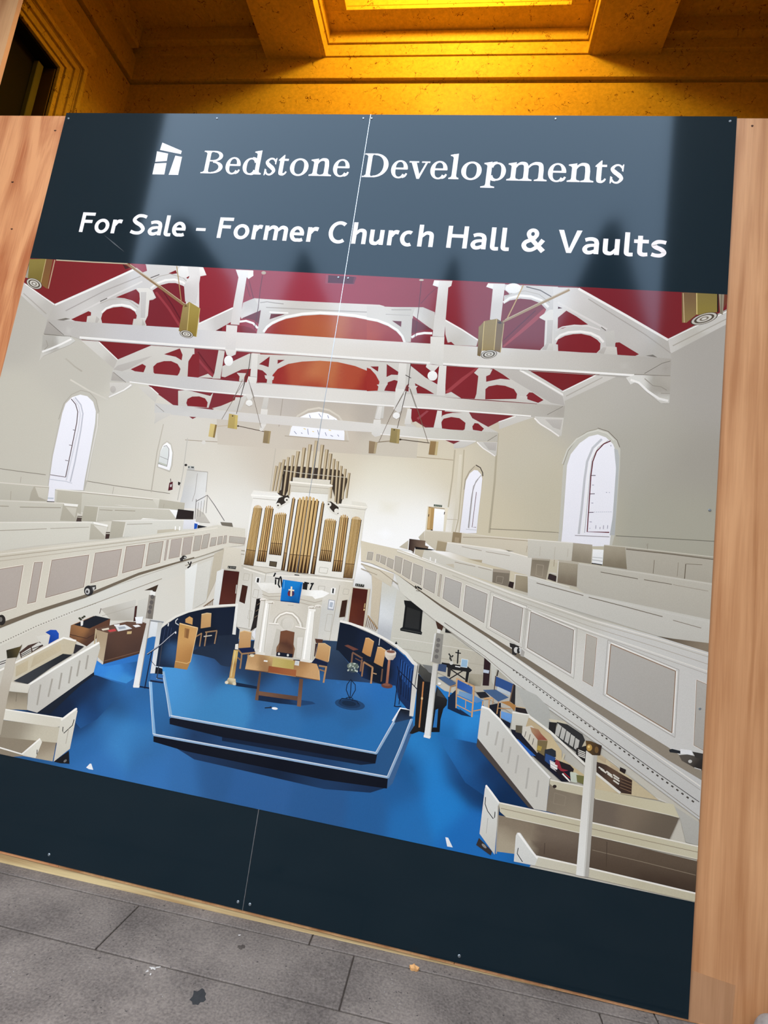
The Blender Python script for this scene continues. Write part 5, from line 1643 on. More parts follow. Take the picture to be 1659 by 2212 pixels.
# ---- pulpit
G('printed_pulpit', 'white columned pulpit with a blue cloth in the printed photograph'); T(*D7)
P((40, 32, 28), '385,330 432,322 405,500 385,650 318,690 350,560'); P((24, 20, 20), '395,340 445,345 380,560 375,480')
for y in (400, 470, 540): S((120, 104, 84), '%d,%d %d,%d' % (392 - (y - 400) // 5, y, 425 - (y - 400) // 5, y - 25), 1.2)
P((226, 220, 208), '440,300 480,332 362,895 378,960 530,988 860,1012 1000,1045 1045,990 1112,410 1122,308', [
    (560, 450, (222, 214, 200)), (700, 450, (224, 217, 204)), (560, 700, (226, 220, 210)), (900, 600, (218, 211, 198)), (600, 900, (216, 210, 199)), (870, 900, (206, 200, 188)), (1080, 500, (210, 203, 190)), (420, 700, (228, 224, 216))], 0.02)
P((232, 232, 236), '340,700 378,660 370,790 335,740')
P((220, 213, 199), '448,240 520,270 670,265 890,297 1015,306 1042,330 1128,310 1116,400 1042,412 880,372 520,335 470,322')
P((243, 241, 236), '388,150 580,152 672,203 890,236 1000,233 1120,233 1204,266 1130,312 1042,332 1010,302 890,292 670,262 520,268 445,232', [(480, 180, (246, 245, 242)), (1100, 270, (246, 245, 242)), (800, 270, (226, 220, 208)), (500, 250, (222, 216, 204))], 0.02)
S((176, 166, 150), '450,280 520,305 670,300 880,335 1040,372 1120,350', 1.2); S((180, 170, 154), '520,335 880,374 1042,414', 1.2); S((196, 188, 174), '445,234 520,270 670,265', 1.0)
for q, c in (('430,348 478,348 402,885 352,885', (226, 221, 211)), ('484,352 548,358 478,935 402,930', (236, 232, 224)), ('968,440 1048,446 1000,1025 886,1012', (240, 237, 230)), ('1052,440 1102,436 1042,1002 1004,1005', (212, 206, 193))):
    P(c, q)
S((250, 248, 244), '500,380 425,925', 3); S((206, 199, 186), '535,380 470,930', 2); S((252, 250, 246), '990,470 915,1005', 3.6); S((206, 199, 186), '1040,470 990,1015', 2.4); S((196, 188, 174), '480,360 404,890', 1.4)
for x, y in ((460, 340), (545, 372), (1000, 425), (1075, 412)):
    E((236, 231, 222), x, y, 38, 20); S((150, 138, 120), '%d,%d %d,%d' % (x - 26, y + 8, x + 26, y + 12), 1.4); E((190, 180, 164), x + 22, y + 4, 7, 8)
P((232, 227, 217), '395,925 480,935 478,960 385,948'); P((232, 227, 217), '880,1005 1010,1022 1040,1000 1040,1028 960,1050 870,1030')
S((200, 192, 178), '568,612 590,550 640,498 715,468 795,480 858,535 895,600 905,660', 2.4)
S((244, 240, 232), '585,606 605,552 650,508 720,482 788,494 842,545 874,604 884,655', 3.0)
S((182, 173, 158), '606,606 622,560 660,522 722,500 782,512 828,556 856,610', 1.4)
P((212, 205, 192), '650,625 662,570 705,535 755,532 795,565 806,615 795,655 740,676 690,668', [(730, 600, (226, 220, 209)), (660, 600, (204, 197, 184))])
E((224, 218, 207), 735, 605, 58, 62)
P((206, 200, 188), '610,660 660,680 640,820 605,960 545,960'); P((226, 221, 212), '845,760 905,760 880,1000 830,985', )
S((240, 236, 228), '525,605 635,612', 3.2); S((190, 182, 168), '525,614 635,622', 1.2); S((240, 236, 228), '820,638 940,664', 3.2); S((190, 182, 168), '820,648 940,674', 1.2)
S((200, 192, 178), '735,398 800,404', 2.0)
G('printed_carved_chair', 'brown carved chair in the pulpit niche')
P((100, 62, 42), '655,692 720,680 812,702 800,840 816,890 796,985 605,968 614,872 640,820', [(730, 740, (112, 70, 46)), (720, 860, (78, 46, 32)), (760, 780, (106, 68, 46)), (700, 890, (104, 70, 48))], 0.02)
P((20, 19, 32), '615,922 790,946 786,988 604,968'); E((222, 220, 216), 637, 946, 12, 14); E((222, 220, 216), 737, 960, 12, 14)
P((128, 92, 64), '610,870 640,822 640,850 618,930 605,920'); P((128, 92, 64), '800,840 816,890 805,950 795,940')
G('printed_lectern_cloth', 'blue cloth with a gold cross hung on the printed pulpit')
for q in ('598,38 588,62 576,80', '592,98 640,104 660,78', '640,104 630,170 648,205', '600,110 598,170', '660,90 672,200', '990,160 1028,158', '1015,160 985,230', '920,145 975,158', '940,160 930,215'):
    S((26, 25, 27), q, 3.2)
P((34, 32, 32), '905,150 960,160 950,230 900,222'); S((30, 30, 30), '810,60 865,66', 2.0)
P((26, 116, 192), '680,113 905,145 865,378 653,347', [(760, 150, (30, 124, 200)), (720, 320, (22, 108, 186)), (850, 300, (24, 104, 178)), (800, 360, (16, 74, 132)), (690, 200, (24, 112, 190))], 0.015)
S((14, 66, 124), '656,352 760,362 866,376', 2.2); S((90, 168, 222), '700,125 690,215', 1.4); S((16, 84, 150), '885,160 855,340', 2.0)
E((92, 52, 70), 770, 268, 36, 36); S((240, 228, 200), '778,192 772,300', 3.4); S((240, 228, 200), '744,228 808,236', 2.8); E((120, 40, 50), 745, 275, 10, 22); E((60, 50, 90), 800, 270, 10, 22)

# ---- things on the platform
TN = (186, 144, 94)
G('printed_chair', 'oak chair left of the printed pulpit')
P(TN, '200,702 250,688 328,705 318,872 184,882', [(250, 740, (196, 156, 108)), (250, 840, (182, 138, 88))]); S((222, 190, 140), '200,702 250,688 328,705', 1.6)
P((20, 28, 64), '186,882 318,872 376,922 222,938'); S((158, 122, 84), '182,900 222,945 372,930', 3.4); S((158, 122, 84), '222,942 212,1040 202,1112', 3.2); S((130, 98, 68), '176,985 208,1015', 3.0); S((140, 106, 72), '298,945 285,975', 2.4)
G('printed_chair', 'oak chair right of the printed pulpit')
P((80, 48, 34), '1040,775 1130,785 1120,830 1050,825'); P((60, 36, 28), '1045,830 1065,830 1040,980 1030,970')
P(TN, '1076,828 1150,828 1214,868 1188,1040 1044,992', [(1140, 860, (200, 160, 110)), (1120, 980, (182, 138, 88))]); S((228, 196, 148), '1076,828 1150,828 1214,868 1192,1030', 1.6)
P((20, 26, 52), '1040,995 1182,1046 1172,1082 1000,1046'); S((170, 132, 90), '1085,1078 1175,1092', 3.4); S((176, 136, 92), '1168,1085 1150,1180 1136,1268', 3.6); S((150, 114, 78), '1090,1120 1150,1140', 2.6)
G('printed_table', 'oak trestle table before the printed pulpit')
P((24, 44, 74), '410,1385 850,1455 1010,1480 1050,1505 880,1525 640,1500 400,1465', [(600, 1440, (18, 34, 60)), (950, 1490, (30, 62, 104)), (450, 1450, (20, 38, 66))])
P((92, 68, 52), '418,1148 438,1152 405,1466 368,1460', [(430, 1180, (80, 60, 48)), (385, 1430, (110, 80, 60))]); P((108, 78, 60), '866,1222 908,1228 882,1538 838,1532', [(890, 1240, (90, 64, 50)), (860, 1500, (126, 92, 70))])
P((104, 76, 58), '415,1362 848,1420 842,1468 410,1408', [(500, 1380, (116, 84, 64)), (700, 1440, (92, 66, 52))])
P((188, 148, 100), '290,960 380,948 540,970 1060,1058 1088,1130 1092,1242 258,1116', [(350, 1030, (184, 144, 98)), (320, 1100, (202, 164, 116)), (480, 1050, (156, 118, 78)), (900, 1100, (180, 136, 88)), (1000, 1150, (196, 154, 106)), (560, 980, (190, 156, 106)), (880, 1050, (150, 110, 70))], 0.02)
P((182, 162, 92), '572,984 812,1026 800,1118 558,1086', [(600, 1060, (190, 170, 104)), (760, 1060, (176, 156, 84))]); P((150, 84, 46), '524,1080 832,1126 826,1196 514,1146', [(560, 1120, (142, 76, 42)), (780, 1160, (158, 94, 54))])
P((206, 186, 140), '540,968 800,1008 795,1022 535,982')
S((112, 78, 52), '260,1118 520,1150', 1.6); S((112, 78, 52), '826,1196 1090,1242', 1.8); S((214, 180, 130), '1086,1132 1092,1238', 1.6)
P((238, 236, 230), '470,1015 512,1020 508,1036 466,1030'); P((222, 222, 218), '820,1020 866,1026 860,1078 810,1070'); P((206, 210, 212), '826,1030 855,1034 850,1060 822,1056'); E((232, 224, 200), 335, 964, 26, 16); E((206, 186, 140), 315, 972, 10, 8)
G('printed_paper'); E((236, 236, 236), 590, 1556, 34, 14, 6); S((26, 30, 44), '478,1550 555,1545', 2.4); E((40, 42, 60), 545, 1542, 12, 9)
G('printed_candle_stand', 'gilded column stand beside the printed table')
P((18, 34, 58), '150,1262 392,1308 392,1338 155,1305')
P((198, 164, 92), '132,900 182,905 162,1060 138,1222 78,1218', [(160, 950, (206, 174, 100)), (110, 1150, (192, 154, 92)), (150, 1100, (160, 122, 70))]); S((226, 204, 150), '150,915 100,1200', 2.0)
P((212, 190, 142), '72,1212 152,1224 158,1296 34,1278', [(100, 1240, (226, 212, 176)), (80, 1280, (110, 92, 64))]); E((232, 222, 196), 52, 1265, 20, 18); E((226, 214, 184), 138, 1278, 20, 18)
P((234, 230, 220), '150,838 182,832 182,898 144,892')
G('printed_lectern', 'tall oak lectern at the left of the printed platform'); T(*D6)
P(TN, '458,292 664,342 580,722 540,812 400,790 412,720', [(520, 330, (190, 146, 82)), (600, 400, (200, 152, 94)), (500, 600, (182, 132, 76)), (560, 680, (168, 120, 66)), (470, 500, (196, 150, 90))], 0.02)
P((172, 126, 70), '408,718 580,722 542,812 398,790'); S((222, 190, 140), '458,292 664,345', 2.2); S((206, 168, 112), '410,716 540,742 582,720', 1.6); P((154, 110, 62), '516,344 572,354 556,464 510,450'); P((132, 90, 50), '535,356 566,362 552,460 528,452'); S((226, 196, 150), '662,350 580,722', 1.4)
G('printed_chair', 'oak chair behind the printed lectern')
P((200, 152, 92), '523,245 570,214 607,236 602,308 524,284'); S((160, 122, 84), '645,440 708,402', 2.6); S((160, 122, 84), '705,402 682,552', 2.4)
G('printed_chair', 'oak chair by the printed navy curtain')
P(TN, '704,192 765,178 815,184 806,332 694,350', [(760, 220, (196, 156, 104)), (740, 320, (184, 140, 90))]); S((226, 200, 156), '704,192 765,178 815,184', 1.8); P((14, 18, 30), '690,352 842,336 882,370 760,388'); S((150, 118, 86), '745,392 880,374', 2.8); S((156, 124, 92), '762,390 738,548', 2.6); S((156, 124, 92), '876,376 850,522', 2.6); S((206, 196, 180), '728,440 820,428', 2.2)
G('printed_handrail', 'metal handrail of the printed steps')
S((22, 30, 58), '150,600 110,800 68,1022', 2.6); S((52, 54, 66), '262,528 235,720 205,905', 2.2); S((24, 30, 50), '95,640 260,525 330,460 420,385', 3.6); S((186, 188, 196), '95,636 260,520 330,455 420,380', 1.4)
S((40, 42, 54), '120,690 190,770', 1.2); S((18, 26, 52), '0,998 120,1018', 3.0); S((18, 26, 44), '205,905 270,915', 2.2); E((236, 236, 236), 415, 398, 8, 10)
G('printed_chair', 'oak chair nearest the printed organ on the right'); T(*D8)
P((108, 64, 50), '228,852 270,843 388,896 330,908')
P((190, 140, 84), '465,770 500,768 560,810 522,980 424,938', [(510, 830, (204, 152, 94)), (460, 930, (180, 128, 74))]); S((224, 186, 134), '465,770 500,768 560,810', 1.6); P((18, 21, 34), '330,912 430,930 522,988 510,1016 430,1002'); S((122, 88, 68), '318,928 432,996', 3.4); S((122, 88, 68), '320,935 306,1072', 3.4); S((132, 96, 72), '426,1008 408,1142', 3.6); S((110, 78, 58), '350,995 420,1030', 2.0)
G('printed_chair', 'oak chair next to the printed font')
P((194, 146, 90), '600,870 640,873 692,906 656,1092 558,1042', [(640, 920, (206, 158, 104)), (600, 1030, (184, 134, 80))]); S((228, 192, 144), '600,870 640,873 692,906', 1.6); P((16, 18, 30), '452,1022 560,1042 652,1094 642,1115 540,1092'); S((164, 122, 84), '442,1034 548,1098', 3.6); S((156, 114, 78), '444,1040 424,1198', 3.2); S((180, 136, 96), '545,1098 526,1278', 3.8); S((110, 80, 60), '655,1112 640,1255', 3.0); S((196, 160, 120), '550,1160 590,1172', 2.2)
G('printed_font', 'stone font on a wooden stem in the printed photograph')
P((166, 108, 82), '718,1008 744,1010 718,1285 690,1278', [(725, 1050, (178, 120, 92)), (705, 1230, (150, 94, 70))]); E((104, 62, 52), 705, 1302, 64, 28, 6); E((132, 84, 68), 700, 1290, 40, 14, 6)
P((222, 210, 195), '682,930 808,940 800,980 772,1014 712,1012 684,975', [(740, 960, (226, 214, 200)), (790, 990, (190, 172, 156))]); E((228, 217, 203), 745, 932, 64, 32, 4); E((128, 82, 66), 748, 920, 48, 16, 5); E((226, 206, 190), 748, 898, 9, 12)
G('printed_flower_stand', 'wire stand with pale flowers in the printed photograph')
E((32, 66, 106), 290, 1510, 170, 62, 8); E((26, 50, 82), 285, 1505, 125, 44, 8); E((20, 38, 62), 280, 1500, 80, 28, 8)
for q in ('300,1232 258,1290 250,1350 285,1440', '300,1232 350,1290 352,1350 300,1440', '306,1250 300,1350 290,1450', '175,1475 200,1442 290,1452 370,1475 388,1510', '245,1440 290,1430 325,1445 315,1470'):
    S((18, 28, 48), q, 1.8)
E((112, 122, 112), 325, 1085, 66, 42, 6); E((60, 72, 80), 330, 1125, 50, 30)
rf = random.Random(3)
for k in range(26): E((196, 206, 194) if k % 3 else (84, 98, 88), 325 + rf.uniform(-60, 60), 1092 + rf.uniform(-42, 50), rf.uniform(6, 13), rf.uniform(5, 11))
for q in ('822,1082 850,1200 866,1330', '838,1130 815,1330 790,1532', '866,1180 850,1400 840,1510', '782,1528 820,1536 865,1530', '838,1130 960,1250 1060,1360'): G('printed_handrail', 'dark handrail bar by the printed right curtain'); S((16, 22, 44), q, 1.9)

# ---- corner under the right gallery
T(*E1)
G('printed_chair_shadow'); P((16, 34, 62), '585,890 650,830 655,985 785,1062 700,1045 580,990'); G('printed_chair_shadow'); P((24, 24, 32), '930,960 1035,940 1032,1090 1000,1110 930,1010')
G('printed_piano', 'dark upright piano in the printed photograph'); P((20, 18, 18), '380,755 448,765 405,1200 340,1185')
P((26, 22, 20), '330,690 385,755 370,900 345,1180 280,1205 255,1200 300,1130 320,800'); P((66, 64, 58), '340,608 445,690 440,765 385,757 328,682', [(380, 660, (78, 76, 70)), (400, 740, (54, 52, 48))]); P((120, 120, 118), '365,612 450,625 450,690 420,680')
S((186, 122, 72), '374,760 362,900 338,1150', 3.0); E((224, 190, 140), 362, 902, 9, 12); P((18, 18, 20), '490,800 578,915 572,960 545,990 520,1080 512,1190 440,1190 455,1000 470,880', [(520, 860, (40, 38, 36)), (500, 1000, (14, 14, 18)), (480, 1150, (12, 12, 16))])
P((42, 110, 176), '478,1000 500,990 488,1150 455,1150'); P((62, 60, 58), '495,810 560,900 490,880'); S((60, 60, 62), '330,610 300,800', 1.5); E((240, 240, 240), 510, 776, 14, 10)
G('printed_altar_table', 'small dark table with a cross in the printed photograph')
P((30, 26, 24), '530,595 750,628 790,662 770,680 610,655 530,615'); P((26, 22, 20), '740,675 765,678 750,770 728,765'); P((120, 112, 96), '765,690 890,700 860,800 755,790', [(800, 740, (176, 168, 148)), (770, 780, (90, 84, 70))])
S((34, 28, 26), '600,650 730,740', 2.6); S((34, 28, 26), '720,660 590,740', 2.6); P((40, 36, 34), '580,640 612,645 600,720 578,715')
S((26, 22, 20), '672,488 664,606', 3.0); S((26, 22, 20), '646,510 694,519', 2.4); P((156, 190, 218), '700,565 754,574 746,640 692,632', ); outline((226, 232, 236), '700,565 754,574 746,640 692,632', 1.0)
for q in ('590,520 604,540 600,570', '628,535 612,552', '606,560 612,585'): S((46, 44, 40), q, 3.0)
E((214, 212, 206), 612, 600, 16, 16); S((230, 230, 228), '645,628 688,636', 2.2)
G('printed_notice_door'); P((44, 24, 24), '893,553 948,585 932,795 878,792'); P((196, 206, 222), '886,655 936,664 930,690 884,682'); P((206, 204, 194), '950,600 1000,640 975,790 955,760'); S((60, 50, 44), '1018,640 1000,712', 3.0)
BL = (52, 88, 150)
G('printed_chair', 'blue upholstered chair behind the printed white column')
P((58, 74, 106), '505,602 572,618 566,680 495,665'); P((74, 96, 130), '494,722 560,714 656,772 605,800'); S((188, 148, 104), '606,798 590,888', 2.4); S((170, 130, 90), '605,800 655,788', 2.0)
G('printed_chair', 'blue armchair with a pale frame in the printed photograph')
P((34, 32, 36), '820,850 900,845 940,890 860,900'); P(BL, '666,742 792,806 786,868 662,812', [(700, 770, (44, 82, 156)), (770, 840, (56, 96, 170))]); P((112, 158, 206), '680,838 790,868 888,922 830,942 670,872', [(720, 860, (126, 166, 206)), (830, 920, (84, 132, 186))])
for q, w in (('658,730 652,985', 2.6), ('658,732 808,800', 2.6), ('806,800 798,930 786,1062', 3.2), ('662,880 790,940', 2.6), ('655,955 780,1020', 2.0), ('880,925 875,965', 2.2), ('890,905 965,900', 3.6), ('935,910 930,1005', 2.4), ('800,1010 930,985', 2.4), ('735,920 733,985', 1.6)): S((200, 156, 108), q, w)
P((22, 40, 70), '680,990 780,1058 700,1040')
G('printed_chair', 'blue upholstered chair against the printed wall')
P((40, 34, 34), '1125,780 1160,775 1155,960 1115,930'); P((46, 76, 132), '990,713 1142,780 1122,855 980,792'); P((196, 206, 214), '1005,800 1115,850 1110,880 1000,835'); P((70, 96, 134), '880,830 990,826 1102,895 1012,930'); S((180, 138, 96), '1015,930 1000,1035', 2.4); S((180, 138, 96), '970,905 965,950', 2.0); S((80, 60, 46), '990,710 978,830', 2.0); S((120, 90, 66), '1140,785 1110,930', 2.2)
S((180, 138, 96), '1005,985 1120,990', 2.0)
G('printed_chair', 'light blue chair in front of the printed bookcase')
P((170, 122, 68), '1028,932 1100,925 1162,962 1150,1012 1110,970'); P((38, 30, 30), '1160,970 1332,1000 1318,1080 1250,1040 1158,1012'); S((214, 186, 146), '1160,972 1332,1000', 2.0); P((102, 152, 212), '1034,1010 1140,1040 1118,1112 1030,1065'); S((200, 166, 126), '1032,1012 1030,1090', 2.0); P((20, 24, 40), '1030,1070 1118,1115 1110,1160 1040,1100')

# ---- upper pews, right gallery
T(*D3)
pew((214, 204, 184), '465,103 780,122 1010,150 1700,208 1700,430 1530,352 560,275 460,195')
S((230, 222, 205), '465,105 780,125 1010,152 1700,210', 2.0); S((150, 136, 112), '790,160 1010,165 1659,215', 1.0); P((150, 132, 104), '705,114 780,124 772,210 694,202'); P((170, 152, 124), '722,160 760,164 754,205 718,200')
P((206, 196, 176), '410,160 462,106 460,195 440,210'); S((176, 164, 140), '1340,235 1330,290', 1.0); S((176, 164, 140), '1455,245 1445,330', 1.0); S((150, 136, 112), '1580,255 1565,410', 1.1)
pew((222, 217, 207), '655,203 1110,262 1380,335 1368,492 1000,392 640,272')
S((236, 231, 221), '655,205 1110,265 1380,338', 2.2); P((172, 156, 128), '574,188 656,204 640,282 560,272'); S((206, 192, 166), '574,188 656,204', 1.6); S((166, 156, 138), '780,240 950,275', 1.2); S((166, 156, 138), '985,283 1190,318', 1.2)
P((236, 232, 224), '960,260 1140,270 1230,285 1150,285'); P((130, 120, 104), '1150,265 1230,282 1180,282'); P((140, 130, 114), '1380,328 1534,345 1500,522 1364,488', [(1450, 370, (130, 120, 104)), (1420, 480, (150, 138, 120))]); P((178, 168, 152), '1382,325 1534,342 1528,362 1380,350'); outline((170, 158, 140), '1420,392 1478,400 1465,500 1412,485', 1.0)
P((62, 46, 44), '1530,470 1586,490 1578,532 1520,515'); S((222, 217, 207), '1528,462 1586,470', 1.8)
pew((216, 211, 199), '385,248 460,252 715,345 1050,432 1042,545 700,432 376,305')
S((232, 227, 216), '385,250 460,255 715,348 1050,435', 2.0); P((200, 188, 164), '383,250 462,258 440,335 376,302'); S((150, 138, 118), '720,372 895,410', 1.1); S((150, 138, 118), '920,415 1035,442', 1.1); P((186, 172, 144), '835,345 955,355 950,378 900,365'); P((206, 196, 176), '640,390 712,388 715,425'); P((126, 116, 102), '1046,432 1192,450 1178,582 1040,545'); P((168, 156, 140), '1048,428 1192,446 1188,468 1046,455'); outline((162, 150, 134), '1080,492 1135,500 1125,555 1072,545', 1.0)
P((48, 36, 34), '1186,535 1226,545 1216,598 1176,582'); S((240, 240, 238), '513,330 510,360', 2.2); S((240, 240, 238), '558,345 554,378', 2.2)
pew((206, 201, 188), '1232,476 1390,498 1700,580 1700,745 1380,645 1225,602')
S((228, 224, 213), '1232,478 1390,500 1700,585', 2.4); P((156, 144, 122), '1235,480 1392,502 1380,645 1230,602', [(1300, 520, (166, 154, 130)), (1340, 620, (140, 128, 108))]); S((222, 216, 203), '1238,480 1228,600', 2.0); S((130, 118, 100), '1418,545 1659,612', 1.4)
G('printed_organ_bench'); P((64, 48, 42), '333,173 470,190 468,230 496,240 490,262 380,250 370,300 325,270', [(360, 200, (52, 38, 34)), (430, 210, (120, 100, 84))]); P((232, 232, 230), '225,255 345,272 370,290 240,268'); P((28, 24, 24), '380,240 555,268 520,272 385,262'); P((206, 196, 176), '245,245 325,185 320,265')
T(*D4)
pew((210, 205, 193), '-40,178 350,208 512,224 502,388 340,362 -40,335')
S((230, 226, 216), '-40,178 350,210', 2.2); P((162, 152, 134), '348,208 512,224 500,386 334,362', [(420, 230, (182, 172, 154)), (400, 340, (140, 130, 112))]); S((190, 182, 166), '68,240 62,320', 1.0); S((190, 182, 166), '195,245 185,345', 1.0); S((190, 182, 166), '305,258 298,330', 1.0)
P((236, 237, 238), '515,262 608,268 600,392 508,382'); S((186, 184, 180), '512,330 598,338', 1.2); S((170, 168, 164), '508,352 598,366', 1.2); P((44, 38, 36), '505,378 598,392 592,400 503,386')
pew((186, 180, 166), '610,228 800,244 1560,330 1545,575 800,435 598,402', )
S((206, 200, 186), '612,228 800,244 1550,330', 2.4); S((112, 102, 88), '800,262 1150,300 1550,350', 2.2); S((150, 142, 126), '800,252 1550,338', 1.2); P((150, 140, 120), '612,230 792,246 806,432 598,402', [(690, 260, (176, 166, 146)), (700, 390, (126, 115, 96))]); S((120, 110, 94), '1040,355 1030,470', 1.3); S((140, 130, 114), '1245,375 1235,495', 1.1); S((100, 90, 76), '1308,388 1298,515', 1.8); S((120, 110, 94), '1310,388 1450,395', 1.1); S((150, 142, 128), '985,212 980,262', 1.1)
pew((196, 191, 179), '220,355 390,382 1560,556 1545,875 450,645 376,585 205,545')
S((208, 203, 192), '390,384 1000,475 1550,562', 3.4); P((148, 137, 117), '222,362 388,385 378,582 210,545', [(300, 400, (172, 162, 142)), (290, 540, (116, 104, 88))]); P((192, 184, 168), '220,352 388,372 400,392 225,372'); S((222, 217, 207), '222,362 208,545', 2.2); S((104, 94, 80), '582,457 900,515', 1.5); S((104, 94, 80), '952,522 1190,562', 1.4); S((150, 142, 128), '1200,565 1500,620', 1.0)
P((54, 42, 40), '140,472 206,494 200,540 130,516'); S((206, 200, 188), '140,462 206,482', 2)
pew((210, 207, 199), '-40,485 450,640 1560,872 1550,1075 1300,1045 1060,1000 -40,660', '')
S((218, 215, 208), '-40,500 450,655 1000,775 1540,890', 3.4); S((112, 102, 88), '35,550 435,657', 1.6); S((112, 102, 88), '480,672 800,755 1110,838', 1.6); S((132, 122, 108), '1200,868 1440,935', 1.4)
P((126, 113, 97), '1060,1003 1200,1025 1560,1070 1550,1165', [(1150, 1030, (92, 82, 70)), (1450, 1110, (146, 132, 114))])

# ---- right gallery
G('printed_gallery', 'panelled white gallery on the printed right side'); F()
P((216, 213, 205), '865,1280 852,1236 952,1308 1053,1372 1240,1492 1400,1592 1530,1676 1530,1785 1412,1697 1261,1585 1113,1480 1048,1422 941,1341', [
    (900, 1300, (222, 219, 208)), (1000, 1370, (220, 218, 210)), (1200, 1510, (216, 215, 210)), (1400, 1640, (210, 209, 206)), (1500, 1720, (206, 205, 203))])
P((222, 218, 209), '780,1168 800,1173 858,1186 977,1229 1104,1277 1150,1289 1277,1335 1418,1374 1560,1418 1560,1710 1400,1596 1240,1492 1053,1372 952,1308 851,1237 800,1216 780,1212', [
    (800, 1195, (226, 215, 192)), (860, 1215, (222, 212, 192)), (950, 1260, (216, 210, 196)), (1050, 1330, (220, 216, 206)), (1200, 1400, (222, 219, 212)), (1350, 1450, (216, 214, 210)), (1480, 1560, (214, 212, 209)), (1400, 1570, (218, 217, 214)), (1200, 1330, (206, 202, 192))])
S((196, 190, 176), '858,1192 977,1236 1104,1285 1277,1344 1418,1384 1545,1424', 1.4); S((190, 184, 172), '977,1243 1104,1293 1277,1354 1418,1398 1545,1440', 1.4); S((236, 233, 225), '858,1189 977,1232 1104,1281 1277,1339 1418,1379 1545,1418', 2.2); S((232, 230, 224), '1104,1300 1277,1364 1418,1412 1545,1456', 3.0); S((184, 178, 168), '1104,1304 1277,1368 1418,1417 1545,1462', 1.1)
P((128, 116, 100), '851,1236 952,1306 1053,1369 1150,1430 1280,1514 1440,1612 1520,1666 1520,1688 1440,1640 1280,1532 1150,1444 1053,1377 952,1311', [(900, 1275, (96, 84, 70)), (1150, 1438, (122, 111, 96)), (1400, 1605, (150, 140, 126))])
S((236, 234, 228), '1053,1380 1150,1449 1280,1538 1440,1647 1512,1698', 2.6); S((170, 164, 152), '1053,1384 1150,1454 1280,1544 1440,1655 1512,1706', 1.0)
S((92, 84, 74), '960,1345 1053,1408 1150,1474 1300,1585', 1.3); S((60, 54, 50), '1300,1583 1400,1655 1510,1732', 1.4); S((150, 144, 132), '941,1341 1048,1418 1113,1475 1261,1578 1412,1690 1510,1764', 1.3)
dashes((70, 64, 58), '1108,1447 1235,1541 1380,1646 1505,1737', 2.0, 44, 0.42, 3.4)
P((222, 212, 192), '780,1216 851,1240 845,1268 800,1240'); S((170, 158, 136), '780,1218 820,1232 860,1262', 1.6); S((176, 164, 142), '780,1228 815,1242', 1.6)
GP = (186, 182, 176)
for tile, lst in ((D3, ('-20,285 25,290 15,355 -30,350', '55,305 85,310 75,370 50,360', '93,315 138,330 125,395 85,375', '150,335 200,355 190,430 140,405', '215,320 275,340 258,470 205,440', '288,350 355,378 335,520 272,480', '370,385 448,415 432,570 353,530', '470,430 565,465 545,640 452,590',
                        '595,475 612,480 590,668 572,660', '640,500 778,550 755,765 618,680', '815,570 998,645 970,890 792,790', '1050,665 1303,765 1270,1060 1020,920')),
                  (E1, ('1290,165 1655,320 1630,690 1258,470',)),
                  (E3, ('460,-42 550,-7 515,405 428,355', '668,45 1220,275 1188,800 632,468', '1400,350 1520,402 1480,965 1375,905'))):
    T(*tile)
    for i, q in enumerate(lst):
        p = pts_of(q); sz = max(p[1][0] - p[0][0], 8)
        outline((236, 234, 229), q, min(8, 1.5 + sz * 0.05)); 
        put(blend((196, 184, 162), GP, min(1, sz / 40 + 0.2)), p)
        outline((146, 116, 92) if tile is E3 else (140, 126, 114), q, min(2.0, 0.7 + sz * 0.008))
        if sz > 60:
            cx = sum(a for a, _ in p) / 4; cy = sum(b_ for _, b_ in p) / 4
            o_ = [(cx + (a - cx) * (1 + 14 / sz), cy + (b_ - cy) * (1 + 14 / sz)) for a, b_ in p]
            for a, b_ in zip(o_, o_[1:] + o_[:1]): put((172, 167, 160), stroke_poly([a, b_], 1.0))
G('printed_spot_lamp', 'black spot lamp on the sill of the printed right gallery'); T(*E1)
P((44, 40, 38), '1108,428 1150,440 1185,465 1165,535 1130,525 1128,470 1112,462'); E((214, 212, 208), 1165, 490, 20, 26); E((38, 36, 36), 1185, 495, 14, 24); E((206, 205, 203), 1200, 492, 10, 16); P((176, 172, 166), '1210,480 1238,505 1228,550 1200,540'); S((44, 40, 38), '1140,445 1190,465', 3)
G('printed_spot_lamp', 'small black spot lamp at the far end of the printed right gallery'); T(*D3)
for q in ('382,575 395,588 385,598', '405,590 425,596', '400,580 440,606'): S((36, 33, 32), q, 3.0)
S((120, 114, 104), '390,615 430,622', 1.6)
G('printed_spot_lamp', 'bracket lamps at the near end of the printed right gallery'); T(*E2)
P((66, 60, 56), '1480,500 1540,495 1650,520 1655,615 1590,590 1500,540', [(1550, 530, (90, 84, 78)), (1600, 580, (40, 36, 34))]); P((40, 42, 46), '1408,462 1430,455 1490,470 1490,490 1415,480'); P((232, 233, 236), '1490,456 1570,466 1580,500 1492,490'); P((58, 54, 52), '1575,475 1655,490 1655,530 1600,520'); E((206, 204, 200), 1560, 545, 14, 12); S((200, 198, 194), '1590,590 1640,606', 2.0)
G('printed_gallery_screw'); T(*E3); E((60, 56, 54), 1427, 597, 11, 11); E((210, 210, 208), 1420, 592, 5, 6)

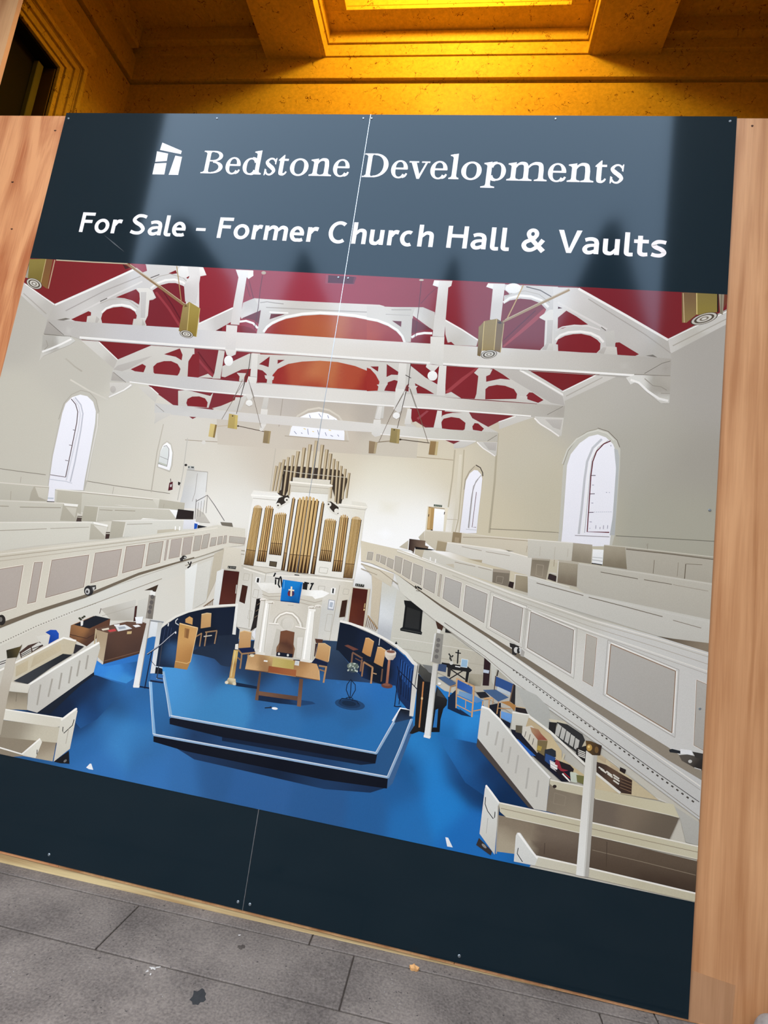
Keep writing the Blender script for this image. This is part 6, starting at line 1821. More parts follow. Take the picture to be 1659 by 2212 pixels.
# ---- speakers and columns
G('printed_loudspeaker', 'grey column loudspeaker under the printed left gallery'); T(*D5)
P((62, 48, 36), '1232,-58 1352,-108 1330,-48 1310,-42 1300,-60'); P((236, 236, 232), '1285,-55 1325,-45 1322,-10 1278,-12')
P((128, 120, 110), '1272,-20 1328,-12 1302,188 1242,180'); P((150, 142, 132), '1272,-20 1290,-18 1260,182 1242,180')
for x, y in ((1300, -2), (1293, 45), (1284, 85), (1276, 125)): E((98, 92, 88), x, y, 16, 18)
G('printed_column', 'slender white column under the printed left gallery')
P((226, 226, 222), '1242,182 1288,190 1192,768 1138,765', [(1260, 250, (216, 212, 204)), (1170, 700, (234, 236, 236))]); S((170, 162, 152), '1284,190 1190,765', 1.6); P((236, 236, 234), '1138,750 1194,752 1188,772 1140,770')
G('printed_loudspeaker', 'grey column loudspeaker under the printed right gallery'); T(*E1)
P((66, 44, 34), '478,240 500,255 545,285 530,325 495,312'); P((230, 229, 224), '492,308 522,318 515,348 490,342')
P((226, 225, 220), '468,350 486,344 452,592 436,586'); P((150, 146, 138), '484,344 546,355 520,612 446,592')
for x, y in ((502, 405), (498, 450), (490, 497), (485, 546)): E((112, 108, 104), x, y, 17, 18)
G('printed_column', 'slender white column before the printed piano')
P((222, 222, 217), '455,605 500,612 434,1238 380,1226', [(470, 650, (214, 210, 202)), (420, 1100, (230, 231, 230))]); S((184, 180, 172), '496,612 432,1236', 2.2); P((236, 236, 234), '378,1212 436,1222 428,1246 376,1232')

# ---- ground-floor left: chest, sideboard, pews
T(*D5)
G('printed_blue_chair', 'royal blue plastic chair in the printed photograph'); P((24, 68, 164), '388,300 430,278 480,280 502,310 502,352 412,402 428,325', [(470, 300, (30, 78, 178)), (430, 370, (18, 56, 140))]); P((226, 222, 212), '310,335 415,315 425,330 405,410 330,420 330,370')
G('printed_chest', 'wooden chest with a dark top in the printed photograph'); P((112, 74, 46), '605,240 800,160 942,185 932,262 740,420 592,340', [(680, 290, (160, 112, 66)), (640, 330, (110, 74, 48)), (850, 260, (92, 58, 38)), (750, 370, (76, 48, 34))], 0.02); P((24, 24, 30), '630,235 815,158 938,184 762,268'); S((60, 40, 28), '597,318 740,352 930,250', 1.4); P((236, 234, 228), '688,205 712,200 708,240 690,245')
for x, y in ((690, 190), (705, 175), (720, 165), (680, 180)): E((60, 58, 40), x, y, 11, 9)
G('printed_sideboard', 'dark brown sideboard with papers on it in the printed photograph')
P((80, 56, 43), '828,272 1082,212 1252,222 1192,482 880,572 838,525', [(1000, 360, (86, 60, 46)), (1150, 420, (72, 50, 40)), (900, 500, (66, 46, 36)), (1150, 280, (90, 62, 46))], 0.02); P((98, 70, 54), '826,266 1085,208 1248,216 935,312'); P((186, 166, 138), '822,275 925,306 882,572 838,524', [(870, 330, (176, 154, 124)), (860, 520, (196, 178, 150))]); S((206, 186, 150), '822,268 808,400', 2.4); P((222, 218, 210), '838,512 885,558 878,574 832,540'); S((112, 82, 62), '890,545 1192,462', 1.6)
P((226, 228, 230), '985,245 1070,234 1132,268 1010,292'); P((170, 176, 184), '1010,255 1065,248 1080,265 1020,275'); P((186, 66, 66), '920,282 985,268 995,288 940,298'); P((232, 222, 200), '868,272 930,260 935,275 880,285'); P((236, 236, 236), '1135,240 1180,234 1205,248 1160,258'); P((206, 180, 130), '1088,292 1128,290 1124,312 1086,315'); P((238, 240, 242), '1155,170 1225,165 1215,225 1165,225'); P((238, 238, 238), '975,235 1025,228 1020,242 980,246')
G('printed_pew', 'box pew with a navy seat in the printed photograph')
P((72, 54, 48), '165,470 240,410 340,380 372,415 180,525'); 
for q in ('180,480 262,430 268,470 185,515', '270,425 330,385 366,400 280,460', '-10,545 55,520 50,590 -10,610'): P((222, 219, 212), q)
for q in ('180,492 262,446', '182,505 264,460', '275,440 362,408', '-10,560 52,538', '-10,578 52,556'): S((46, 38, 36), q, 1.6)
P((206, 200, 188), '-500,800 0,610 540,342 655,368 640,470 0,790 -500,1000', [(50, 680, (214, 208, 196)), (400, 480, (210, 198, 172)), (600, 420, (206, 194, 168)), (200, 600, (212, 200, 174))]); P((206, 192, 162), '290,510 520,395 525,455 262,605'); P((204, 190, 160), '140,590 245,535 238,625 135,680')
S((242, 240, 234), '-500,860 0,625 300,475 545,346 652,372', 4.0); P((44, 44, 48), '118,715 300,612 540,482 618,492 440,600 240,740', [(250, 690, (58, 60, 64)), (500, 530, (34, 36, 40)), (350, 620, (54, 56, 60))])
P((44, 40, 44), '645,400 720,420 640,480 628,478'); P((214, 211, 203), '258,748 850,385 858,432 802,640 320,985 232,960 250,800', [(300, 850, (206, 202, 194)), (600, 600, (216, 213, 205)), (800, 500, (210, 206, 196))])
S((244, 243, 238), '240,752 550,560 850,386', 4.2)
for a in ((350, 745, 320, 920), (450, 695, 415, 850), (530, 645, 505, 785), (615, 590, 590, 735), (685, 540, 660, 675), (755, 495, 735, 615)): S((184, 179, 169), '%d,%d %d,%d' % a, 4.0); S((160, 154, 144), '%d,%d %d,%d' % a, 1.0)
P((24, 30, 42), '320,985 806,638 806,668 700,740 430,995'); P((226, 221, 208), '88,722 262,744 242,818 78,802'); P((168, 156, 136), '60,802 240,818 234,962 40,952', [(150, 830, (130, 120, 104)), (140, 930, (188, 176, 154))]); S((120, 110, 96), '148,815 140,890', 1.2)
G('printed_pew', 'open pew with a black hymn-book loop in the printed left corner')
P((168, 154, 134), '-500,1100 0,1165 482,1240 452,1400 200,1355 -500,1400', [(100, 1200, (146, 134, 116)), (400, 1280, (150, 136, 116)), (420, 1370, (190, 178, 156))]); P((184, 172, 150), '-500,1000 10,1045 512,1108 492,1242 -500,1140', [(200, 1100, (156, 146, 128)), (300, 1170, (206, 198, 178))]); P((228, 223, 208), '-500,900 20,948 540,1030 520,1102 470,1108 10,1042 -500,990', [(100, 980, (232, 228, 215)), (400, 1060, (222, 216, 200))])
S((242, 240, 232), '-500,905 20,952 540,1032', 2.6); P((222, 218, 205), '522,1045 645,945 665,968 600,1292 462,1402', [(600, 1050, (226, 222, 210)), (520, 1330, (214, 209, 195)), (560, 1200, (220, 216, 203))]); S((246, 244, 238), '525,1048 600,990 660,948', 4.0); S((30, 28, 28), '636,1042 622,1092 548,1160 538,1140 542,1105', 1.6); S((186, 178, 164), '590,1120 565,1250', 1.4)
P((26, 26, 28), '462,1402 592,1308 596,1420 520,1415'); E((120, 120, 120), 560, 1395, 16, 9, -40)
P((232, 228, 215), '188,1340 345,1203 362,1235 306,1372 200,1350'); S((244, 242, 236), '-500,1230 0,1282 190,1338 345,1206', 3.2); S((30, 28, 28), '320,1300 318,1340', 1.6)
G('printed_pew_knob'); P((236, 238, 240), '738,1452 770,1418 782,1420 798,1472 760,1466')
G('printed_column', 'slender column with a dark capital in the printed left corner')
P((194, 185, 171), '62,515 142,500 120,640 70,850 10,1170 -160,1300 -30,900', [(100, 550, (206, 198, 184)), (40, 900, (196, 186, 170)), (0, 1100, (186, 176, 158))]); P((54, 48, 34), '58,452 175,420 195,400 148,512 66,522', [(100, 470, (46, 42, 30)), (150, 440, (90, 78, 50))])

# ---- ground-floor right: pews with books
T(*E2)
G('printed_pew', 'book-filled pew nearest the printed right chairs')
P((186, 186, 180), '310,0 460,70 550,160 560,240 545,330 400,210')
P((206, 192, 162), '545,240 660,258 900,480 1335,822 1200,800 880,745 810,548 700,430', [(700, 400, (214, 204, 180)), (1000, 640, (212, 196, 162)), (1150, 740, (206, 190, 156)), (850, 520, (196, 180, 148))]); P((224, 220, 210), '880,470 1000,545 1340,825 1440,860 1300,790 960,520')
for q in ('900,500 960,530 955,560 905,525', '985,555 1050,600 1045,625 990,590'): P((196, 176, 144), q)
P((34, 31, 31), '550,262 606,268 590,370 546,332'); P((46, 45, 45), '606,262 680,280 790,352 808,395 760,490 745,480 600,372')
for k in range(5): P((196, 194, 188), '%g,%g %g,%g %g,%g %g,%g' % (612 + 32 * k, 272 + 26 * k, 642 + 32 * k, 296 + 25 * k, 620 + 34 * k, 372 + 24 * k, 592 + 34 * k, 350 + 25 * k)); S((60, 58, 56), '%g,%g %g,%g' % (642 + 32 * k, 296 + 25 * k, 620 + 34 * k, 372 + 24 * k), 1.2)
P((36, 32, 30), '745,450 825,430 812,555 742,492')
for y in (462, 475, 488, 500): S((226, 222, 214), '758,%d 808,%d' % (y, y + 20), 2.0)
P((72, 54, 44), '890,548 960,570 1010,600 1145,680 1140,782 1050,768 890,640', [(1000, 620, (92, 70, 54)), (1100, 720, (60, 44, 36)), (920, 600, (56, 42, 34))], 0.02)
for q in ('905,585 945,612', '920,600 960,628', '960,615 1000,645', '968,632 1005,660', '1008,640 1052,670', '1012,660 1055,688', '1010,680 1050,708'): S((224, 220, 208), q, 3.0)
for q in ('1062,668 1142,700', '1062,690 1142,722', '1060,712 1140,742', '1056,732 1138,764'): S((132, 104, 80), q, 1.2)
P((40, 30, 28), '1058,585 1102,605 1092,636 1055,614')
S((234, 231, 222), '395,212 560,335 800,560 1060,772', 5.0)
P((206, 188, 152), '395,225 560,350 640,470 640,520 800,640 815,700 700,640 500,450 380,320', [(450, 320, (196, 176, 140)), (600, 440, (212, 192, 152)), (750, 600, (206, 186, 146))]); S((206, 196, 170), '660,490 640,545', 4)
P((24, 24, 36), '275,312 330,330 800,690 640,690 300,385'); P((214, 211, 200), '288,192 410,212 372,330 276,315'); S((238, 236, 230), '288,192 410,212', 2.6)
P((44, 96, 178), '298,376 330,388 455,505 420,505 320,402')
P((96, 88, 72), '312,285 360,290 355,345 310,335'); P((206, 198, 184), '365,300 425,288 530,385 465,485 355,355', [(400, 330, (222, 216, 204)), (470, 430, (206, 196, 176))]); P((152, 116, 92), '415,298 475,316 492,345 540,395 470,392 425,335', [(450, 320, (176, 142, 108)), (490, 370, (140, 70, 56))]); P((120, 104, 70), '468,392 540,398 522,510 462,472'); P((170, 146, 70), '470,430 500,440 490,470 462,462')
for q in ('385,330 375,370', '415,350 405,395', '440,380 430,425'): S((90, 84, 78), q, 1.4)
P((38, 42, 50), '520,460 570,452 598,470 600,512 512,535'); P((44, 74, 128), '525,488 600,520 562,575 520,540'); P((214, 208, 206), '555,535 615,565 605,620 560,590'); P((142, 42, 54), '600,530 660,560 690,610 640,620 590,570')
P((36, 28, 30), '620,540 700,570 728,600 722,622 640,595'); P((34, 26, 30), '590,600 660,620 700,690 640,670')
for q in ('560,552 610,580', '562,572 608,600'): S((240, 238, 234), q, 2.4)
P((206, 212, 196), '700,620 740,625 785,660 745,700 705,690'); P((112, 110, 66), '745,640 800,650 802,710 750,690'); S((240, 236, 230), '645,632 700,690', 3.0); S((176, 40, 46), '655,625 700,665', 1.6)
P((212, 210, 203), '65,150 105,165 200,250 300,380 555,662 530,902 440,886 38,378', [(120, 300, (214, 213, 207)), (300, 500, (208, 205, 198)), (480, 750, (212, 209, 201)), (90, 200, (222, 221, 216))])
P((74, 66, 62), '38,378 442,886 400,872 30,435'); S((240, 240, 237), '68,152 120,170 200,250 320,400 440,540 558,665', 4.2)
for a in ((120, 260, 105, 360), (185, 330, 165, 430), (225, 380, 210, 480), (275, 440, 255, 560), (330, 500, 310, 630), (405, 590, 385, 740), (475, 680, 460, 800)): S((194, 191, 184), '%d,%d %d,%d' % a, 4.5); S((178, 174, 166), '%d,%d %d,%d' % a, 1.0)
G('printed_pew', 'long pew with a book rest behind the printed white column')
P((190, 188, 181), '1440,862 1630,985 1630,1150 1530,1125 1490,960'); P((124, 112, 98), '555,695 800,790 1480,950 1410,1105 860,985 530,902', [(650, 800, (132, 120, 104)), (900, 870, (112, 100, 88)), (1300, 1000, (106, 95, 82)), (700, 900, (146, 134, 116)), (1200, 920, (126, 112, 96))]); P((204, 195, 166), '555,672 880,742 1440,852 1482,948 1400,925 880,810 600,745 556,705', [(650, 710, (206, 198, 174)), (1000, 800, (206, 196, 166)), (1350, 870, (214, 206, 178))])
S((234, 230, 218), '556,676 700,706 880,745', 2.6); S((226, 220, 200), '880,812 1400,925 1480,946', 2.0); E((44, 34, 30), 590, 724, 14, 12); outline((150, 138, 120), '590,770 670,795 660,862 580,845', 1.0)
G('printed_pew', 'lower pew with a handle on its end in the printed right corner')
P((112, 98, 84), '190,930 780,1060 1650,1270 1620,1520 840,1312 470,1230 170,1190', [(300, 1000, (140, 126, 108)), (600, 1080, (118, 104, 90)), (1000, 1180, (104, 90, 76)), (1400, 1290, (96, 82, 68)), (1400, 1400, (66, 52, 42)), (600, 1200, (92, 78, 66)), (1000, 1260, (80, 66, 54)), (250, 1150, (180, 168, 146))], 0.04)
S((140, 126, 108), '860,1180 1200,1260 1600,1360', 1.4); S((70, 58, 48), '965,1120 960,1300', 1.2); S((70, 58, 48), '520,1130 515,1210', 1.2)
P((206, 198, 174), '190,838 880,985 1640,1155 1640,1252 870,1082 240,942 198,905', [(300, 900, (212, 205, 182)), (700, 990, (206, 198, 172)), (1200, 1100, (206, 198, 170)), (1500, 1200, (214, 207, 182))]); S((236, 233, 222), '190,840 880,988 1640,1158', 3.0); S((226, 220, 202), '240,940 870,1078 1640,1250', 2.2); S((150, 138, 116), '205,880 870,1030 1640,1200', 1.3)
P((222, 222, 217), '98,712 192,840 186,900 160,1212 52,1062 90,742', [(120, 850, (226, 226, 222)), (130, 1150, (212, 210, 202))]); S((244, 244, 241), '98,716 140,770 192,842', 4.0); S((26, 25, 25), '95,800 92,850 110,900 150,955 160,945 163,905', 1.6); S((176, 168, 154), '188,860 172,1205', 2.6); P((52, 46, 46), '48,1092 142,1188 132,1218 28,1142'); E((150, 146, 142), 85, 1150, 22, 9, 45); S((190, 188, 182), '112,950 100,1060', 1.4)
G('printed_pew', 'lowest pew cut by the foot of the printed photograph')
P((214, 208, 188), '455,1222 740,1285 1640,1495 1640,1560 700,1345 445,1292', [(600, 1270, (216, 210, 192)), (1200, 1410, (206, 198, 172))]); S((240, 238, 230), '460,1224 740,1287 1640,1500', 3.4); P((226, 226, 222), '322,1055 345,1058 470,1238 448,1292 298,1262 312,1078'); S((244, 244, 242), '330,1058 400,1155 468,1240', 4.0); S((26, 25, 25), '330,1165 322,1205 360,1265', 1.6)
G('printed_column', 'tall white column with a brass capital in the printed right corner')
P((226, 224, 217), '815,468 896,490 832,1375 742,1358', [(850, 550, (224, 221, 213)), (790, 1200, (234, 233, 229))]); P((190, 186, 178), '868,484 896,490 832,1375 805,1370'); S((206, 202, 194), '862,482 800,1370', 1.6)
P((58, 43, 30), '812,395 850,400 928,432 915,502 860,500 818,468', [(840, 430, (96, 72, 40)), (900, 450, (48, 34, 26))]); E((180, 142, 74), 838, 446, 20, 24); E((228, 200, 130), 834, 440, 8, 9); E((112, 84, 48), 890, 462, 14, 24); 
G('printed_pew_knob'); T(0, 0, 1)
P((236, 238, 240), '962,1808 968,1809 978,1830 966,1828')
G('base')
photo = flush_print()

# ------------------------------------------------------------------ lettering and emblem on the heading band
WHITE = plain('white_vinyl', (0.88, 0.70, 0.62, 1), 0.35, 0.3)
INKY = -0.0004
LINE1 = [('B', .6169, .6999), ('e', .7108, .7688), ('d', .7778, .8531), ('s', .8626, .9062), ('t', .9118, .9497), ('o', .9586, 1.0276),
         ('n', 1.0374, 1.1115), ('e', 1.1194, 1.1793), ('D', 1.2285, 1.318), ('e', 1.3294, 1.3883), ('v', 1.3911, 1.4638), ('e', 1.4676, 1.5267),
         ('l', 1.533, 1.5684), ('o', 1.5742, 1.6434), ('p', 1.6494, 1.7249), ('m', 1.7332, 1.8579), ('e', 1.8638, 1.923), ('n', 1.9303, 2.0083),
         ('t', 2.0141, 2.0515), ('s', 2.0624, 2.1059)]
LINE2 = [('F', .1774, .2306), ('o', .2377, .2976), ('r', .3085, .3481), ('S', .3851, .4468), ('a', .4573, .511), ('l', .5215, .5501),
         ('e', .5522, .605), ('-', .6461, .683), ('F', .7309, .7843), ('o', .7918, .8508), ('r', .8622, .8988), ('m', .9076, .994),
         ('e', 1.0027, 1.0545), ('r', 1.0662, 1.1054), ('C', 1.1428, 1.211), ('h', 1.2285, 1.2788), ('u', 1.2904, 1.3401), ('r', 1.354, 1.3916),
         ('c', 1.3967, 1.4477), ('h', 1.4585, 1.5115), ('H', 1.5572, 1.6258), ('a', 1.6378, 1.6884), ('l', 1.7017, 1.7298), ('l', 1.7367, 1.7647),
         ('&', 1.8038, 1.8766), ('V', 1.9184, 1.993), ('a', 1.998, 2.0482), ('u', 2.0603, 2.1117), ('l', 2.1259, 2.1539), ('t', 2.1546, 2.1996),
         ('s', 2.2071, 2.2551)]


class Glyph:
    """flat letter built from strokes; X runs 0..1 over the letter's width, Y in x-heights above the baseline"""
    def __init__(s, u0, u1, vbase, xh):
        s.u0, s.w, s.vb, s.xh = u0, u1 - u0, vbase, xh
        s.V, s.Fc, s.k = [], [], 0

    def pt(s, X, Y): return (s.u0 + X * s.w, s.vb - Y * s.xh)

    def strip(s, pts, widths):
        if isinstance(widths, (int, float)): widths = [widths] * len(pts)
        n = len(pts); b0 = len(s.V); s.k += 1
        for i in range(n):
            a, c = pts[max(0, i - 1)], pts[min(n - 1, i + 1)]
            dx, dy = c[0] - a[0], c[1] - a[1]; l = math.hypot(dx, dy) or 1
            nx, ny = -dy / l * widths[i] / 2, dx / l * widths[i] / 2
            s.V += [(pts[i][0] + nx, pts[i][1] + ny, s.k), (pts[i][0] - nx, pts[i][1] - ny, s.k)]
        for i in range(n - 1):
            k = b0 + 2 * i
            s.Fc.append((k, k + 1, k + 3, k + 2))

    def st(s, XY, widths): s.strip([s.pt(*p) for p in XY], widths)

    def curve(s, XY, widths, n=9):
        """smooth stroke through the points (Catmull-Rom)"""
        P_ = [np.array(s.pt(*p)) for p in XY]
        if isinstance(widths, (int, float)): widths = [widths] * len(P_)
        Q = [2 * P_[0] - P_[1]] + P_ + [2 * P_[-1] - P_[-2]]
        out, ww = [], []
        for i in range(len(P_) - 1):
            a, b_, c, d_ = Q[i:i + 4]
            for k in range(n):
                t = k / n
                out.append(tuple(0.5 * ((2 * b_) + (c - a) * t + (2 * a - 5 * b_ + 4 * c - d_) * t * t + (3 * b_ - a - 3 * c + d_) * t ** 3)))
                tt = t * t * (3 - 2 * t)
                ww.append(widths[i] * (1 - tt) + widths[i + 1] * tt)
        out.append(tuple(P_[-1])); ww.append(widths[-1])
        s.strip(out, ww)

    def poly(s, XY):
        s.k += 1; b0 = len(s.V); s.V += [s.pt(*p) + (s.k,) for p in XY]
        s.Fc.append(tuple(range(b0, b0 + len(XY))))

    def ell(s, cx, cy, rx, ry, a0, a1, wv, wh, n=40):
        """elliptic stroke: outer radii rx*w, ry*xh; wv = width where it runs upright, wh = where it runs level"""
        pts, ws = [], []
        for k in range(n + 1):
            a = math.radians(a0 + (a1 - a0) * k / n)
            w_ = wv * math.cos(a) ** 2 + wh * math.sin(a) ** 2
            x = s.u0 + cx * s.w + (rx * s.w - w_ / 2) * math.cos(a)
            y = s.vb - cy * s.xh - (ry * s.xh - w_ / 2) * math.sin(a)
            pts.append((x, y)); ws.append(w_)
        s.strip(pts, ws)

    def bar(s, X0, X1, Y0, Y1): s.poly([(X0, Y0), (X1, Y0), (X1, Y1), (X0, Y1)])

    def obj(s, parent):
        bm = bmesh.new()
        vs = [bm.verts.new((u, INKY - 0.00002 * k, Z0 - v)) for u, v, k in s.V]
        for f in s.Fc:
            try: bm.faces.new([vs[k] for k in f])
            except ValueError: pass
        for f in bm.faces:
            f.normal_update()
            if f.normal.y > 0: f.normal_flip()
        me = bpy.data.meshes.new('letter'); bm.to_mesh(me); bm.free()
        return link('letter', me, WHITE, parent)


def serif_glyph(c, u0, u1, vb, xh, ch):
    g = Glyph(u0, u1, vb, xh)
    TK, TN_ = 0.0158, 0.0066
    w = u1 - u0
    tk = TK / w; sh = 0.095                 # stem width in X, serif height in Y
    cap = ch / xh

    def foot(X, half=0.021, y=0.0):         # bracketed slab serif centred on X
        h = half / w
        g.poly([(X - h, y), (X + h, y), (X + h, y + 0.07), (X + tk * .62, y + 0.12), (X + tk / 2, y + 0.22), (X - tk / 2, y + 0.22), (X - tk * .62, y + 0.12), (X - h, y + 0.07)])

    def stem(X, y0, y1): g.bar(X - tk / 2, X + tk / 2, y0, y1)

    def flag(X, y):                          # slanted head serif on the left
        h = 0.019 / w
        g.poly([(X + tk / 2, y), (X + tk / 2, y - 0.22), (X - tk / 2, y - 0.24), (X - tk / 2 - 0.2 * h, y - 0.17), (X - h, y - 0.14), (X - h, y - 0.075)])

    if c == 'e':
        g.ell(.5, .5, .5, .53, 2, 318, TK, TN_)
        g.bar(.14, .965, .49, .60)
        g.poly([(.80, .40 + .09), (.985, .49), (.985, .60), (.80, .62)])
        g.curve([(.70, .045), (.86, .12), (.96, .27)], [TN_ * 1.3, TN_ * 1.3, TN_])
    elif c == 'o':
        g.ell(.5, .5, .5, .53, 0, 360, TK * 1.05, TN_ * 1.1, 60)
    elif c == 'd':
        g.ell(.40, .49, .40, .52, 35, 325, TK, TN_)
        stem(.755, 0.0, 1.44); flag(.755, 1.47)
        g.poly([(.755 - tk / 2, 0.0), (.99, 0.0), (.99, 0.08), (.755 + tk * .6, 0.13), (.755 + tk / 2, .25), (.755 - tk / 2, .25)])
        g.curve([(.40 + .34, .80), (.58, .965), (.44, 1.0)], [TN_, TN_ * 1.1, TN_])
        g.curve([(.44, -.0), (.60, .04), (.72, .22)], [TN_, TN_ * 1.1, TN_])
    elif c == 's':
        g.curve([(.90, .80), (.66, .965), (.36, .95), (.15, .76), (.36, .58), (.66, .42), (.84, .24), (.62, .035), (.32, .04), (.10, .22)],
                [TN_, TN_, TN_ * 1.2, TK * .75, TK * .95, TK * .95, TK * .75, TN_ * 1.2, TN_, TN_])
        g.poly([(.84, .66), (.95, .62), (.98, 1.02), (.90, 1.02), (.84, .92)]); g.poly([(.02, -.03), (.10, -.03), (.16, .08), (.20, .30), (.08, .36), (.03, .36)])
    elif c == 't':
        X = .36
        g.poly([(X - tk / 2, .20), (X + tk / 2, .20), (X + tk / 2, 1.22), (X + tk * .3, 1.22), (0.02, .93), (0.0, .86), (X - tk / 2, .86)])
        g.bar(X - tk / 2, .99, .86, .985)
        g.curve([(X, .26), (X + .04, .11), (X + .22, .045), (.80, .10), (.93, .22)], [TK, TK, TN_ * 1.5, TN_ * 1.1, TN_ * .9])
    elif c in 'nm':
        xs = (.225, .78) if c == 'n' else (.135, .47, .865)
        stem(xs[0], 0, .98); flag(xs[0], 1.04); foot(xs[0])
        for a, b_ in zip(xs, xs[1:]):
            stem(b_, 0, .62); foot(b_)
            d_ = b_ - a
            g.curve([(a + tk * .3, .70), (a + d_ * .30, .90), (a + d_ * .62, .985), (b_ - tk * .22, .90), (b_, .60)], [TN_ * .8, TN_ * 1.2, TN_ * 1.7, TK * .95, TK])
    elif c == 'l':
        stem(.5, 0, 1.44); flag(.5, 1.47); foot(.5, .0175)
    elif c == 'v':
        g.poly([(.09, .94), (.09 + tk * 1.15, .94), (.585, .12), (.53, -.03), (.44, -.03)])
        g.poly([(.80, .94), (.90, .94), (.56, -.03), (.50, -.03), (.48, .06)])
        g.bar(0, .46, .90, .985); g.bar(.60, 1.0, .90, .985)
    elif c == 'p':
        X = .255
        stem(X, -.38, .98); flag(X, 1.04); foot(X, .0235, -.44)
        g.ell(.60, .49, .40, .52, -145, 145, TK, TN_)
        g.curve([(X + .02, .78), (.42, .96), (.58, 1.0)], [TN_, TN_ * 1.1, TN_]); g.curve([(X + .02, .18), (.42, .02), (.58, -.01)], [TN_, TN_ * 1.1, TN_])
    elif c in 'BD':
        X = .245 if c == 'B' else .225
        stem(X, 0, cap); g.bar(.0, .50, 0, .075); g.bar(.0, .50, cap - .075, cap)
        g.poly([(X - tk * .9, .07), (X + tk * .7, .07), (X + tk / 2, .16), (X - tk / 2, .16)]); g.poly([(X - tk * .9, cap - .07), (X + tk * .7, cap - .07), (X + tk / 2, cap - .16), (X - tk / 2, cap - .16)])
        if c == 'B':
            g.ell(.50, cap * .762, .42, cap * .238, -90, 90, TK * .95, TN_); g.ell(.50, cap * .272, .50, cap * .272, -90, 90, TK * 1.05, TN_)
            g.bar(X, .52, cap * .524, cap * .524 + .09)
        else:
            g.ell(.44, cap / 2, .56, cap / 2, -90, 90, TK * 1.1, TN_ * 1.05); g.bar(.40, .48, 0, .09); g.bar(.40, .48, cap - .09, cap)
    return g


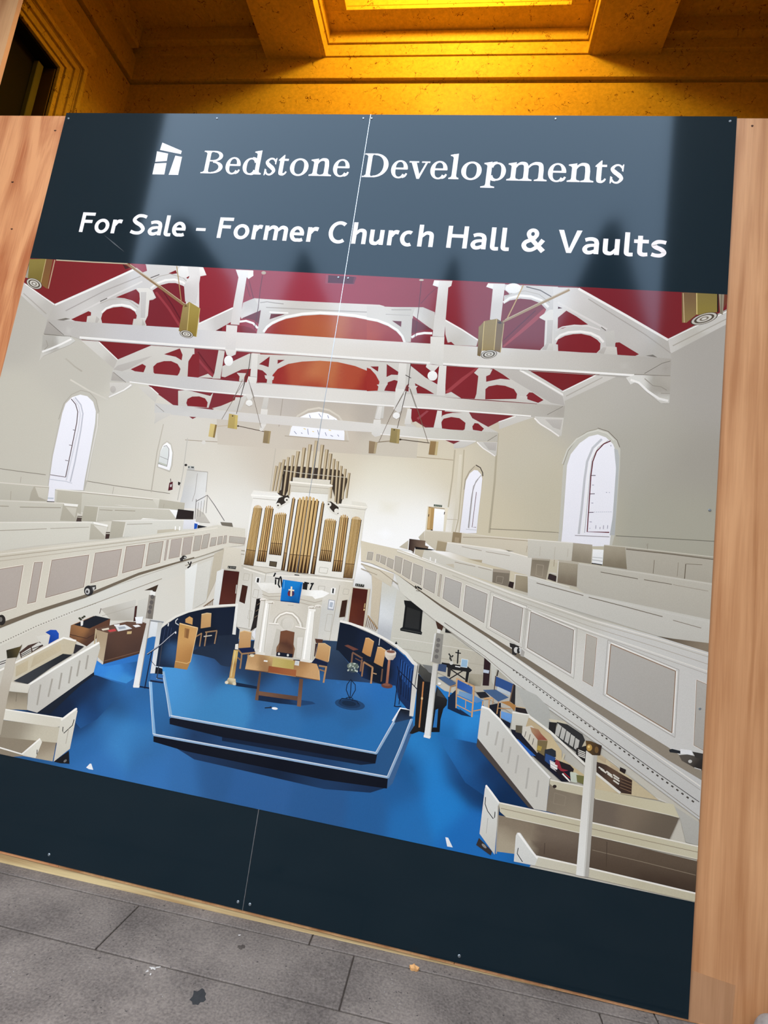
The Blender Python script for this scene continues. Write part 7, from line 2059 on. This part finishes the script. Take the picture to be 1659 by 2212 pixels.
def sans_glyph(c, u0, u1, vb, xh, ch):
    g = Glyph(u0, u1, vb, xh)
    T_ = 0.0150
    Hh = 0.0128                              # level strokes a little thinner
    w = u1 - u0; t = T_ / w; cap = ch / xh; hy = Hh / xh
    if c == 'F':
        g.bar(0, t, 0, cap); g.bar(t, 1, cap - hy, cap); g.bar(t, .88, cap * .47, cap * .47 + hy)
    elif c == 'o':
        g.ell(.5, .5, .5, .535, 0, 360, T_, Hh, 60)
    elif c == 'c':
        g.ell(.55, .5, .55, .535, 62, 298, T_, Hh)
    elif c == 'C':
        g.ell(.56, cap / 2, .56, cap / 2 + .035, 54, 306, T_, Hh)
    elif c == 'r':
        g.bar(0, t, 0, 1.0); g.curve([(t * .8, .60), (t * 1.3, .84), (.72, .90), (.97, .87)], [T_ * .7, T_ * .9, T_, T_])
    elif c == 'e':
        g.ell(.5, .5, .5, .535, 0, 292, T_, Hh); g.bar(.10, .995, .41, .41 + hy * .85); g.curve([(.62, .085), (.80, .09), (.93, .15)], [Hh, Hh, Hh * 1.05])
    elif c == 'a':
        g.curve([(.13, .865), (.36, .935), (.62, .93), (.80, .83), (.86, .62)], [Hh, Hh, Hh * 1.05, T_ * .95, T_])
        g.bar(1 - t, 1.0, 0, .68); g.poly([(1 - t * .5, .12), (1.0, 0), (1 - t * .9, 0)])
        g.curve([(.86, .55), (.55, .545), (.25, .47), (.135, .28), (.26, .10), (.52, .095), (.84, .26)], [Hh * .8, Hh * .85, T_ * .85, T_, T_ * .9, Hh, Hh * .7])
    elif c == 'l':
        g.bar(0, t, .22, cap); g.curve([(t / 2, .30), (t * .56, .15), (t * .95, .07), (.98, .075)], [T_, T_, Hh * 1.05, Hh])
    elif c == '-':
        g.bar(0, 1, .44, .64)
    elif c in 'hu':
        if c == 'h':
            g.bar(0, t, 0, cap); g.bar(1 - t, 1, 0, .62); g.curve([(t * .8, .66), (.48, .90), (.72, .90), (1 - t * .58, .80), (1 - t / 2, .56)], [T_ * .6, Hh * .95, Hh * 1.1, T_, T_])
        else:
            g.bar(1 - t, 1, 0, 1.0); g.bar(0, t, .38, 1.0); g.curve([(t / 2, .44), (t * .58, .20), (.30, .10), (.54, .10), (1 - t * .8, .34)], [T_, T_, Hh * 1.1, Hh * .95, T_ * .6])
    elif c == 'm':
        m = .5
        g.bar(0, t, 0, 1.0)
        for a, b_ in ((t / 2, .5), (.5, 1 - t / 2)):
            g.bar(b_ - t / 2, b_ + t / 2, 0, .62); g.curve([(a + t * .35, .68), (a + (b_ - a) * .5, .89), (a + (b_ - a) * .75, .90), (b_ - t * .06, .80), (b_, .56)], [T_ * .6, Hh, Hh * 1.1, T_, T_])
    elif c == 'H':
        g.bar(0, t, 0, cap); g.bar(1 - t, 1, 0, cap); g.bar(t, 1 - t, cap * .47, cap * .47 + hy)
    elif c == 'V':
        g.poly([(0, cap), (t * 1.1, cap), (.50, .28), (.60, 0), (.40, 0)]); g.poly([(1 - t * 1.1, cap), (1, cap), (.60, 0), (.40, 0), (.50, .28)])
    elif c == 't':
        X = .42
        g.bar(X - t / 2, X + t / 2, .34, 1.27); g.bar(0, 1, .80, .80 + hy)
        g.curve([(X, .40), (X + .03, .20), (X + .22, .10), (.96, .12)], [T_, T_, Hh * 1.1, Hh])
    elif c in 'sS':
        k = 1.0 if c == 's' else cap
        g.curve([(.93, .86 * k + .02), (.66, .93 * k), (.36, .91 * k), (.155, .73 * k), (.32, .585 * k), (.64, .455 * k), (.835, .265 * k), (.66, .095 * k), (.34, .075 * k), (.05, .145 * k)],
                [Hh, Hh, Hh * 1.05, T_ * .95, T_ * 1.0, T_ * 1.0, T_ * .95, Hh * 1.05, Hh, Hh])
    elif c == '&':
        g.ell(.455, cap * .77, .275, cap * .245, 0, 360, T_ * .95, Hh, 44)
        g.curve([(.30, cap * .66), (.42, cap * .54), (.66, cap * .30), (.97, .02)], [T_ * .9, T_, T_, T_ * 1.1])
        g.curve([(.60, cap * .62), (.38, cap * .50), (.17, cap * .40), (.10, cap * .25), (.22, cap * .09), (.44, cap * .065), (.66, cap * .19), (.80, cap * .34), (.93, cap * .52)],
                [T_ * .8, T_ * .9, T_ * .95, T_, T_, Hh, T_ * .9, T_ * .95, T_])
    return g


for name, line, vb, xh, ch, fn, lab in (('title_lettering', LINE1, 0.2508, 0.0672, 0.0938, serif_glyph, 'white serif words Bedstone Developments'),
                                        ('subtitle_lettering', LINE2, 0.5080, 0.0560, 0.0815, sans_glyph, 'white bold words For Sale - Former Church Hall & Vaults')):
    holder = tag(empty(name, (0, 0, 0)), lab)
    holder.parent = sign
    holder.location = -sign.location
    for c, a, b_ in line:
        fn(c, a, b_, vb, xh, ch).obj(holder)

EMB = tag(empty('emblem', (0, 0, 0)), 'white emblem of four stones standing like a dolmen')
EMB.parent = sign; EMB.location = -sign.location
for q in (((.4378, .1255), (.5244, .1594), (.5236, .1733), (.4346, .1571)), ((.4238, .163), (.4714, .1716), (.4725, .2029), (.426, .2076)),
          ((.4256, .214), (.4731, .2111), (.4743, .2598), (.4257, .2602)), ((.5022, .1797), (.5304, .1848), (.5304, .2602), (.4919, .2604))):
    bm = bmesh.new()
    bm.faces.new([bm.verts.new((u, INKY, Z0 - v)) for u, v in q])
    bm_obj('emblem_stone', bm, WHITE, EMB)

STREAK = plain('pale_reflection', rgb(84, 80, 78), 0.5, 0.3)  # paints a reflected streak on the heading band as plain colour
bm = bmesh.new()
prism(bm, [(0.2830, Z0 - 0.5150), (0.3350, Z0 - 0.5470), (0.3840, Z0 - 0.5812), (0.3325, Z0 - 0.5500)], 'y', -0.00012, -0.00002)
tag(bm_obj('reflection_streak', bm, STREAK, sign), 'short pale streak below the words For Sale, a reflection put into the colour')

# ------------------------------------------------------------------ screws
sm = bpy.data.meshes.new('screw')
bm = bmesh.new()
bmesh.ops.create_cone(bm, cap_ends=True, segments=14, radius1=0.0042, radius2=0.0030, depth=0.0016, matrix=Matrix.Rotation(math.radians(90), 4, 'X'))
bx(bm, -0.0026, 0.0026, -0.0011, -0.0006, -0.0005, 0.0005); bx(bm, -0.0005, 0.0005, -0.0011, -0.0006, -0.0026, 0.0026)
bm.to_mesh(sm); bm.free()
for u, v in ((.0153, .025), (1.2002, .0163), (1.2308, .0163), (2.4198, .0177), (.6387, .0204), (1.8696, .0133), (.5843, 2.6129), (1.2075, 2.6165),
             (1.2442, 2.6155), (1.8517, 2.6174), (2.4234, 1.3043), (2.4256, 1.8648), (1.2035, .6365), (1.238, .6372)):
    link('screw', sm, STEEL, sign, Vector((u, -0.0012, Z0 - v)) - Vector(sign.location))
